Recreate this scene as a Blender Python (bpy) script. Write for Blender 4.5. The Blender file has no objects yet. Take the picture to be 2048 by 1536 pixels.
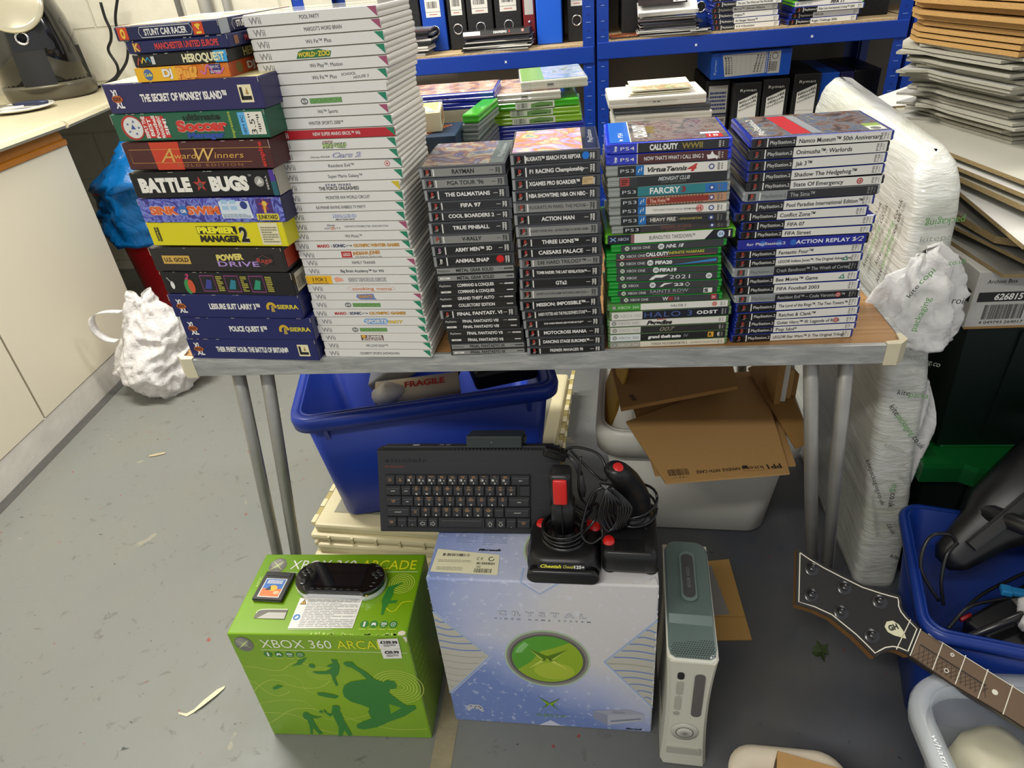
import bpy, bmesh, math, random
from mathutils import Matrix, Vector, noise
sc = bpy.context.scene
COL = sc.collection
R = math.radians
# ------------------------------------------------------------------ camera, world, lights, exposure
cam_d = bpy.data.cameras.new('camera'); cam = bpy.data.objects.new('camera', cam_d); COL.objects.link(cam); sc.camera = cam
YAW, PITCH, ROLL, FPX = 0.1428, 0.5639, -0.0927, 1350.8
_f = Vector((-math.sin(YAW)*math.cos(PITCH), math.cos(YAW)*math.cos(PITCH), -math.sin(PITCH)))
_r = Vector((math.cos(YAW), math.sin(YAW), 0)); _u = _r.cross(_f)
_c, _s = math.cos(ROLL), math.sin(ROLL)
_r2 = _r*_c + _u*_s; _u2 = _u*_c - _r*_s
mw = Matrix.Identity(4)
for i in range(3):
    mw[i][0], mw[i][1], mw[i][2] = _r2[i], _u2[i], -_f[i]
mw.translation = Vector((0.1235, -0.9623, 1.2824))
cam.matrix_world = mw
cam_d.sensor_width = 36; cam_d.lens = FPX/2048*36; cam_d.clip_start = 0.02
wo = bpy.data.worlds.new('world'); sc.world = wo; wo.use_nodes = True
wo.node_tree.nodes['Background'].inputs[0].default_value = (0.95, 0.97, 1.0, 1)
wo.node_tree.nodes['Background'].inputs[1].default_value = 0.30
def area(name, loc, size, power, col, rot=(0, 0, 0)):
    l = bpy.data.lights.new(name, 'AREA'); l.shape = 'RECTANGLE'; l.size, l.size_y = size; l.energy = power; l.color = col
    o = bpy.data.objects.new(name, l); COL.objects.link(o); o.location = loc; o.rotation_euler = rot; return o
area('ceiling_tube_and_fill', (-1.15, 0.65, 2.58), (1.5, 0.16), 46, (1.0, 0.98, 0.93))
area('ceiling_tube_and_fill', (1.1, 0.75, 2.58), (1.5, 0.16), 13, (1.0, 0.98, 0.93))
area('ceiling_tube_and_fill', (-0.7, -1.7, 2.58), (1.5, 0.16), 22, (1.0, 0.98, 0.93))  # added front fill to brighten the front faces, no known tube
sc.view_settings.view_transform = 'Standard'; sc.view_settings.look = 'None'
sc.view_settings.exposure = 0.95; sc.view_settings.gamma = 1.0; sc.view_settings.use_curve_mapping = False
# ------------------------------------------------------------------ materials
def lin(h):
    h = h.lstrip('#'); o = []
    for i in (0, 2, 4):
        c = int(h[i:i+2], 16)/255
        o.append(c/12.92 if c <= 0.04045 else ((c+0.055)/1.055)**2.4)
    return (*o, 1)
_mats = {}
def M(h, rough=0.45, metal=0.0, trans=0.0, coat=0.0, alpha=1.0, bump=0.0, bscale=60.0, vary=0.0, vscale=8.0, spec=0.5, sheen=0.0):
    k = (h, rough, metal, trans, coat, alpha, bump, bscale, vary, vscale, spec)
    if k in _mats: return _mats[k]
    m = bpy.data.materials.new('m' + h.strip('#')); m.use_nodes = True
    nt = m.node_tree; b = nt.nodes['Principled BSDF']
    b.inputs['Base Color'].default_value = lin(h); b.inputs['Roughness'].default_value = rough; b.inputs['Metallic'].default_value = metal
    b.inputs['Transmission Weight'].default_value = trans; b.inputs['Coat Weight'].default_value = coat; b.inputs['Alpha'].default_value = alpha
    b.inputs['Specular IOR Level'].default_value = spec
    if bump or vary:
        tc = nt.nodes.new('ShaderNodeTexCoord')
    if bump:
        n = nt.nodes.new('ShaderNodeTexNoise'); n.inputs['Scale'].default_value = bscale; n.inputs['Detail'].default_value = 6
        nt.links.new(tc.outputs['Object'], n.inputs['Vector'])
        bp = nt.nodes.new('ShaderNodeBump'); bp.inputs['Strength'].default_value = bump; bp.inputs['Distance'].default_value = 0.004
        nt.links.new(n.outputs['Fac'], bp.inputs['Height']); nt.links.new(bp.outputs['Normal'], b.inputs['Normal'])
    if vary:
        n2 = nt.nodes.new('ShaderNodeTexNoise'); n2.inputs['Scale'].default_value = vscale; n2.inputs['Detail'].default_value = 8
        nt.links.new(tc.outputs['Object'], n2.inputs['Vector'])
        mx = nt.nodes.new('ShaderNodeMix'); mx.data_type = 'RGBA'
        a = lin(h); d = tuple(c*(1-vary) for c in a[:3]) + (1,); e = tuple(min(1, c*(1+vary*0.6)) for c in a[:3]) + (1,)
        mx.inputs['A'].default_value = d; mx.inputs['B'].default_value = e
        nt.links.new(n2.outputs['Fac'], mx.inputs['Factor']); nt.links.new(mx.outputs['Result'], b.inputs['Base Color'])
    _mats[k] = m; return m
def nodes_mat(name):
    m = bpy.data.materials.new(name); m.use_nodes = True
    nt = m.node_tree; b = nt.nodes['Principled BSDF']
    tc = nt.nodes.new('ShaderNodeTexCoord'); return m, nt, b, tc
def ramp(nt, src, stops, interp='LINEAR'):
    r = nt.nodes.new('ShaderNodeValToRGB'); r.color_ramp.interpolation = interp
    el = r.color_ramp.elements
    while len(el) < len(stops): el.new(0.5)
    for e, (p, h) in zip(el, stops):
        e.position = p; e.color = lin(h) if isinstance(h, str) else (h, h, h, 1)
    nt.links.new(src, r.inputs['Fac']); return r.outputs['Color']
def noise_n(nt, vec, scale, detail=5, rough=0.55, dist=0.0):
    n = nt.nodes.new('ShaderNodeTexNoise'); n.inputs['Scale'].default_value = scale; n.inputs['Detail'].default_value = detail
    n.inputs['Roughness'].default_value = rough; n.inputs['Distortion'].default_value = dist
    nt.links.new(vec, n.inputs['Vector']); return n
def mapping(nt, vec, scale=(1, 1, 1), loc=(0, 0, 0), rot=(0, 0, 0)):
    mp = nt.nodes.new('ShaderNodeMapping'); mp.inputs['Scale'].default_value = scale; mp.inputs['Location'].default_value = loc
    mp.inputs['Rotation'].default_value = rot
    nt.links.new(vec, mp.inputs['Vector']); return mp.outputs['Vector']
def mix(nt, fac, a, b, mode='MIX'):
    x = nt.nodes.new('ShaderNodeMix'); x.data_type = 'RGBA'; x.blend_type = mode
    for k, v in (('Factor', fac), ('A', a), ('B', b)):
        if hasattr(v, 'is_linked'): nt.links.new(v, x.inputs[k])
        elif isinstance(v, str): x.inputs[k].default_value = lin(v)
        else: x.inputs[k].default_value = v
    return x.outputs['Result']
def bump_to(nt, b, h, strength=0.3, dist=0.003):
    bp = nt.nodes.new('ShaderNodeBump'); bp.inputs['Strength'].default_value = strength; bp.inputs['Distance'].default_value = dist
    nt.links.new(h, bp.inputs['Height']); nt.links.new(bp.outputs['Normal'], b.inputs['Normal'])
def art(seed, stops, scale=22, rough=0.25, dist=1.5, coat=0.3):
    """abstract multi-coloured cover print"""
    m, nt, b, tc = nodes_mat('cover_print')
    v = mapping(nt, tc.outputs['Object'], loc=(seed*1.7, seed*0.9, 0))
    n = noise_n(nt, v, scale, 6, 0.65, dist)
    nt.links.new(ramp(nt, n.outputs['Fac'], stops), b.inputs['Base Color'])
    b.inputs['Roughness'].default_value = rough; b.inputs['Coat Weight'].default_value = coat; return m
# ------------------------------------------------------------------ mesh builder
_rb = {}
def rbox(wd, dp, ht, bev, seg=2):
    k = (round(wd, 5), round(dp, 5), round(ht, 5), round(bev, 5), seg)
    if k in _rb: return _rb[k]
    bm = bmesh.new(); bmesh.ops.create_cube(bm, size=1)
    for v in bm.verts: v.co = Vector((v.co.x*wd, v.co.y*dp, v.co.z*ht))
    if bev > 0:
        bmesh.ops.bevel(bm, geom=bm.edges[:], offset=min(bev, 0.49*min(wd, dp, ht)), segments=seg, affect='EDGES', profile=0.5)
    bm.verts.index_update()
    r = ([v.co.copy() for v in bm.verts], [[v.index for v in f.verts] for f in bm.faces]); bm.free()
    _rb[k] = r; return r
_gl = {}
def glyphs(s, bold=0.0, shear=0.0, space=1.0):
    k = (s, bold, shear, space)
    if k in _gl: return _gl[k]
    c = bpy.data.curves.new('t', 'FONT'); c.body = s; c.size = 1; c.shear = shear; c.offset = bold; c.space_character = space
    c.resolution_u = 3; c.dimensions = '2D'; c.fill_mode = 'FRONT'
    o = bpy.data.objects.new('t', c)
    me = o.to_mesh()
    vs = [(v.co.x, v.co.y) for v in me.vertices]; fs = [list(p.vertices) for p in me.polygons]
    o.to_mesh_clear(); bpy.data.objects.remove(o); bpy.data.curves.remove(c)
    _gl[k] = (vs, fs); return _gl[k]
_v, _ = glyphs('H'); CAP = max(p[1] for p in _v)
class MB:
    def __init__(s): s.v = []; s.f = []; s.m = []; s.sm = []; s.mats = []; s.X = None
    def mi(s, m):
        if m not in s.mats: s.mats.append(m)
        return s.mats.index(m)
    def add(s, vs, fs, m, smooth=False):
        n = len(s.v); i = s.mi(m)
        s.v += [s.X @ Vector(p) for p in vs] if s.X else [Vector(p) for p in vs]
        for f in fs: s.f.append([n+j for j in f]); s.m.append(i); s.sm.append(smooth)
    def box(s, c, d, m, b=0.0, rot=None, seg=2):
        vs, fs = rbox(d[0], d[1], d[2], b, seg); c = Vector(c)
        if rot is not None:
            vs = [rot @ p + c for p in vs]
        else: vs = [p + c for p in vs]
        s.add(vs, fs, m, b > 0 and seg > 2)
    def bx(s, x0, y0, z0, x1, y1, z1, m, b=0.0, seg=2):
        s.box(((x0+x1)/2, (y0+y1)/2, (z0+z1)/2), (abs(x1-x0), abs(y1-y0), abs(z1-z0)), m, b, None, seg)
    def prism(s, pts, z0, z1, m, smooth=False):
        n = len(pts)
        s.add([(x, y, z0) for x, y in pts] + [(x, y, z1) for x, y in pts], [list(range(n))[::-1], list(range(n, 2*n))] + [[i, (i+1) % n, n+(i+1) % n, n+i] for i in range(n)], m, smooth)
    def hexa(s, a, b, m):                      # loft between two quads (bottom a, top b)
        s.add(list(a)+list(b), [[3, 2, 1, 0], [4, 5, 6, 7]] + [[i, (i+1) % 4, 4+(i+1) % 4, 4+i] for i in range(4)], m)
    def loft(s, rings, m, caps=(True, True), smooth=True, closed=True):
        n = len(rings[0]); vs = [p for r in rings for p in r]; fs = []
        for i in range(len(rings)-1):
            for j in range(n if closed else n-1):
                k = (j+1) % n; fs.append([i*n+j, i*n+k, (i+1)*n+k, (i+1)*n+j])
        if closed and caps[0]: fs.append(list(range(n))[::-1])
        if closed and caps[1]: fs.append([(len(rings)-1)*n+j for j in range(n)])
        s.add(vs, fs, m, smooth)
    def tube(s, pts, r, m, n=8, caps=True):
        P = [Vector(p) for p in pts]; rings = []; up = Vector((0.13, 0.21, 0.97)).normalized()
        for i, p in enumerate(P):
            t = (P[min(i+1, len(P)-1)] - P[max(i-1, 0)]).normalized()
            a = up - t*up.dot(t)
            if a.length < 1e-3: a = Vector((1, 0, 0)) - t*t.x
            a.normalize(); b = t.cross(a); up = a
            rr = r[i] if isinstance(r, (list, tuple)) else r
            rings.append([p + a*(rr*math.cos(2*math.pi*j/n)) + b*(rr*math.sin(2*math.pi*j/n)) for j in range(n)])
        s.loft(rings, m, (caps, caps))
    def lathe(s, prof, m, n=24, c=(0, 0, 0), caps=(True, True), sx=1.0, sy=1.0):
        s.loft([[(c[0]+sx*r*math.cos(2*math.pi*j/n), c[1]+sy*r*math.sin(2*math.pi*j/n), c[2]+z) for j in range(n)] for r, z in prof], m, caps)
    def obj(s, name, parent=None, loc=None, rz=0.0, rot=None, smooth_angle=None):
        me = bpy.data.meshes.new(name); me.from_pydata([tuple(p) for p in s.v], [], s.f)
        for m in s.mats: me.materials.append(m)
        me.polygons.foreach_set('material_index', s.m); me.polygons.foreach_set('use_smooth', s.sm); me.update()
        o = bpy.data.objects.new(name, me); COL.objects.link(o)
        if parent is not None: o.parent = parent
        if loc is not None: o.location = loc
        if rot is not None: o.rotation_euler = rot
        elif rz: o.rotation_euler = (0, 0, rz)
        return o
class F:
    """a printed face: origin O (its lower left), unit axes X and Y, sizes in millimetres"""
    def __init__(s, mb, O, X, Y, l0=0.0003):
        s.mb = mb; s.O = Vector(O); s.X = Vector(X).normalized(); s.Y = Vector(Y).normalized(); s.N = s.X.cross(s.Y); s.l0 = l0; s.su = 1.0
    def P(s, u, v, l=0): return s.O + s.X*(u*s.su/1000) + s.Y*(v/1000) + s.N*(s.l0 + l*0.00014)
    def poly(s, pts, m, l=0): s.mb.add([s.P(u, v, l) for u, v in pts], [list(range(len(pts)))], m)
    def rect(s, u0, u1, v0, v1, m, l=0): s.poly([(u0, v0), (u1, v0), (u1, v1), (u0, v1)], m, l)
    def disc(s, u, v, r, m, l=1, ry=None, n=20):
        ry = ry or r; s.poly([(u+r*math.cos(2*math.pi*i/n), v+ry*math.sin(2*math.pi*i/n)) for i in range(n)], m, l)
    def line(s, pts, wd, m, l=1, smooth=0):
        if smooth: pts = spline(pts, smooth)
        vs = []; n = len(pts)
        for i, (u, v) in enumerate(pts):
            a = Vector(pts[max(i-1, 0)]); b = Vector(pts[min(i+1, n-1)]); d = b-a
            if d.length < 1e-9: d = Vector((1, 0))
            d.normalize(); k = wd/2
            vs += [s.P(u-d.y*k, v+d.x*k, l), s.P(u+d.y*k, v-d.x*k, l)]
        s.mb.add(vs, [[2*i+1, 2*i+3, 2*i+2, 2*i] for i in range(n-1)], m)
    def ring(s, u, v, r, wd, m, l=1, ry=None, n=28, a0=0, a1=360):
        ry = ry or r; s.line([(u+r*math.cos(R(a0+(a1-a0)*i/n)), v+ry*math.sin(R(a0+(a1-a0)*i/n))) for i in range(n+1)], wd, m, l)
    def text(s, t, u, v, h, m, w=None, cond=1.0, bold=0.0, sh=0.0, rot=0.0, al='c', l=2, out=None, ob=0.03, sp=1.0):
        if out is not None: s.text(t, u, v, h, out, w, cond, bold+ob, sh, rot, al, l-0.5, None, 0, sp)
        vs, fs = glyphs(t, bold, sh, sp)
        if not vs: return
        x0, x1 = min(p[0] for p in vs), max(p[0] for p in vs)
        ky = h/CAP; kx = w/(x1-x0) if w else ky*cond
        ox = {'c': (x0+x1)/2, 'l': x0, 'r': x1}[al]; cr, sr = math.cos(R(rot)), math.sin(R(rot)); q = []
        for x, y in vs:
            a, b = (x-ox)*kx, (y-CAP/2)*ky; q.append(s.P(u+a*cr-b*sr, v+a*sr+b*cr, l))
        s.mb.add(q, fs, m)
    def bars(s, u0, u1, v0, v1, m, n=22, seed=1, l=2, vert=False):
        r = random.Random(seed); t = 0.0; a, b = (v0, v1) if vert else (u0, u1)
        st = (b-a)/n
        for i in range(n):
            wv = st*r.uniform(0.2, 0.75); p = a+i*st
            if vert: s.rect(u0, u1, p, p+wv, m, l)
            else: s.rect(p, p+wv, v0, v1, m, l)
    def micro(s, u0, u1, v0, v1, rows, m, seed=1, l=2, fill=0.55):
        r = random.Random(seed); st = (v1-v0)/rows
        for i in range(rows):
            y = v1-(i+0.5)*st; x = u0
            e = u1 if r.random() < 0.8 else u0+(u1-u0)*r.uniform(0.4, 0.9)
            while x < e:
                q = min(e, x+(u1-u0)*r.uniform(0.06, 0.2)); s.rect(x, q, y-st*fill/2, y+st*fill/2, m, l); x = q+(u1-u0)*0.02
def spline(pts, k=6):
    P = [Vector(p) for p in pts]; out = []
    for i in range(len(P)-1):
        a, b, c, d = P[max(i-1, 0)], P[i], P[i+1], P[min(i+2, len(P)-1)]
        for j in range(k):
            t = j/k; out.append(tuple(0.5*((2*b)+(c-a)*t+(2*a-5*b+4*c-d)*t*t+(3*b-a-3*c+d)*t**3)))
    out.append(tuple(P[-1])); return out
def empty(name, loc=(0, 0, 0), rz=0.0, label=None, cat=None, group=None, rot=None):
    o = bpy.data.objects.new(name, None); COL.objects.link(o); o.location = loc; o.empty_display_size = 0.02
    o.rotation_euler = rot if rot is not None else (0, 0, rz)
    if label: tag(o, label, cat, group)
    return o
def tag(o, label=None, cat=None, group=None, kind=None):
    if label: o['label'] = label
    if cat: o['category'] = cat
    if group: o['group'] = group
    if kind: o['kind'] = kind
    return o
def struct(o, label=None): o['kind'] = 'structure'; return o
def dup(root, loc, rz=None, label=None, group=None, rot=None):
    r = root.copy(); COL.objects.link(r); r.location = loc
    if rot is not None: r.rotation_euler = rot
    elif rz is not None: r.rotation_euler = (0, 0, rz)
    if label: r['label'] = label
    if group: r['group'] = group
    for ch in list(root.children):
        c = ch.copy(); COL.objects.link(c); c.parent = r
        for g in list(ch.children):
            d = g.copy(); COL.objects.link(d); d.parent = c
    return r
ORD = ['topmost', 'second', 'third', 'fourth', 'fifth', 'sixth', 'seventh', 'eighth', 'ninth', 'tenth', 'eleventh', 'twelfth', 'thirteenth', 'fourteenth', 'fifteenth', 'sixteenth', 'seventeenth', 'eighteenth', 'nineteenth', 'twentieth', 'twenty-first', 'twenty-second', 'twenty-third', 'twenty-fourth', 'twenty-fifth', 'twenty-sixth', 'twenty-seventh', 'twenty-eighth', 'twenty-ninth', 'thirtieth', 'thirty-first', 'thirty-second', 'thirty-third', 'thirty-fourth', 'thirty-fifth']
def ordn(i, n):
    return 'lowest' if i == n-1 else (ORD[i] + (' from top' if i else ''))
WHITE = M('#e9e7e1', 0.4); BLACK = M('#0c0c0d', 0.4); INK = M('#161616', 0.5)
# ------------------------------------------------------------------ room
def floor_mat():
    m, nt, b, tc = nodes_mat('painted_concrete'); v = tc.outputs['Object']
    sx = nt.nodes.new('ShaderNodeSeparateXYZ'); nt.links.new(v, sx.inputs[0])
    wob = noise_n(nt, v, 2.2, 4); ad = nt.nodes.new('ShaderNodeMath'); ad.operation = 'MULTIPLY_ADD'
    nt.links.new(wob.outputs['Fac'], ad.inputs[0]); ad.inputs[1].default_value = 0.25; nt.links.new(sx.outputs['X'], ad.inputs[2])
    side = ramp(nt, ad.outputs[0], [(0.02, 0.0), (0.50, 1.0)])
    base = mix(nt, side, '#72746f', '#494c56')  # bluer grey paint to the right, with that side's shade painted in
    n1 = noise_n(nt, v, 3.0, 8, 0.65)
    base = mix(nt, ramp(nt, n1.outputs['Fac'], [(0.35, 0.0), (0.7, 0.35)]), base, '#77735f')
    n2 = noise_n(nt, mapping(nt, v, (1, 1, 1), (3, 1, 0)), 26, 8, 0.7, 0.6)
    base = mix(nt, ramp(nt, n2.outputs['Fac'], [(0.60, 0.0), (0.68, 0.55)]), base, '#4a463d')
    n3 = noise_n(nt, mapping(nt, v, (0.9, 1.6, 1), (8, 4, 0)), 48, 3, 0.5, 0.4)
    base = mix(nt, ramp(nt, n3.outputs['Fac'], [(0.725, 0.0), (0.735, 0.9)]), base, '#2b302c')
    n4 = noise_n(nt, mapping(nt, v, (1, 1.5, 1), (-5, 2, 0)), 34, 3, 0.5, 0.5)
    base = mix(nt, ramp(nt, n4.outputs['Fac'], [(0.735, 0.0), (0.745, 0.9)]), base, '#8a2f2b')
    n5 = noise_n(nt, mapping(nt, v, (1, 1, 1), (2, -7, 0)), 9, 3, 0.5, 0.7)
    base = mix(nt, ramp(nt, n5.outputs['Fac'], [(0.70, 0.0), (0.72, 0.5)]), base, '#98907a')
    nt.links.new(base, b.inputs['Base Color'])
    nt.links.new(ramp(nt, n1.outputs['Fac'], [(0.3, 0.38), (0.7, 0.62)]), b.inputs['Roughness'])
    bump_to(nt, b, n2.outputs['Fac'], 0.25, 0.002); return m
def wall_mat(h, mort):
    m, nt, b, tc = nodes_mat('painted_block'); v = mapping(nt, tc.outputs['Object'], (1, 1, 1), (0.1, 0.05, 0), (R(90), 0, 0))
    br = nt.nodes.new('ShaderNodeTexBrick'); br.inputs['Scale'].default_value = 1.0
    for k, x in (('Brick Width', 0.44), ('Row Height', 0.22), ('Mortar Size', 0.006), ('Mortar Smooth', 0.4), ('Bias', 0.0)): br.inputs[k].default_value = x
    br.inputs['Color1'].default_value = lin(h); br.inputs['Color2'].default_value = lin(h); br.inputs['Mortar'].default_value = lin(mort)
    nt.links.new(v, br.inputs['Vector'])
    n = noise_n(nt, tc.outputs['Object'], 14, 8, 0.6)
    c = mix(nt, ramp(nt, n.outputs['Fac'], [(0.4, 0.0), (0.75, 0.25)]), br.outputs['Color'], '#b9b196')
    nt.links.new(c, b.inputs['Base Color']); b.inputs['Roughness'].default_value = 0.55
    h1 = nt.nodes.new('ShaderNodeMath'); h1.operation = 'MULTIPLY_ADD'; nt.links.new(br.outputs['Fac'], h1.inputs[0]); h1.inputs[1].default_value = -1.2; nt.links.new(n.outputs['Fac'], h1.inputs[2])
    bump_to(nt, b, h1.outputs[0], 0.6, 0.006); return m
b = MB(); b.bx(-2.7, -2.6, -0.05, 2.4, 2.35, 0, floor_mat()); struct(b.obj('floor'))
b = MB(); b.bx(-0.196, -2.6, 0, -0.156, -0.02, 0.0012, M('#8f8468', 0.7, bump=0.4, vary=0.3, vscale=20)); struct(b.obj('trim_1'))
wm = wall_mat('#d8d3c0', '#c9c3ae')
b = MB(); b.bx(-2.7, 2.28, 0, 2.4, 2.38, 2.62, wm); struct(b.obj('wall_back'))
b = MB(); b.bx(-2.7, -2.6, 0, -2.6, 2.28, 2.62, M('#d8d3c0', 0.6, bump=0.3, bscale=20)); struct(b.obj('wall_left'))
b = MB(); b.bx(-2.7, -2.6, 2.62, 2.4, 2.38, 2.70, M('#e6e4de', 0.8)); struct(b.obj('ceiling'))
b = MB(); b.bx(-.62, 1.74, 0, 2.4, 1.80, 2.62, M('#7d776c', 0.7, bump=.3, bscale=20)); struct(b.obj('wall_added_dark'))  # added darker wall close behind the shelving, so its bays read dark
# white wall pipes and the black cables
for x, r in ((-1.655, 0.012), (-1.52, 0.03), (-1.43, 0.018)):
    b = MB(); b.tube([(x, 2.28-r, 1.0), (x, 2.28-r, 2.6)], r, M('#dedbd2' if r > 0.015 else '#8f8d88', 0.4), 12)
    struct(tag(b.obj('trim_2' if r == 0.03 else 'trim_3' if r < 0.015 else 'trim_4')))
cab = M('#141414', 0.45)
b = MB()
b.tube(spline([(-1.963, 2.2, 1.25), (-1.967, 2.2, 1.19), (-1.962, 2.2, 1.145), (-1.976, 2.2, 1.105), (-2.006, 2.2, 1.065), (-1.99, 2.2, 1.005), (-2.005, 2.2, 0.965), (-2.055, 2.18, 0.935), (-2.10, 2.16, 0.922)], 6), 0.006, cab)
tag(b.obj('power_cord'), 'black cord hanging on the block wall, looping down to the worktop', 'cord')
b = MB()
b.tube(spline([(-1.885, 2.21, 1.26), (-1.925, 2.21, 1.19), (-1.935, 2.21, 1.14), (-1.91, 2.2, 1.08), (-1.935, 2.2, 1.02), (-1.985, 2.19, 0.97), (-2.03, 2.17, 0.93), (-2.02, 2.14, 0.921)], 6), 0.006, cab)
tag(b.obj('power_cord'), 'second black cord on the block wall, nearer the blue shelving', 'cord')
# ------------------------------------------------------------------ kitchen units on the left
melam = M('#e3dac2', 0.5, vary=0.06, vscale=300); orange = M('#c07a20', 0.4, vary=0.2, vscale=25, spec=.3); carc = M('#2a251e', 0.7)
def unit(y0, y1, lab):
    def px(y): return -1.655-0.06*y
    o = empty('base_cabinet', (px(y0), y0, 0.10), math.atan2(0.06, 1), lab, 'cabinet', 'kitchen base cabinets')
    L = (y1-y0)
    b = MB(); b.bx(-0.55, 0.004, 0, -0.022, L-0.004, 0.775, carc); b.obj('carcass', o)
    b = MB(); b.bx(-0.02, 0.002, 0.002, 0, L-0.002, 0.735, melam, 0.0015); d = b.obj('door', o)
    b = MB(); b.loft([[(x, yy, z) for x, z in [(-0.02, 0.737), (0.004, 0.737), (0.006, 0.752), (-0.004, 0.757), (-0.006, 0.766), (-0.012, 0.783), (-0.02, 0.783)]] for yy in (0.002, L-0.002)], orange, smooth=False)
    b.obj('handle_rail', d)
unit(-0.5, 0.72, 'cream kitchen base cabinet with orange wooden rail, nearer the camera')
unit(0.722, 1.38, 'cream kitchen base cabinet with orange wooden rail, next to the red bin')
b = MB(); b.loft([[(-1.655-0.06*y-0.06, y, 0), (-1.655-0.06*y+0.004, y, 0), (-1.655-0.06*y-0.002, y, 0.10), (-1.655-0.06*y-0.06, y, 0.10)] for y in (-0.6, 0, 0.4, 0.7, 1.0, 1.2, 1.38)], M('#cfcac0', 0.6, bump=0.5, bscale=25, vary=0.2, vscale=12), smooth=False)
struct(b.obj('baseboard_left'))
b = MB(); b.loft([[(-1.655-0.06*y+.003, y, .0004), (-1.655-0.06*y+.040, y, .0004), (-1.655-0.06*y+.040, y, .0012), (-1.655-0.06*y+.003, y, .0012)] for y in (-0.6, .4, 1.38)], M('#4d4b48', .7, bump=.3, vary=.3, vscale=25), smooth=False); struct(b.obj('plinth_gap_shadow'))  # dark strip painting in the gap shadow along the plinth
wt = M('#c9bfa0', 0.35, vary=0.12, vscale=40)
b = MB(); pr = [(-0.82, 0.888), (-0.03, 0.888), (-0.004, 0.892), (0.004, 0.902), (-0.003, 0.914), (-0.02, 0.918), (-0.82, 0.918)]
b.loft([[(-1.625-0.06*y+x, y, z) for x, z in pr] for y in (-0.5, 1.37)], wt, smooth=False)
tag(b.obj('worktop'), 'beige laminate worktop over the cream cabinets, nearer length', 'worktop', 'worktops')
b = MB(); b.loft([[(-1.70-0.17*(y-1.37)+x, y, z-0.001) for x, z in pr] for y in (1.376, 2.275)], wt, smooth=False)
o = tag(b.obj('worktop'), 'beige laminate worktop under the black air fryer, running to the block wall', 'worktop', 'worktops')
b = MB(); b.bx(-2.56, 2.255, .85, -1.95, 2.279, .886, M('#d8d3c0', .6)); b.obj('wall_batten', o)
# air fryer
glossk = M('#0d0c0a', 0.12, coat=0.6); silver = M('#8f8a7c', 0.28, 0.8); chrome = M('#d8d8d8', 0.12, 1.0)
o = empty('air_fryer', (-2.19, 2.00, 0.918), R(26), 'large black rounded air fryer standing on the beige worktop', 'air fryer')
def ell(z, rx, ry, n=40, p=2.6, dx=0, dy=0): return [(dx+math.copysign(abs(math.cos(t))**(2/p), math.cos(t))*rx, dy+math.copysign(abs(math.sin(t))**(2/p), math.sin(t))*ry, z) for t in [2*math.pi*i/n for i in range(n)]]
b = MB(); b.loft([ell(0.0, .155, .15), ell(0.010, .170, .160), ell(0.05, .176, .168), ell(.066, .174, .166)], M('#5c584c', .3, .5)); b.obj('base', o)
b = MB(); b.loft([ell(.066, .174, .166), ell(.2, .165, .16), ell(.3, .148, .15), ell(.40, .120, .125), ell(.44, .08, .085), ell(.452, .03, .03)], glossk); b.obj('body', o)
b = MB(); b.loft([[((.178-.05*(z-.07))*math.sin(t), -(.171-.05*(z-.07))*math.cos(t)**.9*1.0 if math.cos(t) > 0 else 0, z) for t in [R(-78+156*i/20) for i in range(21)]] for z in (.062, .19)], M('#040404', .65), closed=False); b.obj('basket_front', o)
b = MB(); b.lathe([(0.0, 0), (.105, 0), (.11, .005), (.105, .010), (0, .010)], M('#6d695a', .35, .5), 28, (0, -.12, .052), sy=.6); b.obj('drip_lip', o)
b = MB(); b.lathe([(.017, 0), (.0215, .003), (.025, 0)], chrome, 24, caps=(False, False)); b.lathe([(.0, .001), (.018, .001)], glossk, 24, caps=(False, True)); b.obj('power_button', o, (0.0, -.161, .238), rot=(R(83), 0, 0))
b = MB(); b.lathe([(0, .006), (.10, .004), (.117, .001), (.121, -.004), (.10, -.02)], M('#b9b39c', .14, .35, coat=.4), 48, caps=(True, False)); b.obj('upper_panel', o, (0, -.139, .372), rot=(R(72), 0, 0))
b = MB(); b.lathe([(.0, .004), (.026, .003), (.030, 0)], glossk, 24, sy=.75, caps=(False, False)); b.obj('timer_dial', o, (0.0, -.164, .294), rot=(R(72), 0, 0))
b = MB(); b.lathe([(0, .003), (.07, .003), (.11, .012), (.118, .017), (.116, .02), (.07, .008), (0, .007)], M('#e8e6de', 0.2, coat=0.4), 36); tag(b.obj('plate', loc=(-2.09, 1.665, .9155)), 'white plate with cutlery on the edge of the beige worktop', 'plate')
b = MB(); b.tube([(-2.13, 1.675, .940), (-2.10, 1.677, .940), (-2.03, 1.68, .940), (-1.985, 1.682, .941)], [.004, .009, .010, .006], M('#1b2340', 0.35), 10); b.tube([(-2.21, 1.67, .938), (-2.13, 1.675, .940)], .004, silver)
tag(b.obj('table_knife'), 'navy handled knife lying on the white plate', 'knife')
b = MB(); b.tube([(-2.18, 1.63, .930), (-2.12, 1.625, .934), (-2.05, 1.63, .938)], .004, M('#dcdad2', 0.3)); b.lathe([(0, 0), (.018, .004), (.02, .007)], M('#e3dfd2', 0.3), 16, (-2.185, 1.627, .930), sy=.65); tag(b.obj('spoon'), 'pale spoon lying on the white plate', 'spoon')
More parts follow.
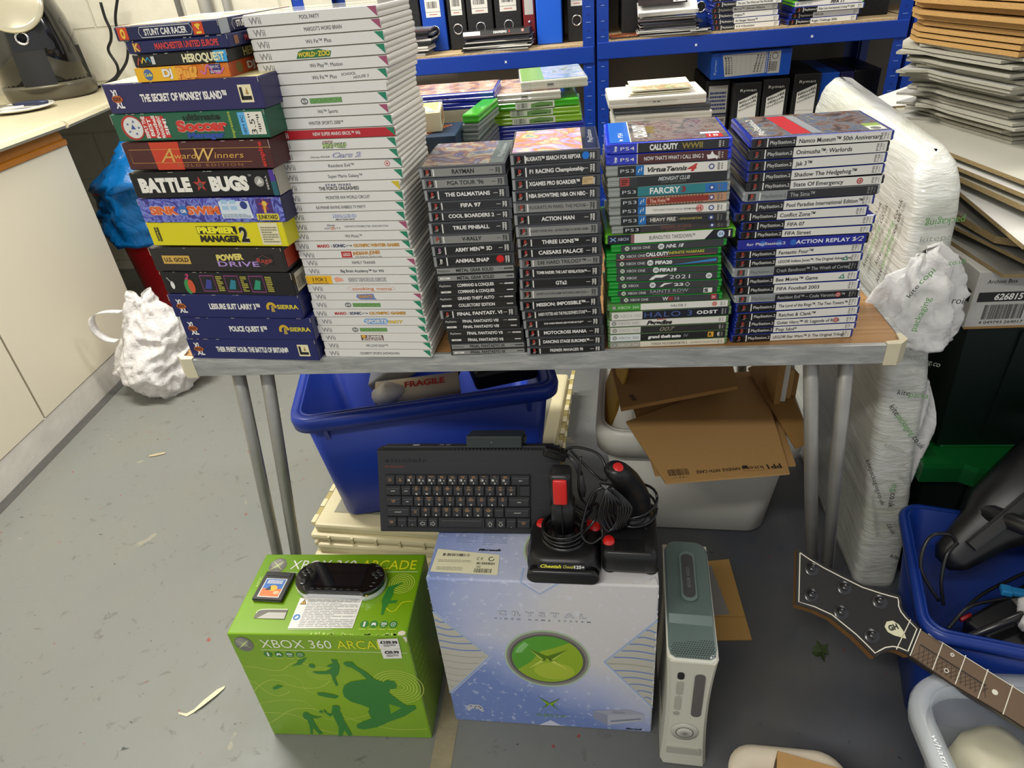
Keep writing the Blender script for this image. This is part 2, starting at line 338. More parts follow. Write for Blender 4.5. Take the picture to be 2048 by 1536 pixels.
# red bin with its blue liner, white carrier bag
red = M('#a3141a', 0.32)
def srect(cx, cy, z, hx, hy, n=48, p=5): return [(cx+math.copysign(abs(math.cos(t))**(2/p), math.cos(t))*hx, cy+math.copysign(abs(math.sin(t))**(2/p), math.sin(t))*hy, z) for t in [2*math.pi*i/n for i in range(n)]]
b = MB(); b.loft([srect(0, 0, 0, .19, .14), srect(0, 0, .02, .20, .15), srect(0, 0, .60, .24, .18), srect(0, 0, .61, .255, .195), srect(0, 0, .63, .255, .195), srect(0, 0, .63, .235, .172), srect(0, 0, .03, .19, .14)], red, (True, True))
tag(b.obj('waste_bin', loc=(-1.615, 1.70, 0)), 'tall red plastic bin with a blue liner, by the cabinet end', 'bin')
def crumple(v, amp, sc_, seed):
    p = Vector(v)*sc_ + Vector((seed, seed*.7, -seed))
    return amp*(noise.noise(p*0.5)*1.1 - abs(noise.noise(p))*1.3 - abs(noise.noise(p*2.1))*0.7 - abs(noise.noise(p*4.3))*.3 + 0.6)
def bag(rings, m, amp, sc_, seed):
    out = []
    for r in rings:
        c = sum((Vector(p) for p in r), Vector())/len(r); q = []
        for p in r:
            d = Vector(p)-c; d.z = 0
            q.append(Vector(p) + (d.normalized() if d.length > 1e-4 else Vector((0, 0, 1)))*crumple(p, amp, sc_, seed) + Vector((0, 0, crumple(Vector(p)*1.3, amp*0.4, sc_, seed+4))))
        out.append(q)
    b = MB(); b.loft(out, m, (True, True)); return b
def film(h, rough=0.35, tr=0.35, bscale=30, bump=0.6):
    m, nt, b, tc = nodes_mat('plastic_film'); b.inputs['Base Color'].default_value = lin(h); b.inputs['Roughness'].default_value = rough
    n = noise_n(nt, tc.outputs['Object'], bscale, 6, 0.6, 1.2); bump_to(nt, b, n.outputs['Fac'], bump, 0.006)
    t = nt.nodes.new('ShaderNodeBsdfTranslucent'); t.inputs['Color'].default_value = lin(h); mx = nt.nodes.new('ShaderNodeMixShader'); mx.inputs[0].default_value = tr
    nt.links.new(b.outputs[0], mx.inputs[1]); nt.links.new(t.outputs[0], mx.inputs[2]); nt.links.new(mx.outputs[0], nt.nodes['Material Output'].inputs['Surface']); return m
rg = [srect(-1.60, 1.70, .405+.016*i, .262+.004*math.sin(i), .208, 110, 4.5) for i in range(15)]
rg += [srect(-1.585+.002*i, 1.66, .650+.016*i, .262-.014*i, .20-.011*i, 110, 3.2-.1*i) for i in range(13)]
b = bag(rg, film('#0d5f9c', 0.25, 0.08, 14, 0.9), .035, 11, 2.0); tag(b.obj('bin_liner'), 'blue plastic bin liner bunched over the red bin', 'bin bag')
rg = []
for i in range(44):
    t = i/43; ring = []
    for j in range(150):
        a = 2*math.pi*j/150
        lobe = 1+.30*math.cos(a+.9)**3*(1-t)+.22*math.cos(a-2.9)**5*max(0, .75-abs(t-.30)*2)+.10*math.sin(3*a+2*t)
        k = (.50+.5*min(1, t*4+.1))*(1-max(0, (t-.25)/.75)**1.25*.80)*lobe
        ring.append((-1.495+.02*t+.158*k*math.cos(a), 1.065+.03*t+.118*k*math.sin(a), .004+.365*t+.022*math.sin(a*2+1)*t))
    rg.append(ring)
b = bag(rg, film('#ece8e4', 0.4, 0.3, 45, 0.9), .030, 14, 5.0); wb = tag(b.obj('carrier_bag'), 'crumpled white carrier bag slumped on the floor by the cabinet', 'carrier bag')
b = MB(); wf = film('#e9e5e2', 0.4, 0.3, 40, 0.8); P0 = spline([(-1.52, 1.03, .335), (-1.575, 1.01, .345), (-1.605, .99, .335), (-1.612, .985, .29), (-1.59, .99, .25), (-1.56, 1.0, .235)], 6)
b.loft([[(x-.004, y-.012, z), (x+.004, y-.012, z+.004), (x+.006, y+.014, z+.002), (x-.002, y+.014, z-.003)] for x, y, z in P0], wf); b.obj('handle_loop', wb)
# ------------------------------------------------------------------ blue boltless shelving against the back wall
SB = M('#08348f', 0.35, vary=0.1, vscale=6); SBd = M('#06246b', 0.5); SBw = M('#5f7cc0', 0.5)
chip = M('#b39a72', 0.8, bump=0.5, bscale=180, vary=0.35, vscale=150)
YF = 1.262
def unit_sh(x0, x1, ztop, lab):
    o = empty('shelving_unit', (x0, YF, 0), 0, lab, 'shelves', 'blue metal shelving units'); L = x1-x0; D = 0.40
    ub = MB(); ub.bx(0, 0, 0, .036, .002, 1.9, SB); ub.bx(0, 0, 0, .002, .036, 1.9, SB)
    for i in range(46):
        z = .06+i*.04
        ub.bx(.012, -.0006, z, .026, 0, z+.002, SBw); ub.bx(.011, -.0006, z, .013, 0, z+.006, SBd); ub.bx(.025, -.0006, z, .027, 0, z+.006, SBd)
        if i % 2: ub.lathe([(.003, -.0005), (.003, .0005)], SBd, 8, (.019, 0, 0)) if False else ub.bx(.017, -.0007, z+.018, .021, 0, z+.022, SBd)
    u = ub.obj('upright', o); me = u.data
    for x, y, rz in ((L, 0, R(90)), (0, D, R(-90)), (L, D, R(180))):
        if rz == R(90):
            v = MB(); v.bx(-.036, 0, 0, 0, .002, 1.9, SB); v.bx(-.002, 0, 0, 0, .036, 1.9, SB)
            for i in range(46):
                z = .06+i*.04; v.bx(-.026, -.0006, z, -.012, 0, z+.002, SBw); v.bx(-.021, -.0007, z+.018, -.017, 0, z+.022, SBd)
            v.obj('upright', o, (L, 0, 0))
        else:
            v = u.copy(); COL.objects.link(v); v.parent = o; v.location = (x, y, 0); v.rotation_euler = (0, 0, rz)
    for zt in (.585, ztop, 1.55):
        b = MB()
        for y in (-.003, D-.03): b.bx(.004, y, zt-.052, L-.004, y+.03, zt-.006, SB, .002)
        for x in (.004, L-.03): b.bx(x, .03, zt-.052, x+.026, D-.03, zt-.006, SB)
        for x in (L*.33, L*.7): b.bx(x-.003, -.0036, zt-.034, x+.003, -.0028, zt-.028, M('#c9ccd6', .4))
        b.obj('beam', o)
        b = MB(); b.bx(.006, .001, zt-.008, L-.006, D-.004, zt, chip); b.obj('shelf_board', o)
unit_sh(-.748, .1435, 1.044, 'blue metal shelving unit behind the white stack')
unit_sh(.1465, 1.0165, 1.052, 'blue metal shelving unit holding the white labelled black files')
unit_sh(1.0225, 1.9, 1.05, 'blue metal shelving unit behind the cardboard pile')
BK = M('#131313', 0.5, bump=.15, bscale=120); BKs = M('#0d0d0e', 0.35); LBL = M('#d3d0c6', 0.55); BLU = M('#0b3f9e', 0.4); BLB = M('#0e57c9', 0.4); REDB = M('#6e1216', 0.45)
ringm = M('#cfcfcf', 0.2, 1.0); hole = M('#050505', 0.6)
def binder(loc, wd, ht, col, style, label, group, rz=0, rot=None, hand=None, dp=.27):
    o = empty('box_file' if style == 'box' else 'lever_arch_file', loc, rz, label, 'file', group, rot)
    b = MB(); b.bx(-wd/2, 0, 0, wd/2, dp, ht, col, .003); b.obj('cover', o)
    W = wd*1000; H = ht*1000; b = MB(); f = F(b, (-wd/2, 0, 0), (1, 0, 0), (0, 0, 1))
    if style in ('lab', 'thin'):
        u0, u1 = W*.2, W*.82; v0, v1 = H*.30, H*.93
        f.rect(u0, u1, v0, v1, LBL, 1); f.line([(u0, v0+14), (u1, v0+14)], .8, INK, 2); f.bars(u0+W*.08, u1-W*.1, v0+24, v0+42, INK, 16, int(W*H) % 97, 2)
        for k in range(5): f.line([(u0+3, v0+60+k*11), (u1-3, v0+60+k*11)], .4, M('#9a968c', .6), 2)
        f.micro(u0+W*.15, u1-W*.15, v0+5, v0+9, 1, M('#b3473f', .5), 3)
    elif style == 'top':
        u0, u1 = W*.13, W*.9; f.rect(u0, u1, H*.52, H*.66, LBL, 1); f.bars(u0+6, u0+W*.4, H*.535, H*.585, INK, 14, 5, 2)
        f.ring(u0+W*.6, H*.56, 7, 1.6, M('#1c2f63', .5), 2); f.micro(u0+4, u1-4, H*.61, H*.64, 2, INK, 4); f.rect(u0, u1, H*.67, H*.95, LBL, 1); f.rect(u0, u1, H*.675, H*.695, M('#24305e', .5), 2)
        f.micro(u0+4, u1-4, H*.72, H*.9, 5, M('#3e4f8c', .5), 8)
    elif style == 'red':
        f.rect(W*.14, W*.86, H*.26, H*.92, M('#b3afa6', .55), 1)
    elif style == 'ryman':
        u0, u1 = W*.16, W*.86
        f.text('Ryman', W*.5, H-22, 7.5, M('#d9d6cc', .5), W*.6, bold=.01, sp=1.1)
        f.poly([(u0, H*.30), (u1, H*.31), (u1, H-30), (u0, H-52)], LBL, 1)
        for k, (tx, dv, g) in enumerate((('filingfil', 0, '#1c1c1c'), ('gfilingfi', -11, '#2c2c2c'), ('ingfilin', -21, '#77746c'))):
            f.text(tx, (u0+u1)/2, H-50+dv, 6.5, M(g, .5), (u1-u0)*.94, bold=.02, rot=20)
        f.line([(u0, H-104), (u1, H-104)], .5, INK, 2)
        if hand: f.text(hand[0], (u0+u1)/2, H-122, 6, M('#8a877e', .6), (u1-u0)*.7, sh=.2, rot=3); f.text(hand[1], (u0+u1)/2, H-146, 8, M('#8a877e', .6), (u1-u0)*.45, sh=.2)
        for k, (tx, dv, g) in enumerate((('tselects', 0, '#1c1c1c'), ('selectse', -11, '#3c3c3c'), ('electsel', -21, '#8a877e'))):
            f.text(tx, (u0+u1)/2, H-182+dv, 6.5, M(g, .5), (u1-u0)*.94, bold=.02, rot=12)
    elif style == 'wilko':
        f.rect(2, W-2, H*.74, H*.95, M('#4a2a63', .5), 1); f.text('wilko', W*.5, H*.89, 7, M('#cfc6dd', .5), W*.7, sh=.2); f.micro(8, W-8, H*.79, H*.83, 2, M('#b9aecb', .5), 5)
    if b.v: b.obj('spine_label', o)
    if style in ('lab', 'thin', 'ring'):
        b = MB(); b.X = Matrix.Translation((0, -.0006, ht*.18)) @ Matrix.Rotation(R(90), 4, 'X')
        b.lathe([(.0115, -.001), (.0125, .0015), (.0145, .0015), (.0155, 0)], ringm, 24, caps=(False, False)); b.lathe([(.0115, .0003), (0, .0003)], hole, 24, caps=(False, False)); b.obj('finger_ring', o)
    elif style == 'red' or style == 'box': 
        b = MB(); b.X = Matrix.Translation((0, -.0006, ht*.20)) @ Matrix.Rotation(R(90), 4, 'X'); b.lathe([(.004, 0), (.004, .002), (0, .002)], ringm, 12); b.obj('rivet', o)
    return o
zl = 1.0445; G = 'lever arch files on the upper shelf'
binder((-.350, 1.37, zl), .074, .318, BLU, 'lab', 'navy lever arch file with white spine label, beside a thin black one', G)
binder((-.277, 1.37, zl), .056, .318, BK, 'thin', 'thin black lever arch file beside the navy one', G)
binder((-.205, 1.37, zl), .080, .318, BK, 'lab', 'black lever arch file behind the game leaflets, next to the thin black one', G)
binder((-.118, 1.37, zl), .082, .318, BK, 'lab', 'black lever arch file between another black one and the dark red one', G)
binder((-.053, 1.35, zl), .036, .318, REDB, 'red', 'narrow dark red ring file on the upper shelf', G)
binder((.008, 1.33, zl), .076, .318, BLB, 'top', 'bright blue box file beside the dark red file', G)
binder((.090, 1.35, zl), .056, .318, BK, 'thin', 'black lever arch file against the shelf upright, by the bright blue file', G)
binder((-.432, 1.42, zl), .06, .318, BK, 'top', 'black file behind the loose leaflets at the shelf end', G)
zr = 1.0525; G = 'files on the upper shelf over the white cases'
binder((.262, 1.37, zr), .074, .318, BK, 'top', 'black file next to the shelf upright, above the orange leaflet', G)
binder((.342, 1.37, zr), .074, .318, BK, 'top', 'black file on the upper shelf next to a narrow blue one', G)
binder((.404, 1.36, zr), .040, .318, BLU, 'red', 'narrow blue file between a black file and a wider blue one', G)
binder((.455, 1.36, zr), .048, .318, BLU, 'ring', 'blue ring file directly beside the game case stacks', G)
binder((.945, 1.36, zr), .085, .30, BK, 'plain', 'plain black file at the upper shelf end, past the game cases', G)
zb = .5855; G = 'files on the lower shelf'
binder((.525, 1.37, zb), .075, .318, BK, 'top', 'black file with a low bar code label, behind the white cases', G)
binder((.605, 1.31, zb), .078, .316, BK, 'ryman', 'black file with a slanted white label, below the printed name of the lying blue file', G, hand=('Megadrive', 'J-M'))
binder((.687, 1.31, zb), .076, .321, BK, 'ryman', 'black file with a slanted white label, under the bar code end of the lying file', G, hand=('Megadrive', 'N-P'))
binder((.776, 1.31, zb), .078, .330, BK, 'ryman', 'black file with a slanted white label, next to the bright blue file', G, hand=('Megadrive', 'Q-T'))
binder((.846, 1.33, zb), .054, .325, BLB, 'plain', 'bright blue plain file on the lower shelf', G)
binder((.895, 1.33, zb), .040, .325, M('#1a1850', .45), 'wilko', 'thin dark purple file on the lower shelf', G)
binder((.957, 1.34, zb), .078, .325, BKs, 'plain', 'plain black box file on the lower shelf next to the purple one', G)
# the blue file lying across the black ones
o = empty('lever_arch_file', (.487, 1.30, .9165), R(1), 'blue file lying on its side across the black files', 'file', G)
b = MB(); b.bx(0, 0, 0, .232, .26, .074, BLB, .003); b.obj('cover', o)
b = MB(); f = F(b, (0, 0, 0), (1, 0, 0), (0, 0, 1)); f.text('Ryman', 13, 34, 6.5, M('#a9c2ee', .5), 40, rot=90, bold=.01)
f.poly([(32, 66), (158, 68), (158, 10), (42, 6)], LBL, 1)
for k in range(3):
    f.text('filingf', 44+k*8, 37, 5.5, M(('#222222', '#444444', '#8a877e')[k], .5), 50, rot=97, bold=.02); f.text('selects', 130+k*9, 38, 5.5, M(('#222222', '#444444', '#8a877e')[k], .5), 50, rot=80, bold=.02)
for k in range(4): f.line([(72+k*14, 64), (74+k*14, 12)], .4, M('#9a968c', .6), 2)
f.rect(160, 163, 10, 68, M('#c8c4ba', .6), 1); f.rect(166, 200, 8, 68, LBL, 1); f.bars(170, 192, 14, 40, INK, 14, 9, 2); f.ring(184, 55, 8, 1.5, INK, 2); f.micro(168, 172, 12, 60, 8, INK, 2)
b.obj('spine_label', o)
# leaflets and manuals in heaps on the shelf edges
def leaflet(loc, wd, dp, th, rz, top, edge, label, group, extra=None):
    b = MB(); b.bx(-wd/2, 0, 0, wd/2, dp, th, edge, 0.0006); f = F(b, (-wd/2, 0, th), (1, 0, 0), (0, 1, 0)); f.rect(.5, wd*1000-.5, .5, dp*1000-.5, top, 0)
    if extra: extra(b, wd, dp, th)
    return tag(b.obj('leaflet', None, loc, R(rz)), label, 'leaflet', group)
pal = ['#1b1a1c', '#d5d2ca', '#2c2730', '#8c8a86', '#1d1d1d', '#5b4a48', '#c9c5bb', '#3a3d45', '#151515', '#b9b6ae', '#2d2a28', '#6a6d72']
rnd = random.Random(4)
def heap(n, x, y, z, wd, dp, th, group, lab, first=None, jit=.008, flare=0.0):
    for i in range(n):
        e = M(pal[(i*5+3) % 12], .45); t = M(pal[(i*7+1) % 12], .35)
        leaflet((x+rnd.uniform(-jit, jit)+flare*i, y+rnd.uniform(-.006, .008), z+i*(th+.0006)), wd*rnd.uniform(.96, 1.03), dp, th, rnd.uniform(-4, 4), t, e, lab % ordn(n-1-i, n), group, first if i == n-1 else None)
def dead(b, wd, dp, th):
    f = F(b, (-wd/2, 0, th+.0005), (1, 0, 0), (0, .35, .94)); W = wd*1000
    b.hexa([(-wd/2, 0, th), (wd/2, 0, th), (wd/2, dp, th), (-wd/2, dp, th)], [(-wd/2, .004, th+.011), (wd/2, .004, th+.011), (wd/2, dp, th+.009), (-wd/2, dp, th+.009)], M('#1a1a1a', .35))
    f.rect(0, W*.26, .5, 11.5, M('#d9d9d2', .4), 1); f.text('XBOX 360', W*.16, 6, 3.2, M('#9a9a94', .4), W*.16); f.ring(W*.05, 6, 2.5, 1, M('#8c8c86', .4), 2)
    f.text('DEADRISING', W*.56, 6, 6, M('#e4e2dc', .4), W*.2, bold=.02, l=2); f.text('2', W*.70, 6.5, 7, M('#c63d35', .4), bold=.02); f.disc(W*.9, 6.5, 4, M('#d8867d', .4), 2)
heap(11, -.148, 1.268, 1.0445, .198, .095, .0034, 'leaflets in front of the ringed files', 'game leaflet in the heap before the ringed black files, %s', dead)
heap(11, -.405, 1.275, 1.0445, .085, .10, .006, 'leaflets beside the navy file', 'crumpled leaflet in the heap beside the navy file, %s', None, .01, .002)
heap(12, .358, 1.262, 1.0525, .165, .09, .0032, 'leaflets in front of the blue files', 'game leaflet in the heap before the blue files, %s', None, .012)
heap(4, .44, 1.258, 1.0525-.0001, .05, .05, .002, 'leaflets poking out beside the heap', 'thin leaflet corner poking out under the case stack, %s', None, .012)
leaflet((.230, 1.263, 1.0525), .085, .09, .004, 2, art(9, [(.35, '#6b2a1c'), (.5, '#c96a3a'), (.65, '#e0b48a')], 30), M('#3a2a24', .5), 'orange leaflet lying before the black file by the upright', 'leaflets in front of the blue files')
def folded(loc, rz):
    b = MB(); wd, dp = .17, .06
    b.loft([[(-wd/2, y, z), (wd/2, y, z), (wd/2, y, z+.0015), (-wd/2, y, z+.0015)] for y, z in ((0, .012), (.01, .002), (.03, .018), (.06, .035))], M('#e9e6df', .4), smooth=False)
    b.loft([[(-wd/2+.002, y, z), (wd/2-.03, y, z), (wd/2-.03, y, z+.0015), (-wd/2+.002, y, z+.0015)] for y, z in ((.02, .03), (.03, .036), (.06, .05))], M('#2a2322', .4), smooth=False)
    f = F(b, (-wd/2, .018, .030), (1, 0, 0), (0, .5, .86)); f.rect(100, 135, 4, 20, M('#c9c6c0', .5), 4); f.ring(110, 12, 5, 2, M('#23304e', .5), 5); f.disc(126, 12, 4, M('#c98a80', .5), 5)
    tag(b.obj('leaflet', None, loc, R(rz)), 'white folded cover sheet curling on top of the leaflet heap', 'leaflet', 'leaflets in front of the blue files')
folded((.352, 1.268, 1.0525+12*.0038+.002), 1)
# ------------------------------------------------------------------ game cases
PW = M('#e4e1da', 0.35); PWg = M('#cfcbc0', 0.4); PBk = M('#161515', 0.3, coat=.3); PDk = M('#232224', 0.35)
def shell(kind, w, d, th, m, seam):
    b = MB(); w /= 1000; d /= 1000; th /= 1000
    if kind == 'jewel':
        b.bx(-w/2, 0, 0, w/2, d, th, m, .0007)
    else:
        bv = .0028
        b.bx(-w/2, 0, 0, w/2, d, th*.48, m, bv, 2); b.bx(-w/2, 0, th*.52, w/2, d, th, m, bv, 2); b.bx(-w/2+.0012, .0006, th*.2, w/2-.0012, d-.001, th*.8, seam)
    return b
def game_case(loc, yaw, w, d, th, kind, m, draw, label, group, cover=None, seam=None, name='game_case', flip=False):
    o = empty(name, loc, R(yaw), label, 'game case', group)
    shell(kind, w, d, th, m, seam or m).obj('case_shell', o)
    b = MB(); f = F(b, (-w/2000, 0, 0), (1, 0, 0), (0, 0, 1))
    draw(f, w, th)
    if cover:
        t = F(b, (-w/2000, 0, th/1000), (1, 0, 0), (0, 1, 0)); cover(t, w, d)
    if b.v: b.obj('printed_sleeve', o)
    return o
def pslogo(f, u, v, s, bg='#15120f', p='#b3382c', q='#c2bdb4'):
    if bg: f.rect(u-s*.62, u+s*.62, v-s*.55, v+s*.55, M(bg, .35), 1)
    f.text('P', u+s*.04, v+s*.08, s*.72, M(p, .4), s*.42, bold=.03, l=3); f.text('S', u-s*.02, v-s*.26, s*.34, M(q, .4), s*.8, bold=.01, sh=.3, l=2.5)
# data: x, y, z, thickness, yaw for every case, bottom to top, in mm and degrees
ST = {
'big':[(-455,-7,730.3,40.5,-4.3),(-451,-9,770.8,42.1,-4.3),(-458,-11,812.9,42.5,-4.8),(-458,-12,855.4,40.8,-6.5),(-461,-14,896.2,43.0,-6.6),(-447,-16,939.2,38.2,-7.3),(-443,-17,977.4,39.0,-7.0),(-440,-19,1016.4,40.7,-5.6),(-435,-20,1057.1,41.4,-8.7),(-432,-22,1098.5,37.6,-8.7),(-427,-24,1136.1,39.9,-8.7),(-415,-25,1176.0,18.0,-6),(-412,-26,1194.0,16.4,-6),(-410,-26,1210.4,16.2,-6),(-418,-27,1226.6,42,-6)],
'wii':[(-236,-7,730.3,15.0,-3.1),(-234,-7,745.3,14.5,-3.3),(-236,-7,759.8,15.4,-3.8),(-239,-6,775.2,14.4,-3.0),(-236,-6,789.6,15.9,-3.2),(-238,-6,805.5,13.9,-3.0),(-238,-6,819.4,15.9,-3.8),(-236,-6,835.3,13.1,-4.1),(-238,-5,848.4,14.7,-3.8),(-238,-5,863.1,15.6,-4.1),(-237,-5,878.7,13.6,-4.4),(-237,-5,892.3,14.2,-4.5),(-238,-5,906.5,13.1,-3.3),(-241,-4,919.6,15.1,-3.6),(-241,-4,934.7,15.1,-4.7),(-240,-4,949.8,15.1,-4.5),(-241,-4,964.9,15.0,-5.0),(-240,-4,979.9,14.2,-4.1),(-239,-4,994.1,15.0,-4.0),(-241,-3,1009.1,15.4,-5.1),(-235,-3,1024.5,15.7,-3.5),(-234,-3,1040.2,14.4,-2.6),(-236,-3,1054.6,14.4,-5.2),(-236,-2,1069.0,15.4,-6.0),(-235,-2,1084.4,13.8,-6.0),(-236,-2,1098.2,15.6,-6.0),(-239,-2,1113.8,14.2,-6.0),(-239,-2,1128.0,14.8,-4.3),(-237,-2,1142.8,13.8,-4.3),(-234,-1,1156.6,14.8,-4.3),(-230,-1,1171.4,14.8,-4.3),(-231,-1,1186.2,14.2,-4.3),(-230,-1,1200.4,14.6,-4.3),(-232,0,1215.0,14.1,-4.3),(-234,0,1229.1,14.2,-4.3)],
'psl':[(-48,-6,730.3,22.4,1.5),(-50,-6,752.7,24.7,0.0),(-55,-5,777.4,20.7,0.9),(-57,-5,798.1,17.1,2.9),(-58,-5,815.2,24.3,1.8),(-56,-5,839.5,21.9,1.8),(-55,-4,861.4,25.2,1.6),(-55,-4,886.6,18.6,1.7),(-55,-4,905.2,17.1,3.3),(-56,-4,922.3,16.0,0.2),(-55,-4,938.3,19.3,0.7),(-53,-3,957.6,15.7,-0.5),(-52,-3,973.3,15.6,-0.5),(-55,-3,988.9,17.2,-0.5),(-56,-3,1006.1,15.9,-0.5),(-58,-2,1022.0,15,-0.5)],
'psr':[(79,-8,730.3,14.9,3.0),(79,-8,745.2,17.0,1.8),(78,-8,762.2,16.3,3.0),(76,-8,778.5,16.6,3.5),(75,-7,795.1,16.3,4.4),(73,-7,811.4,17.5,4.8),(74,-7,828.9,17.9,2.1),(75,-7,846.8,17.0,1.4),(76,-6,863.8,17.3,0.6),(77,-6,881.1,15.7,2.9),(76,-6,896.8,16.3,2.6),(76,-6,913.1,15.8,1.0),(75,-5,928.9,18.2,1.7),(74,-5,947.1,17.6,1.5),(74,-5,964.7,17.2,0.5),(74,-5,981.9,17.1,1.1),(75,-4,999.0,16.7,2.0),(75,-4,1015.7,18.4,4.1),(75,-4,1034.1,15.5,2.1)],
'xb':[(242,8,730.3,12.1,2.1),(242,8,742.4,14.0,2.4),(242,8,756.4,12.8,2.1),(241,8,769.2,12.6,2.1),(244,7,781.8,15.6,3.0),(241,7,797.4,12.7,2.0),(237,7,810.1,11.9,1.3),(233,7,822.0,11.0,1.6),(234,7,833.0,12.9,-0.1),(231,7,845.9,12.8,-0.1),(231,6,858.7,11.5,-0.1),(230,6,870.2,13.0,1.0),(230,6,883.2,12.7,4.3),(237,6,895.9,12.8,4.3),(238,6,908.7,15.8,2.6),(238,6,924.5,11.5,3.4),(235,5,936.0,15.0,-0.1),(234,5,951.0,13.6,0.1),(234,5,964.6,13.9,3.5),(233,5,978.5,15.2,1.9),(232,5,993.7,14.5,3.5),(230,4,1008.2,15.5,0.8),(230,4,1023.7,15.3,-0.1),(230,4,1039.0,14,-0.1)],
'ps2':[(437,19,730.3,14.6,2.9),(440,20,744.9,11.3,2.8),(440,20,756.2,12.9,3.2),(441,20,769.1,14.6,4.5),(439,21,783.7,15.5,3.9),(436,21,799.2,13.3,3.0),(433,22,812.5,15.4,2.6),(430,22,827.9,14.9,3.8),(429,23,842.8,14.7,4.4),(430,23,857.5,14.0,3.7),(429,24,871.5,13.5,4.1),(432,24,885.0,16.6,2.0),(434,24,901.6,12.3,1.9),(436,25,913.9,14.1,2.2),(424,25,928.0,13.9,1.9),(431,26,941.9,15.1,3.9),(434,26,957.0,14.5,2.4),(437,27,971.5,13.5,1.8),(436,27,985.0,14.6,3.9),(436,28,999.6,15.4,3.4),(435,28,1015.0,15.4,2.0),(437,28,1030.4,14,0.9)],
}
# ---- white stack (bottom to top order is reversed from the reading order below)
wsh = M('#e2ded3', 0.35); wse = M('#b9b4a4', 0.5); grn = M('#1f7d5c', .35); mag = M('#9c4d6a', .35)
gt = M('#8a8784', .4); dk = M('#2f2d2e', .45)
WT = [('POOL PARTY', dict(c=.50)), ("MARGOT'S WORD BRAIN", dict(c=.57)), ('Wii Fit™ Plus', dict(c=.51)), ('WORLD OF ZOO', dict(c=.47, k='zoo')), ('Wii Play™: Motion', dict(c=.53)), ('Wii Fit™ Plus', dict(c=.52, k='hand')), ('', dict(k='blank')), ('SPORTS ISLAND', dict(k='sport', c=.50)), ('Wii™ Sports', dict(c=.52)), ('WINTER SPORTS 2008™', dict(c=.47)), ('NEW SUPER MARIO BROS.™ Wii', dict(k='red', c=.53)), ('MINI GOLF', dict(k='golf', c=.5)), ('Cars 2', dict(k='cars', c=.52)), ('Resident Evil™', dict(c=.51, k='rate')), ('Super Mario Galaxy™', dict(c=.53)), ('THE FORCE UNLEASHED', dict(k='two', c=.49, a='STAR WARS', ca='#3a3560')), ('MONSTER 4X4 WORLD CIRCUIT', dict(c=.54)), ('RAYMAN® RAVING RABBIDS TV PARTY', dict(c=.47)), ('MEGA TEAM UNITE', dict(k='two', c=.49, a='MEGAMIND', ca='#3b4a94', small=1)), ('INFINITE POSSIBILITIES. ENDLESS FUN.', dict(k='inf', c=.6)), ('Wii Music™', dict(c=.53)), ('', dict(k='ms', t=' WINTER GAMES')), ('', dict(k='lego')), ('FAMILY TRAINER', dict(c=.55)), ('Big Brain Academy™ for Wii', dict(c=.52, bold=1)), ('GREAT DINOSAUR RESCUE', dict(k='three')), ('cooking mama', dict(k='mama', c=.56)), ('GIANTS', dict(k='giant', c=.5)), ('SPORTS ISLAND', dict(k='sport', c=.48)), ('', dict(k='ms', t=' GAMES')), ('', dict(k='party')), ('SPORTS ISLAND', dict(k='sport', c=.5)), ('SUMMER ATHLETICS', dict(k='summer', c=.48)), ('WE LOVE GOLF™!', dict(c=.5)), ('CELEBRITY SPORTS SHOWDOWN', dict(c=.52))]
MAG = {0, 1, 4, 8, 19, 23, 27}
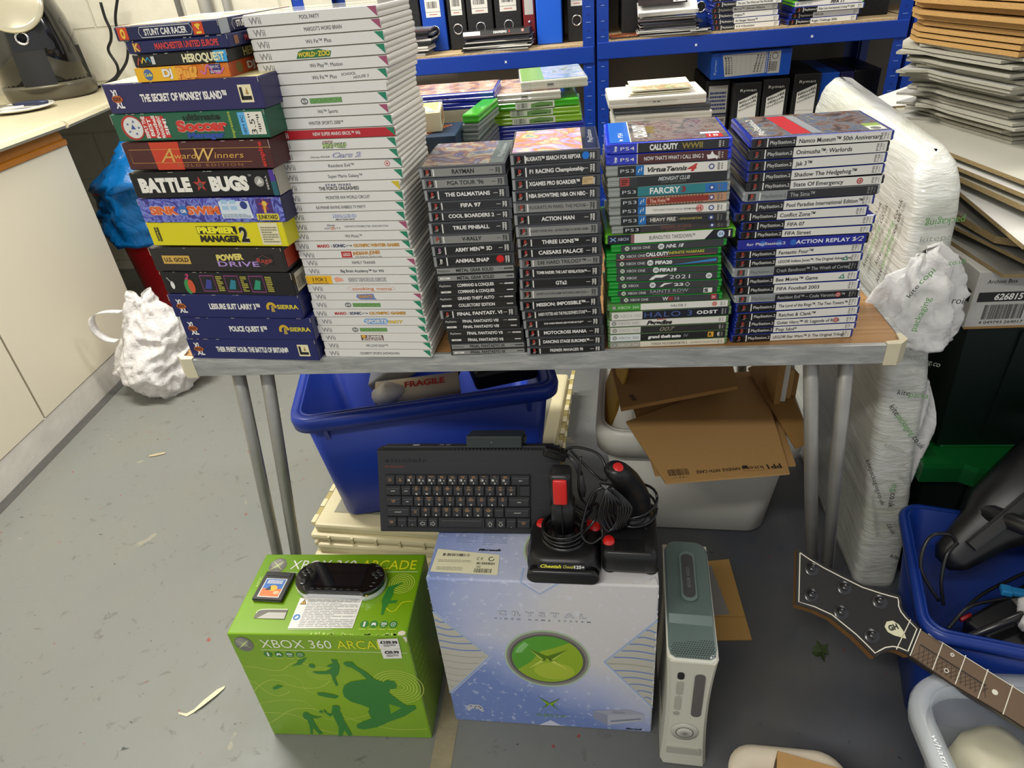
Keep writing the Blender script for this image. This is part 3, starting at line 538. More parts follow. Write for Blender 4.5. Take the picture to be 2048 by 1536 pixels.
def wii_draw(i):
    t, k = WT[i]; kd = k.get('k')
    def d(f, w, th):
        m = th/2
        red_ = kd == 'red'
        f.rect(2.2, w-2.2, .7, th-.7, M('#b3202a', .35) if red_ else M('#dcd9d3', .3, coat=.2), 0)
        if kd == 'blank': f.ring(110, m, 2.6, .3, M('#c6c3bb', .4)); return
        if kd == 'three':
            f.rect(2.4, 46, .6, th-.6, M('#eab31c', .4), 1); f.text('3 FOR 2', 25, m+.6, 6, M('#3a3020', .4), 25, l=3, bold=.01); f.micro(12, 40, 1, 2.6, 1, INK, 3)
            f.poly([(52, m-4), (66, m-2), (64, m+2), (56, m+5), (50, m+3)], M('#e3a184', .4), 2); f.text(t, 105, m, 5.6, PW, 64, out=M('#22221e', .4), ob=.06, bold=.01)
        else:
            f.text('Wii', 18 if kd != 'ms' else 15, m-.2, 7.8, PW if red_ else gt, 17, bold=.012)
        c = k.get('c', .5)*w
        if i != 6: f.poly([(w-15, th-.9), (w-3, th-.9), (w-2.6, 1.2)], M('#c9b52a', .35) if i == 15 else mag if i in MAG else grn, 2)
        n = len(t)
        if kd in (None, 'hand', 'rate', 'red'):
            f.text(t, c, m+.2, 4.5, PW if red_ else dk, min(n*2.75, 78), bold=.012 if k.get('bold') or red_ else 0.0)
            if kd == 'hand': f.text('SCHOOL', 134, m+2.4, 3.2, INK, 21, sh=.1, rot=2); f.text('HOUSE 2', 151, m-1.6, 3.2, INK, 22, sh=.15, rot=5)
            if kd == 'rate': f.disc(w-24, m, 4, M('#c4473f', .4), 2); f.disc(w-24, m, 3, PW, 3); f.rect(w-25.2, w-22.8, m-1.4, m+1.4, M('#b3332c', .4), 4)
        elif kd == 'zoo':
            f.poly([(62, m-5), (110, m-5), (113, m+2), (104, m+3), (96, m+5.5), (84, m+4.5), (74, m+5.5), (66, m+3)], M('#2c6b3a', .4), 1); f.text('WORLD', 77, m-.4, 5.4, M('#e6cf3e', .4), 24, bold=.03, out=M('#5a4a14', .4)); f.text('OF', 91, m, 2.6, M('#e6cf3e', .4), 4); f.text('ZOO', 102, m-.2, 5.8, M('#e6cf3e', .4), 17, bold=.03, out=M('#5a4a14', .4))
        elif kd == 'sport':
            f.ring(c-27, m, 4.6, 1.6, M('#6f716c', .35), 2, 3.4); f.text('S', c-27, m, 4.6, M('#5a5c58', .4), 5, sh=.2, l=3); f.rect(c-19, c+28, m-3.6, m+3.2, M('#5e8f4c', .4), 1); f.text(t, c+4.5, m-.2, 5, M('#7fb263', .4), 44, bold=.02, out=M('#35552b', .4))
        elif kd == 'golf':
            f.text('CARNIVAL', c-9, m+4, 2.6, M('#8c4a3c', .4), 17, bold=.02); f.text(t, c, m-1.4, 5.4, M('#b9d08a', .4), 37, bold=.03, out=M('#24361c', .4), ob=.09)
        elif kd == 'cars':
            f.text('Disney·PIXAR', c-29, m-1.6, 2.4, dk, 30, sh=.1); f.text('Cars 2', c+12, m+.2, 6.5, M('#c9c9dc', .35), 46, sh=.35, out=M('#38386a', .4), ob=.035)
        elif kd == 'two':
            sm = k.get('small'); f.text(k['a'], c, m+(1.2 if sm else 3.2), 4.6 if sm else 3, M('#dfe2f0', .4) if sm else M(k['ca'], .4), 40 if not sm else 39, bold=.02 if not sm else .01, sp=1.1, out=M(k['ca'], .4) if sm else None, ob=.05); f.text(t, c, m-(4 if sm else 1.8), 2 if sm else 4.8, INK, 30 if sm else 63, bold=.02)
        elif kd == 'inf':
            f.text('Disney', 67, m+2.4, 3.4, INK, 13, sh=.25); f.text('INF', 60, m-2.6, 2.8, INK, 9, sp=1.3); f.rect(65.5, 71.5, m-4.6, m-.6, M('#c96a4a', .4), 1); f.text('IN', 68.5, m-2.6, 2.8, PW, 4.5); f.text('ITY', 77, m-2.6, 2.8, INK, 9, sp=1.3); f.text(t, 124, m, 2.6, dk, 70)
        elif kd == 'ms':
            f.text('MARIO', 48, m, 4.6, M('#b3352e', .4), 20, bold=.04); f.text('&', 61.5, m-.4, 3, M('#9a9a98', .4)); f.text('SONIC', 74, m, 4.6, M('#28305c', .4), 20, bold=.04); f.text('AT THE', 90, m-.2, 2.2, INK, 10, bold=.02); f.text('OLYMPIC'+k['t'], 97, m, 4.4, M('#d19a34', .4), 74 if 'W' in k['t'] else 62, bold=.03, out=M('#7a5420', .4), al='l')
        elif kd == 'lego':
            f.rect(72, 89, m-5, m+5, M('#b8322c', .4), 1); f.text('LEGO', 80.5, m, 4.6, PW, 12, bold=.02, sh=.1); f.text('INDIANA JONES', 91, m+1.4, 5, M('#d8952e', .4), 44, bold=.02, sh=.1, rot=2, out=M('#6b2f16', .4), al='l'); f.text('THE ORIGINAL ADVENTURES', 115, m-4, 1.8, INK, 44)
        elif kd == 'mama':
            f.text('cooking', c-11, m-.2, 5, M('#cf6a35', .4), 36, bold=.01); f.text('mama', c+24, m-.2, 5, M('#d18a4c', .4), 25, bold=.01); f.ring(c+2, m, 40, .35, M('#c98a64', .4), 1, 5.4)
        elif kd == 'giant':
            f.poly([(c-16, m-1), (c-14, m+4), (c+14, m+5), (c+15, m-2), (c+18, m-5), (c-10, m-5)], M('#6a7fb0', .4), 1); f.text(t, c, m+.4, 4.4, M('#e0a04a', .4), 24, bold=.03, out=M('#5a2c18', .4))
        elif kd == 'party':
            f.poly([(82, m), (86, m+5), (122, m+5.5), (126, m), (120, m-5.5), (88, m-5)], M('#7ea6d6', .4), 1); f.text('SPORTS', 104, m, 6, PW, 36, bold=.03, sh=.1, out=M('#3a5f9c', .4)); f.text('PARTY', 137, m-1, 5, M('#e2c24a', .4), 26, bold=.03, sh=.25, out=M('#8c6a1e', .4))
        elif kd == 'summer':
            f.rect(c-19, c+20, m-5, m+5, M('#6a4a44', .4), 1); f.disc(c-14, m+2.6, 3.4, M('#d8a83a', .4), 2); f.text('SUMMER', c+5, m+2, 3.8, PW, 27, bold=.03); f.text('ATHLETICS', c+1, m-2.8, 3.6, PW, 35, bold=.03)
    return d
def wii_cover(t, w, d): t.rect(3, w-3, 3, d-3, M('#cfcdc3', .12, coat=.5), 0); t.rect(14, w-14, 60, d-12, M('#b9bcb6', .12, coat=.5), 1)  # pale cover colours imitate the wall's reflection on the gloss
n = len(WT)
for j, (x, y, z, th, yw) in enumerate(ST['wii']):
    i = n-1-j; at_ = {10: 'with a red spine', 6: 'with a blank spine', 25: 'with a yellow sticker', 15: 'with a yellow corner mark', 3: 'with yellow and green lettering', 5: 'with handwriting on its spine', 12: 'with silver blue script'}.get(i)
    lab = 'white game case, %s, %s of the tall white stack' % ((at_ or ('with a pink corner mark' if i in MAG else 'with a green corner mark'))[5:], ordn(i, n))
    game_case((x/1000, y/1000, z/1000), yw, 190, 135, th-.5 if j < n-1 else th, 'dvd', wsh, wii_draw(i), lab, 'game cases in the tall white stack', wii_cover if i == 0 else None, wse)
# ---- left and right stacks of compact disc cases
jm = M('#55565a', .12, coat=.6); jm2 = M('#3c3d40', .14, coat=.6); jedge = M('#8d8f8e', .15, coat=.5)
def jewel(title, grey=False, hh=5.2, wmax=None, sticker=None, plat=None, red_='#b3382c', line=True, bold=.03):
    def d(f, w, th):
        bg = M('#85857f', .3, coat=.3) if grey else M('#171616', .25, coat=.4); tx = M('#1d1c1b', .4) if grey else M('#e6e3dc', .4)
        f.rect(.6, w-.6, .8, th-.8, jm2, 0); f.rect(5.5, w-5, 1.6, th-2.6, bg, 1); m = th/2-.4
        f.rect(.8, 4.6, 1, th-1.2, jedge, 1)
        pslogo(f, 12, m, min(9, th-5.5), '#17110f', red_); f.rect(20.2, 22, 2, th-3, M('#dedbd4', .4), 2)
        nw = wmax or min(68, max(22, len(title)*4.9))
        f.text(title, 64 if not sticker else 60, m+.3, hh, tx, nw, bold=bold)
        if line: f.rect(w-23, w-17, m-.3, m+.3, tx, 2)
        f.micro(w-14, w-11.4, 2.6, th-4, 4, tx, 7, 2, .7); f.micro(w-10.4, w-7.8, 2.6, th-4, 5, tx, 9, 2, .7)
        if sticker == 'blue': f.disc(w-20, m+.6, 5.2, M('#1a72d0', .4), 4)
        if sticker == 'red': f.disc(w-22, m+.6, 5.4, M('#d01814', .4), 4); f.poly([(w-22+(7 if k % 2 else 5)*math.cos(k*R(15)), m+.6+(7 if k % 2 else 5)*math.sin(k*R(15))) for k in range(24)], M('#c01814', .4), 3.5)
        if sticker == 'beige': f.poly([(w-26, 3), (w-10, 3.4), (w-10, th-2), (w-25, th-2.6)], M('#c9ab7c', .6), 4); f.micro(w-24, w-12, 5, th-4, 4, M('#a38a60', .6), 4, 5)
    return d
def fat(t1, t2, g1=False, g2=False):
    def d(f, w, th):
        f.rect(.6, w-.6, .8, th-.8, M('#0d0d0d', .3, coat=.4), 0)
        for (t, g, v0, v1, kind) in ((t1, g1, th*.58, th*.93, 0), (t2, g2, th*.08, th*.42, 1)):
            bg = M('#8b8b86', .3, coat=.3) if g else M('#1b1a1a', .25, coat=.4); tx = M('#1c1b1a', .4) if g else M('#dedbd4', .4); m = (v0+v1)/2
            f.rect(3, w-3, v0, v1, bg, 1)
            if kind == 0: f.text('PlayStation', 14, m, 3.2, tx, 18); f.rect(w-26, w-20, m-.25, m+.25, tx, 2); f.micro(w-18, w-4, m-1.2, m+1.2, 1, tx, 4, 2, .9)
            else: f.rect(6, 22, m-1.6, m+1.6, M('#d9d6ce', .4), 2); f.micro(10, 18, m-.8, m+.8, 1, M('#77746c', .5), 2, 3); f.micro(w-15, w-5, m-1, m+1, 1, tx, 5, 2, .8)
            f.text(t, 62, m, min(5, (v1-v0)*.68), tx, min(58, len(t)*3.9), bold=.03)
    return d
PL = [jewel('RAYMAN', True, 6, 32), jewel('PGA TOUR ’96', True, 5.6, 53, bold=.015), jewel('THE DALMATIANS', False, 5.4, 66), jewel('FIFA 97', False, 5.4, 30), jewel('COOL BOARDERS 2', False, 5.2, 68), jewel('TRUE PINBALL', False, 5.4, 55), jewel('V-RALLY', True, 5.4, 30), jewel('ARMY MEN™ 3D', False, 5.8, 56, red_='#b07a9c'), jewel('ANIMAL SNAP', False, 5.6, 52, 'red', red_='#d9d6ce'), fat('METAL GEAR SOLID', 'METAL GEAR SOLID', True, True), fat('COMMAND & CONQUER', 'COMMAND & CONQUER'), fat('GRAND THEFT AUTO', 'COLLECTORS’ EDITION'), jewel('FINAL FANTASY. VI', False, 5.6, 72), fat('FINAL FANTASY® VIII', 'FINAL FANTASY® VIII'), fat('FINAL FANTASY® VII', 'FINAL FANTASY® VII'), fat('FINAL FANTASY® IX', 'FINAL FANTASY® IX', True, True)]
GREY_L = {0, 1, 6}; FAT_L = {9, 10, 11, 13, 14, 15}
a1 = art(3, [(.25, '#3a3f5a'), (.4, '#6f7688'), (.47, '#a8a08a'), (.52, '#8f6a54'), (.58, '#5d5674'), (.64, '#8d8f98'), (.75, '#a9b0b4')], 20, .25, .8)
a2 = art(7, [(.25, '#c9b46a'), (.38, '#e6dfb8'), (.48, '#b7a6d2'), (.53, '#d98a4a'), (.58, '#d9cfa4'), (.65, '#6a9a9c'), (.75, '#c98a6a')], 15, .25, .8)
def jcover(a, banner):
    def c(t, w, d):
        t.rect(3, w-3, 7, d-3, a, 0); t.rect(w-24, w-3, 7, d-3, M(banner, .3, coat=.4), 1); t.text('PlayStation', w-12, d*.55, 7, M('#a3a6a4', .4), d*.55, rot=90); t.rect(0, w, 0, 6, jm, 0)
    return c
n = len(PL)
for j, (x, y, z, th, yw) in enumerate(ST['psl']):
    i = n-1-j; lab = 'disc case, %s, %s of the stack beside the white one' % ({0: 'grey spine', 8: 'round red sticker'}.get(i) or ('grey spine' if i in GREY_L else 'two title strips' if i in FAT_L else 'black spine'), ordn(i, n))
    tt = min(th-.5, 15.5) if i not in FAT_L else th-.5
    game_case((x/1000, y/1000, z/1000), yw, 125, 142, th-.5 if j < n-1 else th, 'jewel', jm if i in GREY_L else jm2, PL[i], lab, 'disc cases in the shorter stack', jcover(a1, '#5f6a68') if i == 0 else None, name='disc_case')
PR = [jewel('RUGRATS™ SEARCH FOR REPTAR', False, 5.2, 76, 'blue', line=False), jewel('F1 RACING Championship', False, 5.4, 76), jewel('XGAMES PRO BOARDER™', False, 5.4, 72, 'beige', line=False), jewel('NBA SHOWTIME: NBA ON NBC', False, 5.4, 80), jewel('RUGRATS IN PARIS: THE MOVIE', True, 4.6, 80, bold=0), jewel('ACTION MAN', False, 5.6, 48), jewel("DISNEY'S PETER PAN - ADVENTURES IN NEVER LAND", True, 3.4, 84, bold=.01), jewel('THREE LIONS™', False, 5.6, 54), jewel('CAESARS PALACE', False, 5.6, 66), jewel('DIE HARD TRILOGY™', True, 5.4, 72, bold=.015), jewel('TOMB RAIDER: THE LAST REVELATION™', False, 4.4, 76), jewel('GTa2', False, 5.6, 17), jewel("DISNEY'S ACTION GAME FEATURING HERCULES", True, 3.4, 76, bold=.01), jewel('MISSION: IMPOSSIBLE™', False, 5.6, 76), jewel("HARRY POTTER AND THE PHILOSOPHER'S STONE™", False, 5.4, 76, bold=.015), jewel('STAR WARS® EPISODE I JEDI POWER BATTLES™', False, 2.6, 62), jewel('MOTOCROSS MANIA', False, 5.4, 68), jewel('DANCING STAGE EUROMIX™', False, 5.2, 74), jewel('PREMIER MANAGER 98', False, 5.2, 53, bold=.015)]
GREY_R = {4, 6, 9, 12}; n = len(PR)
for j, (x, y, z, th, yw) in enumerate(ST['psr']):
    i = n-1-j; lab = 'disc case, %s, %s of the stack topped by a blue dot' % ({0: 'blue dot', 2: 'beige sticker'}.get(i) or ('grey spine' if i in GREY_R else 'black spine'), ordn(i, n))
    game_case((x/1000, y/1000, z/1000), yw, 125, 142, th-.5 if j < n-1 else th, 'jewel', jm if i in GREY_R else jm2, PR[i], lab, 'disc cases in the second disc case stack', jcover(a2, '#14181c') if i == 0 else None, name='disc_case')
# ---- mixed console stack
b4 = M('#1733c4', .22, coat=.4); g3 = M('#8f938c', .18, coat=.5, vary=.05); gx = M('#15902a', .22, coat=.4); gx3 = M('#5f7f4e', .25, coat=.3); gxo = M('#5fae1e', .25, coat=.3)
def micr(f, w, th, c='#bdb9b0'): f.micro(w-14, w-11, 2.5, th-2.5, 4, M(c, .4), 5, 3, .7); f.micro(w-9, w-7, 3, th-3, 3, M(c, .4), 6, 3, .6)
def ps4(bg, fn):
    def d(f, w, th):
        f.rect(7, 43, .8, th-.8, M('#1b2fb0', .25, coat=.4), 1); pslogo(f, 14, th/2, 8, None, '#dfe2ea', '#dfe2ea'); f.text('PS4', 30, th/2, 4.4, PW, 19, sp=1.1, bold=.0); f.rect(43, 44, .8, th-.8, PW, 2)
        f.rect(44, w-6, .8, th-.8, bg, 1); fn(f, w, th/2); micr(f, w-5, th)
    return d
def ps3(bg, fn, move=False, logo=True, dark='#151515'):
    def d(f, w, th):
        f.rect(17, 42, .8, th-.8, M(dark, .25, coat=.3), 1)
        if logo: f.text('PS3', 30, th/2, 4.6, M('#c6c9ca', .3), 19, sp=1.1)
        u = 42
        if move: f.rect(42, 53, .8, th-.8, M('#1f6cb0', .3), 1); f.line([(45, th/2-3), (47, th/2+2), (49, th/2-1), (50, th/2+4)], 1.2, PW, 2); u = 53
        f.rect(u, w-5, .8, th-.8, bg, 1); fn(f, w, th/2)
        if logo: f.ring(w-26, th/2, 3.2, 1.4, M('#3a4a86', .4), 3); f.disc(w-26, th/2, 1.8, M('#d9d9dc', .4), 3); micr(f, w-4, th, '#77756f')
    return d
def xone(lab, fn, bg=None):
    def d(f, w, th):
        f.rect(15, w-6, .8, th-.8, M('#3b3b3d', .35, coat=.2), 1); m = th/2
        f.disc(24, m, 3.4, M('#cfd6c4', .35), 2); f.line([(22, m-2), (26, m+2)], .9, M('#4c6a3a', .4), 3); f.line([(22, m+2), (26, m-2)], .9, M('#4c6a3a', .4), 3)
        f.text(lab, 30, m, 4, M('#d9dcd6', .35), 28 if 'ONE' in lab else 16, al='l'); fn(f, w, m)
    return d
def x360(hd, bg, fn, tx='#a9aaa4'):
    def d(f, w, th):
        m = th/2; f.rect(4, 52, .8, th-.8, M(hd, .3), 1); f.rect(52, w-5, .8, th-.8, M(bg, .3, coat=.2), 1)
        f.disc(11, m, 3.6, M('#7a7c72', .35), 2); f.line([(9, m-2), (13, m+2)], .8, M('#d6d8cc', .4), 3); f.line([(9, m+2), (13, m-2)], .8, M('#d6d8cc', .4), 3)
        f.text('XBOX 360', 33, m, 4.6, M(tx, .4), 33); fn(f, w, m); micr(f, w-2, th, '#9c9a92')
    return d
T_ = lambda t, u, h, c, w, **k: (lambda f, W, m: f.text(t, u, m+k.get('dv', 0), h, M(c, .35), w, bold=k.get('bold', 0), sh=k.get('sh', 0), sp=k.get('sp', 1.0), out=M(k['out'], .4) if 'out' in k else None, l=k.get('l', 3)))
def multi(*fs):
    def d(f, w, m):
        for q in fs: q(f, w, m)
    return d
bkb = M('#1d1d1f', .3, coat=.3)
EA = lambda u: (lambda f, w, m: (f.disc(u, m, 4.6, M('#d9dbd8', .35), 2), f.text('EA', u, m, 3.4, M('#4c4e50', .4), 5, sh=.3, bold=.02, l=3)))
def burn(f, w, th):
    m = th/2; f.rect(4, 38, .8, th-.8, M('#171a26', .3, coat=.3), 1); f.line([(8, m-3), (16, m+3)], 1.4, M('#8fb0d6', .4), 2); f.line([(8, m+3), (16, m-3)], 1.4, M('#8fb0d6', .4), 2); f.text('XBOX', 27, m, 4.4, M('#c3cbd6', .4), 17); f.rect(38, 43, .8, th-.8, M('#8a5a5c', .4), 2)
    f.poly([(43, .8), (145, .8), (157, th-.8), (43, th-.8)], M('#dedbd3', .3), 1); f.poly([(145, .8), (w-5, .8), (w-5, th-.8), (157, th-.8)], M('#1b1d26', .3), 1); f.text('BURNOUT®3: TAKEDOWN™', 98, m, 5.6, INK, 66, sp=1.05); f.disc(w-22, m, 5.2, M('#b9cfe0', .35), 2); f.text('EA', w-22, m, 4, M('#2c4a6e', .4), 6, sh=.3, l=3); f.rect(w-11, w-8.6, 3.5, th-3, PW, 2)
XB = [ps4(bkb, multi(T_('CALL·DUTY', 79, 7, '#e6e4de', 38, bold=.05), T_('WWII', 117, 7, '#8a7a34', 28, bold=.04))), ps4(M('#4a1d1a', .3, coat=.3), multi(T_("NOW THAT'S WHAT I CALL SING 2", 93, 5, '#e6e4de', 80, bold=.01), lambda f, w, m: f.poly([(w-32, m-5), (w-22, m-4), (w-20, m-6), (w-18, m-2), (w-24, m+1), (w-27, m+6), (w-29, m+1), (w-34, m+1)], PW, 3))),
      ps3(M('#dedad0', .3), multi(T_('VirtuaTennis', 85, 6, '#161616', 54, sh=.3, bold=.03), T_('4', 119, 9, '#c2352c', 14, sh=.3, bold=.04)), True), ps3(bkb, multi(T_('MIDNIGHT CLUB', 93, 5, '#b9bcbc', 44, sh=.35, bold=.03, dv=1.6), T_('LOS ANGELES', 93, 2.4, '#7a7c7c', 34, dv=-3.4), lambda f, w, m: (f.rect(18, 31, m-5.6, m+5.6, M('#a8433c', .4), 3), f.micro(20, 29, m-4, m+4, 3, M('#3a1a18', .4), 3, 4))), False, False, '#2a2b2c'),
      ps3(M('#2f7f86', .3, vary=.3, vscale=30), multi(lambda f, w, m: f.rect(w-35, w-5, m-5.8, m+5.8, M('#2c6cb4', .3), 2), T_('FARCRY', 80, 8, '#e6e8e4', 42, bold=.03), T_('3', 106, 7, '#8c2f34', 6, bold=.05))), ps3(M('#b98a6a', .4), multi(lambda f, w, m: f.rect(54, w-30, m-4, m+4, M('#8c3226', .4), 2), lambda f, w, m: [f.rect(56+k*4.4, 58+k*4.4, m+s_*5-.5, m+s_*5+.5, INK, 3) for k in range(18) for s_ in (-1, 1)], T_('The Fight™', 72, 5, '#dfb59a', 28, bold=.02)), True),
      ps3(M('#dedad0', .3), multi(T_('FUTURE SOLDIER', 118, 2.2, '#2a2a2a', 22, bold=.02), T_('TOM CLANCY’S GHOST RECON', 84, 2.6, '#77797a', 42), lambda f, w, m: (f.disc(w-42, m, 5.2, M('#c8433c', .4), 2), f.disc(w-42, m, 4.2, M('#e3b7ae', .4), 3), f.text('15', w-42, m, 4.4, M('#a82a26', .4), bold=.05, l=4))), True), ps3(bkb, multi(lambda f, w, m: f.ring(77, m, 22, .5, M('#77756c', .4), 2, 5), T_('HEAVY FIRE', 77, 5, '#c9c5ba', 36, bold=.04), T_('AFGHANISTAN', 116, 3, '#a39a4e', 32, bold=.03)), True),
      ps3(M('#3a3534', .35), multi(T_('·DREAMS OF DEVIL·', 94, 4.6, '#8c5a4c', 46, dv=1.4), T_('EXTENDED', 94, 2.6, '#7a5248', 28, dv=-3.4))), burn,
      xone('XBOX ONE', multi(EA(74), T_('NHL 18', 94, 5, '#d9dbd8', 26, sh=.3, bold=.04))), xone('XBOX ONE', multi(T_('CALL·DUTY', 76, 5.4, '#e3e3df', 34, bold=.05, dv=1), T_('INFINITE WARFARE', 119, 4, '#c8c23a', 52, bold=.02, dv=1.4), lambda f, w, m: f.line([(16, m-4.6), (w-8, m-3.2)], 1.0, M('#b5474a', .4), 2))), xone('XBOX ONE', multi(EA(66), T_('FIFA20', 86, 5, '#e0e2de', 25, bold=.05), lambda f, w, m: f.poly([(96, m-5), (w-8, m-1), (w-8, m+3)], M('#2f86c8', .4), 2))), xone('XBOX ONE', multi(EA(74), T_('FIFA19', 92, 5, '#e0e2de', 25, bold=.05))),
      xone('XBOX', multi(lambda f, w, m: (f.poly([(64, m-4), (70, m-4), (74, m-.6), (84, m-.6), (87, m+1), (94, m+4), (74, m+4), (69, m+1)], PW, 3)), T_('2021', 110, 6, '#d9dbd8', 30, sp=1.1), EA(153))), xone('XBOX', multi(EA(67), lambda f, w, m: f.poly([(77, m-3), (82, m-3), (85, m), (98, m+3), (84, m+3)], PW, 3), T_('23', 106, 4.4, '#d9dbd8', 14, bold=.03), lambda f, w, m: f.ring(119, m, 3.4, .8, PW, 3, 3.4, 4))), xone('XBOX ONE', multi(T_('SAINTS ROW', 93, 5, '#a9abad', 58, sp=1.05, dv=1.6), lambda f, w, m: (f.line([(68, m-3.4), (116, m-3)], 1, M('#7a6a6e', .4), 2), f.rect(w-26, w-13, m-4, m+4, PW, 2), f.text('S', w-22, m, 5, INK, 6, bold=.05, l=4)))), xone('XBOX ONE', multi(T_('W', 84, 6, '#d4d6d4', 9, bold=.02), T_('2K', 93, 5, '#a82f34', 9, bold=.05), T_('16', 102, 5, '#7d7f82', 8, bold=.05), lambda f, w, m: (f.rect(w-18, w-10, m-4, m+5, M('#b0323a', .4), 2), f.text('2K', w-14, m, 4, PW, 6, l=4)))),
      x360('#3f8f34', '#dedad0', multi(T_('HALO® 3', 110, 4, '#3a3b3c', 23, sp=1.15), lambda f, w, m: f.disc(w-25, m, 4, M('#c98078', .4), 2)), '#cfe3bd'), x360('#d6d3c8', '#1a1b26', multi(T_('HALO 3', 92, 9, '#4a5f96', 74, sp=1.15, l=2), T_('ODST', 152, 5.4, '#e0e0dc', 32, sp=1.15, bold=.04))), x360('#cfcbc0', '#d9d5ca', multi(T_('Paradise', 82, 6.5, '#181818', 40, sh=.35, bold=.05, dv=-.6), T_('BURNOUT', 86, 2.6, '#b3463c', 16, bold=.03, sh=.3, dv=5))), x360('#cfcbc0', '#2b2926', T_('007', 94, 7, '#8a8270', 24, sh=.3, bold=.01)), x360('#d3d6d4', '#1e1d1c', multi(T_('grand theft auto', 90, 5, '#e3e1da', 52, bold=.05), T_('IV', 124, 4.6, '#6a7274', 7, bold=.04), lambda f, w, m: (f.rect(w-32, w-23, m-4.5, m+4.5, M('#d8a02c', .4), 2), f.text('R', w-28, m, 5, INK, bold=.04, l=4), f.rect(w-17, w-15, m-3, m+3, PW, 2))), '#8a9092'), x360('#9c998c', '#d9d0ba', multi(T_('FORZA MOTORSPORT® 3', 98, 4, '#4a4842', 56), T_('ULTIMATE COLLECTION', 152, 2.4, '#77736a', 40)), '#cfccc0')]
KIND = ['ps4']*2+['ps3']*7+['xb']+['xone']*8+['x360']*6
LAB = {'ps4': ('blue plastic', b4, 171), 'ps3': ('clear grey plastic', g3, 171), 'xb': ('green edged', gxo, 190), 'xone': ('green plastic', gx, 171), 'x360': ('pale green plastic', gx3, 190)}
a3 = art(5, [(.25, '#23242a'), (.42, '#5a5652'), (.52, '#8c8078'), (.6, '#6a4a48'), (.75, '#b9b8b6')], 18)
def cov4(t, w, d):
    t.rect(6, 34, 4, d-4, M('#2d6fd0', .2, coat=.4), 1); t.rect(34, 35.5, 4, d-4, PW, 1); t.rect(35.5, w-5, 4, d-4, a3, 1); t.text('PS4', 22, 46, 7, PW, 26, rot=90); pslogo(t, 22, 16, 10, None, '#dfe2ea', '#dfe2ea')
    t.text('CALL·DUTY', 50, 66, 16, PW, 78, rot=90, bold=.05); t.text('WWII', 66, 70, 12, M('#7a6a2c', .4), 44, rot=90, bold=.05); t.rect(w-34, w-12, 6, 26, M('#b3262c', .35), 2); t.text('18', w-24, 16, 10, PW, 12, l=4); t.rect(w-40, w-14, 28, 38, M('#c3cbe0', .35), 2)
n = len(XB); SPN = ['black', 'dark red', 'white', 'black', 'teal', 'brown and red', 'red rated white', 'black', 'dark grey', 'white and black', 'dark grey', 'red lined grey', 'blue wedged grey', 'dark grey', 'dark grey', 'dark grey', 'dark grey', 'dark grey', 'white', 'navy', 'white', 'dark brown', 'black', 'cream']
for j, (x, y, z, th, yw) in enumerate(ST['xb']):
    i = n-1-j; nm, m_, w_ = LAB[KIND[i]]
    game_case((x/1000, y/1000, z/1000), yw, w_, 135, th-.4 if j < n-1 else th, 'dvd', m_, XB[i], '%s case, %s spine, %s of the mixed colour stack' % (nm, SPN[i], ordn(i, n)), 'game cases in the mixed colour stack', cov4 if i == 0 else None, m_)
# ---- white spined stack at the right end
bl2 = M('#1a2b86', .22, coat=.4); bk2 = M('#121214', .25, coat=.3); gr2 = M('#a3a7a6', .22, coat=.4)
def p2(t, hh=5.2, wd=None, plat=False, rate=None, al='l', sx='#d9d6cd', bg=None):
    def d(f, w, th):
        m = th/2; f.rect(3.2, w-4.5, .7, th-.7, bg or (M('#232123', .25, coat=.3) if plat else M('#dedbd2', .3, coat=.2)), 0)
        f.rect(3.2, 62, .7, th-.7, M('#8c8f8e', .3) if plat else M('#161514', .25, coat=.3), 1); pslogo(f, 13, m-.3, 9, '#1d1512' if plat else '#2a1f1b', '#c0402f' if plat else '#a8392c', '#8a8680'); f.rect(23.4, 25, 1.4, th-1.4, PW, 2)
        f.text('PlayStation.2', 44, m, 4.6, M('#5c5f5f', .4) if plat else M('#dad7cf', .4), 33, bold=.006)
        f.text(t, 66, m, hh, M('#a9aaa8', .4) if plat else INK, wd or min(96, len(t)*4.3), bold=.012, al='l')
        c = M('#8a8983', .45); f.micro(w-18, w-15, 2.2, th-2.2, 4, c, 3, 2, .7); f.micro(w-13.4, w-11, 2.2, th-2.2, 4, c, 4, 2, .7); f.micro(w-9, w-8.2, 3, th-3, 2, c, 5, 2, .8)
        if rate == 'red': f.disc(w-34, m, 4.2, M('#a32024', .4), 2); f.disc(w-34, m, 3, M('#d9a49a', .4), 3); f.text('18', w-34, m, 2.8, M('#8c1c1e', .4), bold=.03, l=4)
        if rate == 'tri': f.poly([(w-32, m-3.6), (w-22, m-4.2), (w-25, m+4)], M('#4a8a72', .4), 2); f.disc(w-26.4, m-1, 1.4, PW, 3)
    return d
def arep(f, w, th):
    m = th/2; f.rect(2, w-5, .5, th-.5, M('#1c2590', .3, coat=.3), 0)
    for u in (38, 62, 82): f.disc(u, m, 4.6, M('#2f62b8', .3), 1)
    f.text('for PlayStation.2', 43, m, 4, PW, 56, bold=.01); f.text('ACTION REPLAY 2', 128, m+.3, 5.4, M('#e3e4ea', .35), 84, bold=.03, sp=1.1); f.text('V2', w-15, m+.6, 7, PW, 13, sh=.35)
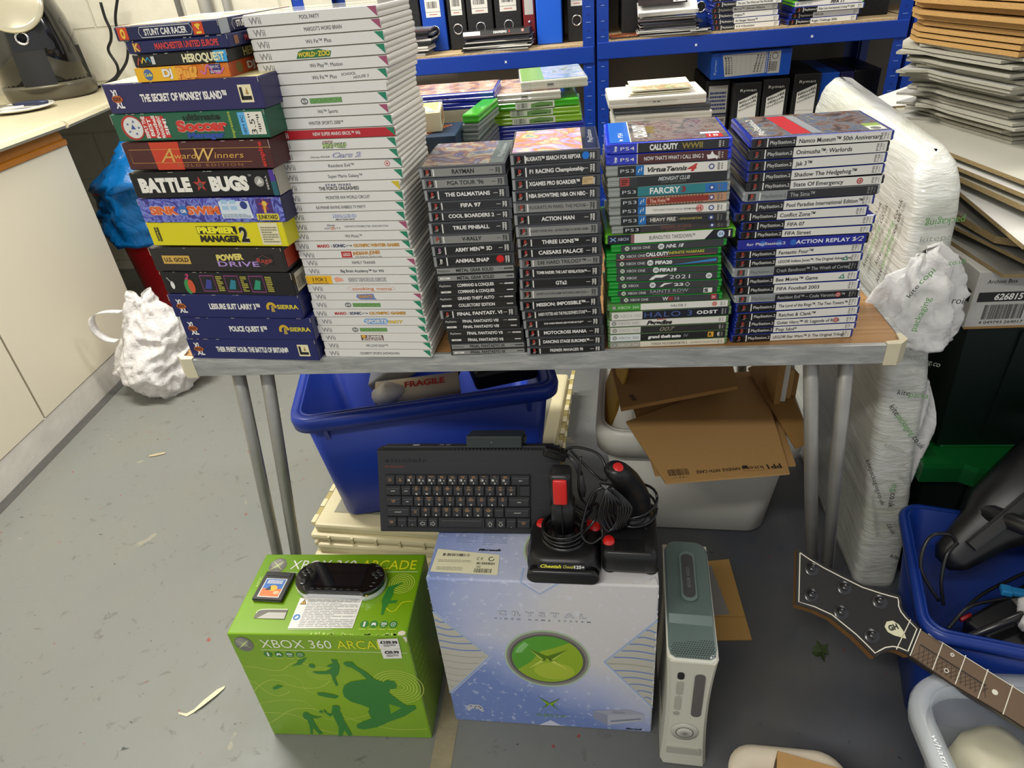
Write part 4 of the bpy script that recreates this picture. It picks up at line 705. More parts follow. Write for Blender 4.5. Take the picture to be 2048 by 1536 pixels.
P2 = [p2('Namco Museum™ 50th Anniversary', 5.6, 108), p2('Onimusha™: Warlords', 5.6, 74), p2('Jak 3™', 5.6, 22), p2('Shadow The Hedgehog™', 5.6, 85), p2('State Of Emergency', 5.6, 68, rate='red'), p2('The Sims™', 5.6, 34, True), p2('Pool Paradise International Edition™', 5.4, 106), p2('Conflict Zone™', 5.6, 49), p2('FIFA 07', 5.4, 24), p2('FIFA Street', 5.4, 37), arep, p2('Fantastic Four™', 5.4, 50), p2('LEGO® Indiana Jones™: The Original Adventures', 4.2, 106, rate='tri'), p2('Crash Bandicoot™ The Wrath of Cortex', 5.2, 108, True), p2('Bee Movie™ Game', 5.6, 62, rate='tri'), p2('FIFA Football 2003', 5.4, 63), p2('Resident Evil™ – Code Veronica X™', 5.2, 100, True, 'red'), p2('The Lord of the Rings™, The Two Towers™', 5, 104), p2('Ratchet & Clank™', 5.6, 56), p2('Guitar Hero™ III: Legends of Rock', 5.2, 96, rate='red'), p2('Pop Idol*', 5.2, 32), p2('LEGO® Star Wars™ II: The Original Trilogy', 4.8, 110)]
a4 = art(11, [(.22, '#2c3050'), (.36, '#4a4648'), (.45, '#7a5c4c'), (.5, '#77787c'), (.56, '#4f5f7c'), (.62, '#8c8468'), (.8, '#a9a9a6')], 38, .25, .8)
def cov2(t, w, d):
    t.rect(5, w-5, 4, d-3, a4, 0); t.poly([(58, 10), (84, 10), (74, d-12), (48, d-12)], M('#b02a30', .3), 1); t.poly([(85, 10), (98, 10), (88, d-12), (75, d-12)], M('#8a8d90', .3), 1); t.text('PlayStation.2', 20, d*.45, 9, M('#c9c8c0', .35), d*.72, rot=90, bold=.02); t.rect(w-30, w-8, 8, 30, M('#cfd2c4', .35), 1); t.rect(w-30, w-8, 30, 46, M('#8aa04a', .35), 1); t.disc(w-20, 17, 7, M('#6a6c66', .4), 2)
BLK = {1, 4, 10}; GRY = {5, 13, 16}; n = len(P2)
for j, (x, y, z, th, yw) in enumerate(ST['ps2']):
    i = n-1-j; m_ = bk2 if i in BLK else gr2 if i in GRY else bl2
    lab = "game case, %s, %s of the stack beside the wrapped slab" % ({0: 'picture cover', 10: 'all blue spine', 4: 'red rating mark', 1: 'black edged white spine', 12: 'green triangle', 14: 'green triangle'}.get(i) or ('silver and black spine' if i in GRY else 'blue edged white spine'), ordn(i, n))
    game_case((x/1000, y/1000, z/1000), yw, 190, 135, th-.4 if j < n-1 else th, 'dvd', m_, P2[i], lab, 'game cases in the stack beside the wrapped slab', cov2 if i == 0 else None, m_)
# ---- cases on the upper right shelf
for (xc, titles, lab) in ((.570, ['4 X 4 Evolution', 'Air Ranger Rescue™', 'Endgame™', 'Marvel™ Ultimate Alliance', 'The Lion, The Witch and The Wardrobe', 'Endgame'], 'left'), (.786, ['Rugby Challenge 2006', 'FIFA 06', 'Brian Lara International Cricket™ 2005', 'FIFA 11', 'PES 6', 'NBA 06'], 'right')):
    for i, t in enumerate(titles):
        xb_ = lab == 'right' and i == 3
        dr = p2(t, 5.2, min(96, len(t)*3.4)) if not xb_ else x360('#d6d3c8', '#dedad0', T_('FIFA 11', 118, 7, '#1c1c1c', 36, sh=.2, bold=.04))
        game_case((xc+rnd.uniform(-.006, .006)+(.012 if lab == 'right' and i > 1 else 0), 1.272+rnd.uniform(-.003, .004), zr+i*.0146), rnd.uniform(-.5, 2.2), 190, 135, 14.2, 'dvd', gxo if xb_ else bl2, dr, 'game case, %s of the shelf stack %s' % (ordn(len(titles)-1-i, len(titles)), {'left': 'next to the blue ring file', 'right': 'with the green edged case'}[lab]), 'game cases on the upper shelf', None, bl2)
# ------------------------------------------------------------------ second row of cases, behind the front stacks
Z0 = .7303
def rear(specs, label, group, base=0.0):
    """specs bottom to top: (x, y, yaw, w, d, th, material, draw, note)"""
    z = Z0+base; n_ = len(specs)
    for k, (x, y, yaw, w, d, th, m_, dr, note, cv) in enumerate(specs):
        game_case((x, y, z), yaw, w, d, th-.4, 'dvd', m_, dr, '%s, %s of %s' % (note, ordn(n_-1-k, n_), label), group, cv, m_)
        z += th/1000
    return z
wcr = M('#e3dfd2', .35); gcl = M('#3fae1c', .2, coat=.4); glm = M('#86b92c', .2, coat=.4); clr = M('#c9c9b8', .2, coat=.5); drk = M('#56585a', .25, coat=.3); bcl = M('#1a2fa8', .2, coat=.4)
def openside(c='#b5b19f', hole_=True):
    def d(f, w, th):
        m = th/2; f.line([(w*.3, m+1), (w*.7, m+1), (w*.7, m-2.6), (w*.3, m-2.6), (w*.3, m+1)], .5, M(c, .4), 1); f.line([(3, m), (w-3, m)], .4, M(c, .4), 1)
        if hole_: f.rect(w*.46, w*.485, m-1.4, m-.2, INK, 2); f.rect(w*.5, w*.53, m-1.4, m-.2, INK, 2)
    return d
def latch(f, w, th):
    m = th/2
    for u in (.18, .37, .51, .69): f.rect(w*u, w*u+.5, .8, th-.8, M('#e9e8dd', .3), 1)
    f.rect(w*.40, w*.49, m, m+1.5, INK, 2); f.rect(w*.39, w*.5, m-2.5, m-1.8, M('#6d6b60', .4), 2); f.ring(w*.1, m-1, 4, .5, M('#e9e8dd', .3), 1, 2); f.ring(w*.85, m-1, 4, .5, M('#e9e8dd', .3), 1, 2)
def barc(c='#dfe3d3'):
    def d(f, w, th):
        m = th/2; f.rect(w*.27, w*.72, .8, th-.8, M(c, .35), 1); f.bars(w*.29, w*.42, 2, th-2.4, M('#3a4a34', .4), 14, 4, 2); f.poly([(w*.45, 1.5), (w*.70, 3), (w*.70, th-4), (w*.56, th-2), (w*.45, th-5)], M('#6f9a55', .4), 2); f.micro(w*.5, w*.66, 3, 6, 1, M('#2c4a2a', .4), 3, 3)
    return d
S_ = lambda x, y, yaw, m_, dr, note, w=190, d=135, th=14.6, cv=None: (x, y, yaw, w, d, th, m_, dr, note, cv)
art_b = art(15, [(.3, '#6a8a4a'), (.45, '#b9b7c6'), (.55, '#86a3c4'), (.7, '#4a6a8c')], 20); art_c = art(19, [(.3, '#3a4a8c'), (.5, '#b5856a'), (.7, '#d5cfc6')], 22)
def covA(t, w, d): t.rect(3, w*.36, 4, d-4, M('#7aa35a', .25), 1); t.rect(w*.36, w-3, 4, d-4, art_b, 1)
def covC(t, w, d): t.rect(4, w-4, 4, d-4, art_c, 0)
spB = []
ccar = M('#b9b3a2', .6, vary=.05)
def hold(x, y, w, d, h, lab):
    b = MB(); b.bx(-w/2, 0, 0, w/2, d, h-.0006, ccar, .0015); b.bx(-w/2-.0004, -.0004, h*.5, w/2+.0004, d+.0004, h*.5+.03, M('#c9bd97', .4)); tag(b.obj('cardboard_carton', None, (x, y, Z0), 0), lab, 'cardboard box', 'cartons holding up the rear cases')
hold(.012, .455, .185, .13, .206, 'pale carton holding up the cases behind the dotted disc case')
spB += [S_(.006, .455, 2, bcl, openside('#10207a', False), 'blue game case'), S_(.010, .450, 2, wcr, openside('#b9b5a6', False), 'white game case'), S_(.012, .455, 1.5, bcl, openside('#10207a', False), 'blue game case'), S_(.018, .452, 2.5, bcl, openside('#10207a', False), 'blue game case'),
        S_(.014, .452, 2, glm, barc(), 'lime green game case'), S_(.010, .455, 1, glm, barc('#d3dcc4'), 'lime green game case'), S_(.018, .450, 4, gcl, barc(), 'bright green game case', 171)]
def b_top(z):
    game_case((.005, .447, z), 3, 128, 180, 16.5, 'dvd', clr, latch, 'clear game case lying crosswise under the topmost clear one, above the green cases', 'game cases behind the second disc case stack', covC, clr)
    game_case((.056, .462, z+.0168), 6, 132, 180, 18, 'dvd', clr, latch, 'clear game case with a green and blue cover, on top above the green cases', 'game cases behind the second disc case stack', covA, clr)
b_top(rear(spB, 'the stack behind the dotted disc case', 'game cases behind the second disc case stack', .206))
spC = []
hold(.262, .482, .185, .13, .235, 'pale carton holding up the white cases behind the mixed colour stack')
spC += [S_(.262, .482, 0, wcr, openside(), 'white game case'), S_(.270, .478, 3, wcr, openside('#a9a491', False), 'cream game case'), S_(.266, .484, -1, drk, openside('#35373a', False), 'dark grey game case'), S_(.256, .476, 1.5, wcr, openside('#a9a491'), 'white game case under the folded leaflet', 190, 135, 19)]
zc = rear(spC, 'the stack behind the mixed colours', 'game cases behind the mixed colour stack', .235)
art_m = art(23, [(.35, '#e6dfc6'), (.47, '#cfd8a4'), (.54, '#c9907a'), (.6, '#8a9a5a'), (.66, '#efe9d8')], 16, .5)
b = MB(); wd, dp = .118, .085
for k, (a0, a1) in enumerate(((0, .002), (.0022, .004), (.006, .008))): b.loft([[(-wd/2+.004*k, y, z0), (wd/2+.004*k, y, z0), (wd/2+.004*k, y, z0+.0016), (-wd/2+.004*k, y, z0+.0016)] for y, z0 in ((0, a0+.001*k), (dp, a1+.003*k))], M('#e6dfc6', .5), smooth=False)
F(b, (-wd/2+.008, 0, .0098), (1, 0, 0), (0, 1, .05)).rect(1, 116, 1, 83, art_m, 2)
tag(b.obj('leaflet', None, (.258, .484, zc+.0006), R(3)), 'folded cream leaflet with green print on top of the white cases', 'leaflet')
spA = []
hold(-.158, .41, .185, .13, .308, 'pale carton holding up the blue cases behind the tall white stack')
spA += [S_(-.160, .41, 3, bcl, openside('#10207a', False), 'blue game case'), S_(-.150, .405, 1, bcl, openside('#10207a'), 'blue game case with a picture cover', cv=covC, th=16)]
rear(spA, 'the stack behind the short disc stack', 'game cases behind the shorter disc case stack', .308)
# a short side stack: grey and green cases turned end on, and two board boxes in front of the blue cases
hold(-.084, .275, .055, .145, .232, 'narrow pale carton under the grey and green narrow cases')
zd = Z0+.232
for k in range(6):
    mm = gcl if k == 5 else (M('#77817a', .25, coat=.3) if k > 2 else drk)
    o = empty('game_case', (-.087+.002*(k % 3), .268, zd), R(-8+(k % 4)), '%s narrow game case, %s, next to the navy board box' % ('bright green' if k == 5 else 'grey', ordn(5-k, 6)), 'game case', 'narrow cases beside the navy board box')
    shell('dvd', 30, 150, 15, mm, mm).obj('case_shell', o); zd += .0155
nav = M('#173049', .4); ornm = M('#d8783a', .45)
def carton(name, w, d, h, m, bev=.0012, lab=None, grp=None, loc=None, yaw=0, draws=(), cat='box'):
    b = MB(); b.bx(-w/2, 0, 0, w/2, d, h, m, bev, 1); draws and draws(b, w, d, h)
    return tag(b.obj(name, None, loc, R(yaw)), lab, cat, grp)
def faces(b, w, d, h):
    return (F(b, (-w/2, 0, 0), (1, 0, 0), (0, 0, 1)), F(b, (-w/2, 0, h), (1, 0, 0), (0, 1, 0)), F(b, (w/2, 0, 0), (0, 1, 0), (0, 0, 1)))
cb = M('#8a6b42', .75, vary=.08, vscale=120)
carton('cardboard_carton', .15, .11, .200, cb, lab='small brown carton holding up the navy board box', loc=(-.185, .195, Z0))
def navp(b, w, d, h):
    f, t, s = faces(b, w, d, h); f.rect(70, 92, 12, h*1000-12, M('#241d1c', .4), 1)
    for k in range(4): f.line([(73+k*5, h*1000-15), (76+k*5, 15)], 2.4, M('#e0a25a', .4), 2)
    f.disc(24, 22, 8, ornm, 1, 14)
    for k in range(9): t.line([(70+k*4.5, 12+k*9), (86+k*4.5, 8+k*9)], 5, ornm, 1)
    t.disc(24, 10, 15, M('#d3d36a', .45), 1, 7)
    for k in range(8): s.line([(12+k*9, 10+k*4), (16+k*9, 26+k*3)], 4, ornm, 1)
    s.rect(60, 100, 4, 24, M('#d9dce2', .45), 1); s.poly([(66, 4), (80, 24), (92, 4)], M('#3a6a9c', .4), 2); s.rect(84, 98, 12, 22, M('#a82a2a', .4), 2)
carton('board_box', .14, .105, .105, nav, lab='navy box with orange stripes behind the shorter disc case stack', loc=(-.170, .2, Z0+.2006), yaw=1, draws=navp)
art_p = art(29, [(.3, '#e8dfb4'), (.45, '#e8c25a'), (.52, '#8fb0d0'), (.58, '#efe7c6'), (.7, '#7a6aa0')], 18, .5)
def crm(b, w, d, h):
    f, t, s = faces(b, w, d, h); t.rect(6, w*1000-6, 5, d*1000-5, art_p, 1); t.disc(28, 42, 17, M('#9fb9d6', .45), 2, 20)
    f.rect(30, 58, 8, 22, M('#6e2f26', .45), 1); f.micro(32, 56, 10, 20, 3, M('#c99a84', .4), 4); s.disc(22, h*500, 5, M('#8a3a2c', .4), 1, 9); s.rect(40, 62, 6, h*1000-6, M('#c98a5a', .45), 1); s.rect(68, 84, 6, h*1000-6, M('#c98a5a', .45), 1)
carton('board_box', .105, .10, .032, M('#ded3ae', .45), lab='small cream box with yellow picture on top of the navy box', loc=(-.180, .225, Z0+.3062), yaw=8, draws=crm)
# ------------------------------------------------------------------ folding table
def wood_mat():
    m, nt, b, tc = nodes_mat('wood_laminate'); v = mapping(nt, tc.outputs['Object'], (1.2, 26, 8))
    n = noise_n(nt, v, 3.2, 8, 0.62, 0.8)
    nt.links.new(ramp(nt, n.outputs['Fac'], [(.25, '#7a5226'), (.45, '#9a7040'), (.62, '#a98050'), (.8, '#6f4a22')]), b.inputs['Base Color']); b.inputs['Roughness'].default_value = .35; b.inputs['Coat Weight'].default_value = .2; return m
def alu_mat():
    m, nt, b, tc = nodes_mat('worn_aluminium'); v = mapping(nt, tc.outputs['Object'], (3, 20, 22)); n = noise_n(nt, v, 4, 8, .7, .6)
    nt.links.new(ramp(nt, n.outputs['Fac'], [(.3, '#8a8b88'), (.5, '#a3a4a1'), (.62, '#b7b7b2'), (.72, '#cfccc0')]), b.inputs['Base Color']); b.inputs['Metallic'].default_value = .3; b.inputs['Roughness'].default_value = .45
    bump_to(nt, b, n.outputs['Fac'], .15, .001); return m
o = empty('folding_table', (0, 0, 0), 0, 'folding table with a wood top, metal edge and tube legs, covered in game stacks', 'table')
alu = alu_mat(); capm = M('#cfc6a8', .45, vary=.12, vscale=30)
b = MB(); b.bx(-.598, .003, .708, .600, .612, .73, wood_mat()); b.obj('tabletop', o)
b = MB(); b.bx(-.582, -.006, .698, .586, .003, .7315, alu, .001); b.bx(-.582, .612, .698, .586, .620, .7315, alu, .001); b.bx(-.606, .024, .698, -.598, .592, .7315, alu, .001); b.bx(.600, .024, .698, .608, .592, .7315, alu, .001); b.obj('edge_strip', o)
for sx, sy in ((-1, 0), (1, 0), (-1, 1), (1, 1)):
    x = -.603 if sx < 0 else .605; y = .618 if sy else -.004; b = MB(); dy = -1 if sy else 1
    pts = [(x, y+dy*.030), (x-sx*-.003, y+dy*.012), (x-sx*.012, y-dy*.003), (x-sx*.032, y-dy*.003), (x-sx*.032, y+dy*.006), (x-sx*.010, y+dy*.010), (x-sx*.008, y+dy*.030)]
    if sx*dy > 0: pts = pts[::-1]
    b.prism(pts, .696, .734, capm); b.obj('corner_cap', o)
steel = M('#a3a19a', .36, .55, vary=.2, vscale=25)
for P in ([(-.468, .045, .705), (-.602, .113, .0)], [(-.524, .045, .705), (-.645, .112, .0)], [(.478, .045, .705), (.606, .120, .0)], [(.536, .045, .705), (.630, .112, .0)]):
    b = MB(); b.tube([P[0], tuple((Vector(P[0])+Vector(P[1]))/2), P[1]], .0125, steel, 14); b.obj('leg', o)
for x0, x1 in ((-.46, -.50), (.48, .53)):
    b = MB(); b.tube([(x0, .585, .705), ((x0+x1)/2, .588, .35), (x1, .59, 0)], .0125, steel, 14); b.obj('leg', o)
b = MB(); b.tube([(-.49, .05, .690), (.50, .05, .690)], .009, steel); b.tube([(-.49, .585, .690), (.50, .585, .690)], .009, steel); b.obj('under_frame', o)
b = MB(); b.box((.545, .305, .7345), (.045, .03, .007), M('#9a9a94', .3, coat=.3), .003); b.tube([(.548, .27, .737), (.548, .285, .736), (.56, .292, .736)], .003, M('#bdbab0', .3)); tag(b.obj('clear_clip'), 'small clear plastic clip on the table behind the stack by the wrapped slab', 'clip')
# ------------------------------------------------------------------ big cardboard game boxes, left stack
def edge_wear(f, w, h, sd):
    r = random.Random(sd); m = M('#b9b3a6', .6)
    for k in range(5):
        u = r.uniform(4, w-10); f.rect(u, u+r.uniform(2, 9), h-.8, h-.1, m, 3)
    f.rect(0.1, .9, h-r.uniform(4, 14), h-.2, m, 3); f.rect(w-.9, w-.1, h-r.uniform(4, 12), h-.2, m, 3)
def xl(f, w, h):
    m = h/2; f.text('XL', 18, m+7, 9, PW, 13, bold=.05); f.text('XL', 20, m-7, 9, PW, 15, bold=.05); f.disc(19, m, 9, M('#b8602a', .4), 3, 5); f.text('KIXX', 19, m, 4.6, M('#1c1210', .4), 14, bold=.04, sh=.15, l=4)
def larts(f, w, h):
    f.rect(w-34, w-14, h/2-11, h/2+11, M('#e3d8b0', .45), 1); f.rect(w-32, w-28, h/2-7, h/2+8, INK, 2); f.rect(w-32, w-16, h/2-8, h/2-3, INK, 2); f.poly([(w-24, h/2-1), (w-19, h/2-1), (w-21.5, h/2+8)], M('#a8864a', .4), 2)
def sierra(f, w, h):
    f.ring(w-51, h/2-2, 7, 4.5, M('#c9a52a', .4), 1, 8, 20, 0, 200); f.poly([(w-53, h/2-9), (w-46, h/2-9), (w-48, h/2+3), (w-51, h/2+2)], M('#a9924a', .4), 2); f.text('SIERRA', w-22.5, h/2, 7, M('#d9c53a', .4), 37, bold=.03)
navy = M('#191f5a', .35, coat=.15); navy2 = M('#231f56', .35, coat=.15)
def side_txt(s, d, h, t, c, bg=None): s.text(t, d*.45, h/2, h*.28, M(c, .4), d*.5, bold=.03)
def bx1(b, w, d, h):
    f, t, s = faces(b, w, d, h); f.su = w*1000/205; W, H = 205, h*1000
    f.rect(6, 26, 1.5, H-1, M('#c8431e', .4), 1); f.disc(16, H/2, 4.5, M('#e8c23a', .4), 2, 6); f.disc(16, H/2, 2, M('#b0461e', .4), 3, 3); f.line([(52, H/2-6), (48, H/2), (52, H/2+6), (150, H/2+6), (154, H/2), (150, H/2-6), (52, H/2-6)], .7, PW, 1); f.text('STUNT CAR RACER', 101, H/2, 7, PW, 84, bold=.03); f.rect(W-50, W-30, 1.5, H-1, M('#c8431e', .4), 1); f.text('14', W-40, H/2, 9, M('#e8c23a', .4), 12, rot=90, bold=.04); edge_wear(f, W, H, 1)
    W = w*1000; a = art(31, [(.3, '#cfc9b4'), (.42, '#d97a3c'), (.5, '#d9d4c6'), (.57, '#6a86b0'), (.63, '#d9b04a'), (.72, '#e3dfd0')], 14, .45); t.rect(2, W-2, 2, d*1000-2, a, 0); s.rect(0, 22, 0, H, M('#a9aeb0', .4), 1); s.line([(34, H/2-6), (30, H/2), (34, H/2+6), (110, H/2+6)], .7, PW, 1); s.text('STUNT CAR RACER', 80, H/2, 7, PW, 80, bold=.03)
def bx2(b, w, d, h):
    f, t, s = faces(b, w, d, h); f.su = w*1000/202; W, H = 202, h*1000
    f.poly([(14, 3), (28, 4), (27, H-3), (13, H-2)], M('#8a2f3c', .4), 1); f.text('K', 20, H/2, 9, M('#d8b04a', .4), 12, bold=.04); f.text('MANCHESTER UNITED EUROPE', 120, H/2, 7, M('#c9403c', .4), 126, bold=.035); edge_wear(f, W, H, 2); s.rect(14, 24, 3, H-3, M('#8a5a3a', .4), 1); s.text('MANCHESTER', 74, H/2, 7, M('#b03a3c', .4), 70, bold=.03)
def bx3(b, w, d, h):
    f, t, s = faces(b, w, d, h); f.su = w*1000/192; W, H = 192, h*1000
    for k, c in enumerate(('#b04a3c', '#d8c23a', '#3a8ab0')): f.line([(8+k*9, 3+k*2), (14+k*9, H-4), (18+k*9, 6)], 2.4, M(c, .4), 2)
    f.rect(38, 45, 3, H-3, M('#c9c9c6', .4), 1); f.text('HEROQUEST', 144, H/2, 9, M('#e3dcae', .4), 84, bold=.04); f.rect(W-26, W-2, 1, H-1, M('#3aa0d8', .4), 1); f.text('IBM PC', W-18, H/2, 4, M('#16324e', .4), 11, rot=90); f.text('3.5"', W-9, H/2, 4, M('#16324e', .4), 9, rot=90); edge_wear(f, W, H, 3); s.text('HEROQUEST', 80, H/2, 9, M('#a89a5a', .4), 84, bold=.04)
def bx4(b, w, d, h):
    f, t, s = faces(b, w, d, h); f.su = w*1000/192; W, H = 192, h*1000
    f.rect(0, W*.45, 0, H, M('#e8b01e', .4), 0); f.rect(W*.45, W*.62, 0, H, M('#e3912a', .4), 0); f.disc(26, H/2, 9, M('#4a6a9c', .4), 2, 7); f.text('Code', 26, H/2, 4, M('#e8d83a', .4), 15, l=3, bold=.03); f.text('DJ', 66, H/2+1, 9, PW, 20, bold=.05, out=M('#8a3a14', .4)); f.text('Puff', 106, H/2, 11, M('#e8a23a', .4), 44, bold=.08, out=M('#a02a20', .4)); f.line([(134, 10), (142, 6), (150, 16), (160, 8), (172, 6), (182, 12)], 2.4, M('#c96aa0', .4), 2, 5); f.rect(W-40, W-16, H*.3, H-.5, M('#3a2f6a', .4), 1); f.text('IBM PC', W-28, H-4, 3.4, PW, 18); f.micro(W-38, W-18, H*.34, H-8, 3, PW, 3); s.rect(0, d*1000, 0, H, M('#b0481e', .4), 0); s.disc(24, H/2, 8, M('#7a6a3a', .4), 1, 7); s.text('DJ Puff', 74, H/2, 8, PW, 60, bold=.04); edge_wear(f, W, H, 4)
def mk(fn, side=None, top=None):
    def d_(b, w, d, h):
        f, t, s = faces(b, w, d, h); fn(f, w*1000, h*1000); edge_wear(f, w*1000, h*1000, int(w*1e4+h*1e5)); side and side(s, d*1000, h*1000); top and top(t, w*1000, d*1000)
    return d_
def soccer(f, W, H):
    f.disc(32, H/2, 19, M('#b02f2c', .4), 1, 17); f.disc(33, H/2, 16, M('#d3d3cc', .4), 2, 14.5)
    for k in range(5): f.poly([(33+12*math.cos(R(72*k+a))*(1 if a == 0 else .7), H/2+11*math.sin(R(72*k+a))*(1 if a == 0 else .7)) for a in (-14, 0, 14)], M('#3a4a8c', .4), 3)
    f.poly([(33-4, H/2-2), (33+4, H/2-2), (33, H/2+5)], M('#3a4a8c', .4), 3)
    f.poly([(50, 4), (92, 4), (88, H-4), (50, H-4)], M('#c22a28', .4), 1)
    for k, (t, wd) in enumerate((('SIMPLY THE', 30), ('BEST', 24), ('Football', 30), ('MANAGEMENT', 30), ('SIM!', 22))): f.text(t, 54+k*8.6, H/2, 5.6, PW, wd, rot=90, bold=.03)
    f.text('ultimate', 150, H-7, 8, M('#16241c', .4), 60, bold=.03); f.text('Soccer', 147, H/2, 13, M('#c9352c', .4), 82, bold=.06, out=M('#e0c9b4', .4), ob=.02); f.text('Manager', 150, 6, 7, M('#2a4aa0', .4), 60, bold=.05); f.text('Impressions', W-56, H/2, 5, M('#c9d84a', .4), 34, rot=90); f.rect(W-42, W-4, 5, H-3, M('#dcd8ca', .45), 1); f.rect(W-42, W-31, 5, H-3, M('#5aa8d8', .4), 2); f.text('IBM PC', W-36, H/2, 4.6, M('#1c3050', .4), 24, rot=90, l=3); f.text('3.5"', W-22, H/2, 8, INK, 26, rot=90); f.micro(W-14, W-10, 8, H-6, 8, INK, 4)
def award(f, W, H):
    f.poly([(50, 0), (96, 0), (98, H), (48, H)], M('#c23a20', .4), 1); f.line([(10, 10), (10, H-10), (W, H-10)], .6, M('#c9924a', .4), 2); f.line([(10, 10), (W-34, 10)], .6, M('#c9924a', .4), 2)
    f.text('A', 72, H/2+1, 19, M('#cfa04e', .4), 24, sh=.4, l=3); f.text('ward', 104, H/2, 8, M('#cfa04e', .4), 38, sh=.2, l=3); f.text('W', 138, H/2+1, 18, M('#d8b060', .4), 34, sh=.3, l=3); f.text('inners', 176, H/2, 8, M('#cfa04e', .4), 48, sh=.2, l=3); f.text('GOLD EDITION', 140, 6, 3.6, M('#a8743c', .4), 110, sp=1.4); f.text('empire', W-16, H/2, 7, M('#c22f2a', .4), 34, rot=90, bold=.03)
def bugs(f, W, H):
    f.text('BATTLE', 56, H/2, 18, M('#e6e2d6', .4), 86, bold=.07, cond=.8); cx = 115
    f.poly([(cx+(12 if k % 2 == 0 else 4.6)*math.sin(R(36*k)), H/2+(12 if k % 2 == 0 else 4.6)*math.cos(R(36*k))) for k in range(10)], M('#b0382c', .4), 1); f.disc(cx, H/2-1, 4, M('#5a4a48', .4), 2)
    f.text('BUGS', 162, H/2, 18, M('#e6e2d6', .4), 62, bold=.07); f.text('TM', 198, H-8, 2.6, PW); f.disc(W-27, H/2+2, 7.5, M('#9a9890', .35), 1); f.poly([(W-32, H/2-2), (W-26, H/2+7), (W-22, H/2)], M('#d3d1c8', .4), 2); f.text('SIERRA', W-15, H/2, 3, PW, 20, rot=90); f.rect(W-9, W-.5, H*.55, H-.5, M('#4a2f8c', .4), 1); f.rect(W-9, W-.5, .5, H*.55, M('#1f5a66', .4), 1)
swirl = art(41, [(.3, '#2f2a78'), (.44, '#4a46a8'), (.5, '#7f8fd6'), (.56, '#3c3590'), (.7, '#2a2468')], 26, .35, 3.0)
def sink(f, W, H):
    f.rect(.5, W-.5, .5, H-.5, swirl, 0); f.text('SINK', 42, H/2, 11, M('#d8622c', .4), 50, bold=.06, out=M('#e3d6c6', .4)); f.disc(76, H/2, 8.5, M('#2f6ab0', .4), 2, 7.5); f.text('OR', 76, H/2-1, 4.6, PW, 10, bold=.04, l=4); f.text('SWIM', 110, H/2, 11, M('#d8622c', .4), 56, bold=.06, out=M('#e3d6c6', .4)); f.poly([(140, 6), (192, 6), (190, H-5), (140, H-5)], M('#cfd8e0', .45), 1); f.micro(142, 188, 7, 13, 3, M('#7f8c9c', .4), 2)
    for (u, v) in ((144, 28), (158, 28), (144, 19), (158, 19)): f.rect(u, u+11, v, v+6, M('#9fc0d8', .4), 2)
    f.disc(181, 26, 6, M('#2a3a7c', .4), 2); f.rect(W-42, W-16, 14, H-2, M('#4a2a6e', .4), 1); f.poly([(W-29+(10 if k % 2 == 0 else 4)*math.sin(R(36*k)), 26+(10 if k % 2 == 0 else 4)*math.cos(R(36*k))) for k in range(10)], M('#a83a3c', .4), 2); f.line([(W-30, 14), (W-29, 24)], 4, M('#d8a83a', .4), 3); f.disc(W-28, 28, 4, M('#d8b84a', .4), 3); f.rect(W-46, W-10, 3, 13, M('#d8c83a', .4), 2); f.text('JUNKYARD', W-28, 8, 6, INK, 32, bold=.03, l=3)
def prem(f, W, H):
    f.rect(12, 20, H*.2, H*.8, M('#2c2a1a', .4), 1); f.text('GREMLIN', 16, H/2, 4, M('#d8cf2a', .4), 22, rot=90, l=3); f.rect(88, 157, H/2+.5, H-6, M('#15140c', .4), 1); f.text('PREMIER', 122, H*.68, 9, M('#e8e02a', .4), 66, bold=.06); f.text('MANAGER', 124, H*.32, 9, INK, 70, bold=.06, sh=.1); f.text('2', 168, H/2, 21, M('#16150e', .4), 14, bold=.05, out=PW, ob=.03); f.rect(W-42, W-10, 3, H-.6, M('#dcd3ae', .5), 1); f.micro(W-39, W-12, 6, H-6, 7, M('#8a866a', .5), 3)
def power(f, W, H):
    f.rect(20, 70, H/2-7, H/2+7, M('#c9a24a', .4), 1); f.text('U.S. GOLD', 45, H/2, 6.4, M('#4a3014', .4), 44, bold=.05, out=M('#e0c06a', .4), ob=.02); f.text('POWER', 142, H*.62, 9, M('#d8c86a', .4), 48, bold=.06, sh=.1, rot=3); f.text('DRIVE', 154, H*.34, 8, M('#a88ac8', .4), 72, bold=.02, sp=1.1); f.rect(W-50, W-18, H/2-8, H/2+9, INK, 1); f.ring(W-34, H/2, 16, .5, M('#8c5a50', .4), 2, 8.4, 4); f.text('Rage', W-34, H/2, 7, M('#c9453c', .4), 26, sh=.2)
def zool(f, W, H):
    f.text('2', 48, H-8, 9, M('#c03a6a', .4), 10, sh=.5, bold=.04); f.disc(46, H*.34, 7, M('#3a8a4a', .4), 1, 13); f.disc(52, H*.36, 6, M('#c8502f', .4), 2, 12); f.disc(17, H*.4, 3.5, PW, 1, 7); f.line([(10, H-10), (14, H-16), (20, H-20)], 1, PW, 1)
    for k, c in enumerate(('#3a3f8c', '#2a7a8c', '#2a8c6a')):
        u = 72+k*44; f.rect(u, u+26, 5, H-5, M('#7a3a6a', .4), 1); f.rect(u+1.4, u+24.6, 7, H-7, INK, 2); f.poly([(u+4, 10), (u+12, H-12), (u+20, H-14), (u+16, 10)], M(c, .4), 3); f.micro(u+29, u+40, 6, H-6, 9, M('#b9b04a', .4), k+3)
def fin(t, pos, wd, logo):
    def d_(f, W, H): xl(f, W, H); f.text(t, pos, H/2, 9, M('#e3e0d8', .4), wd, bold=.045); logo(f, W, H)
    return d_
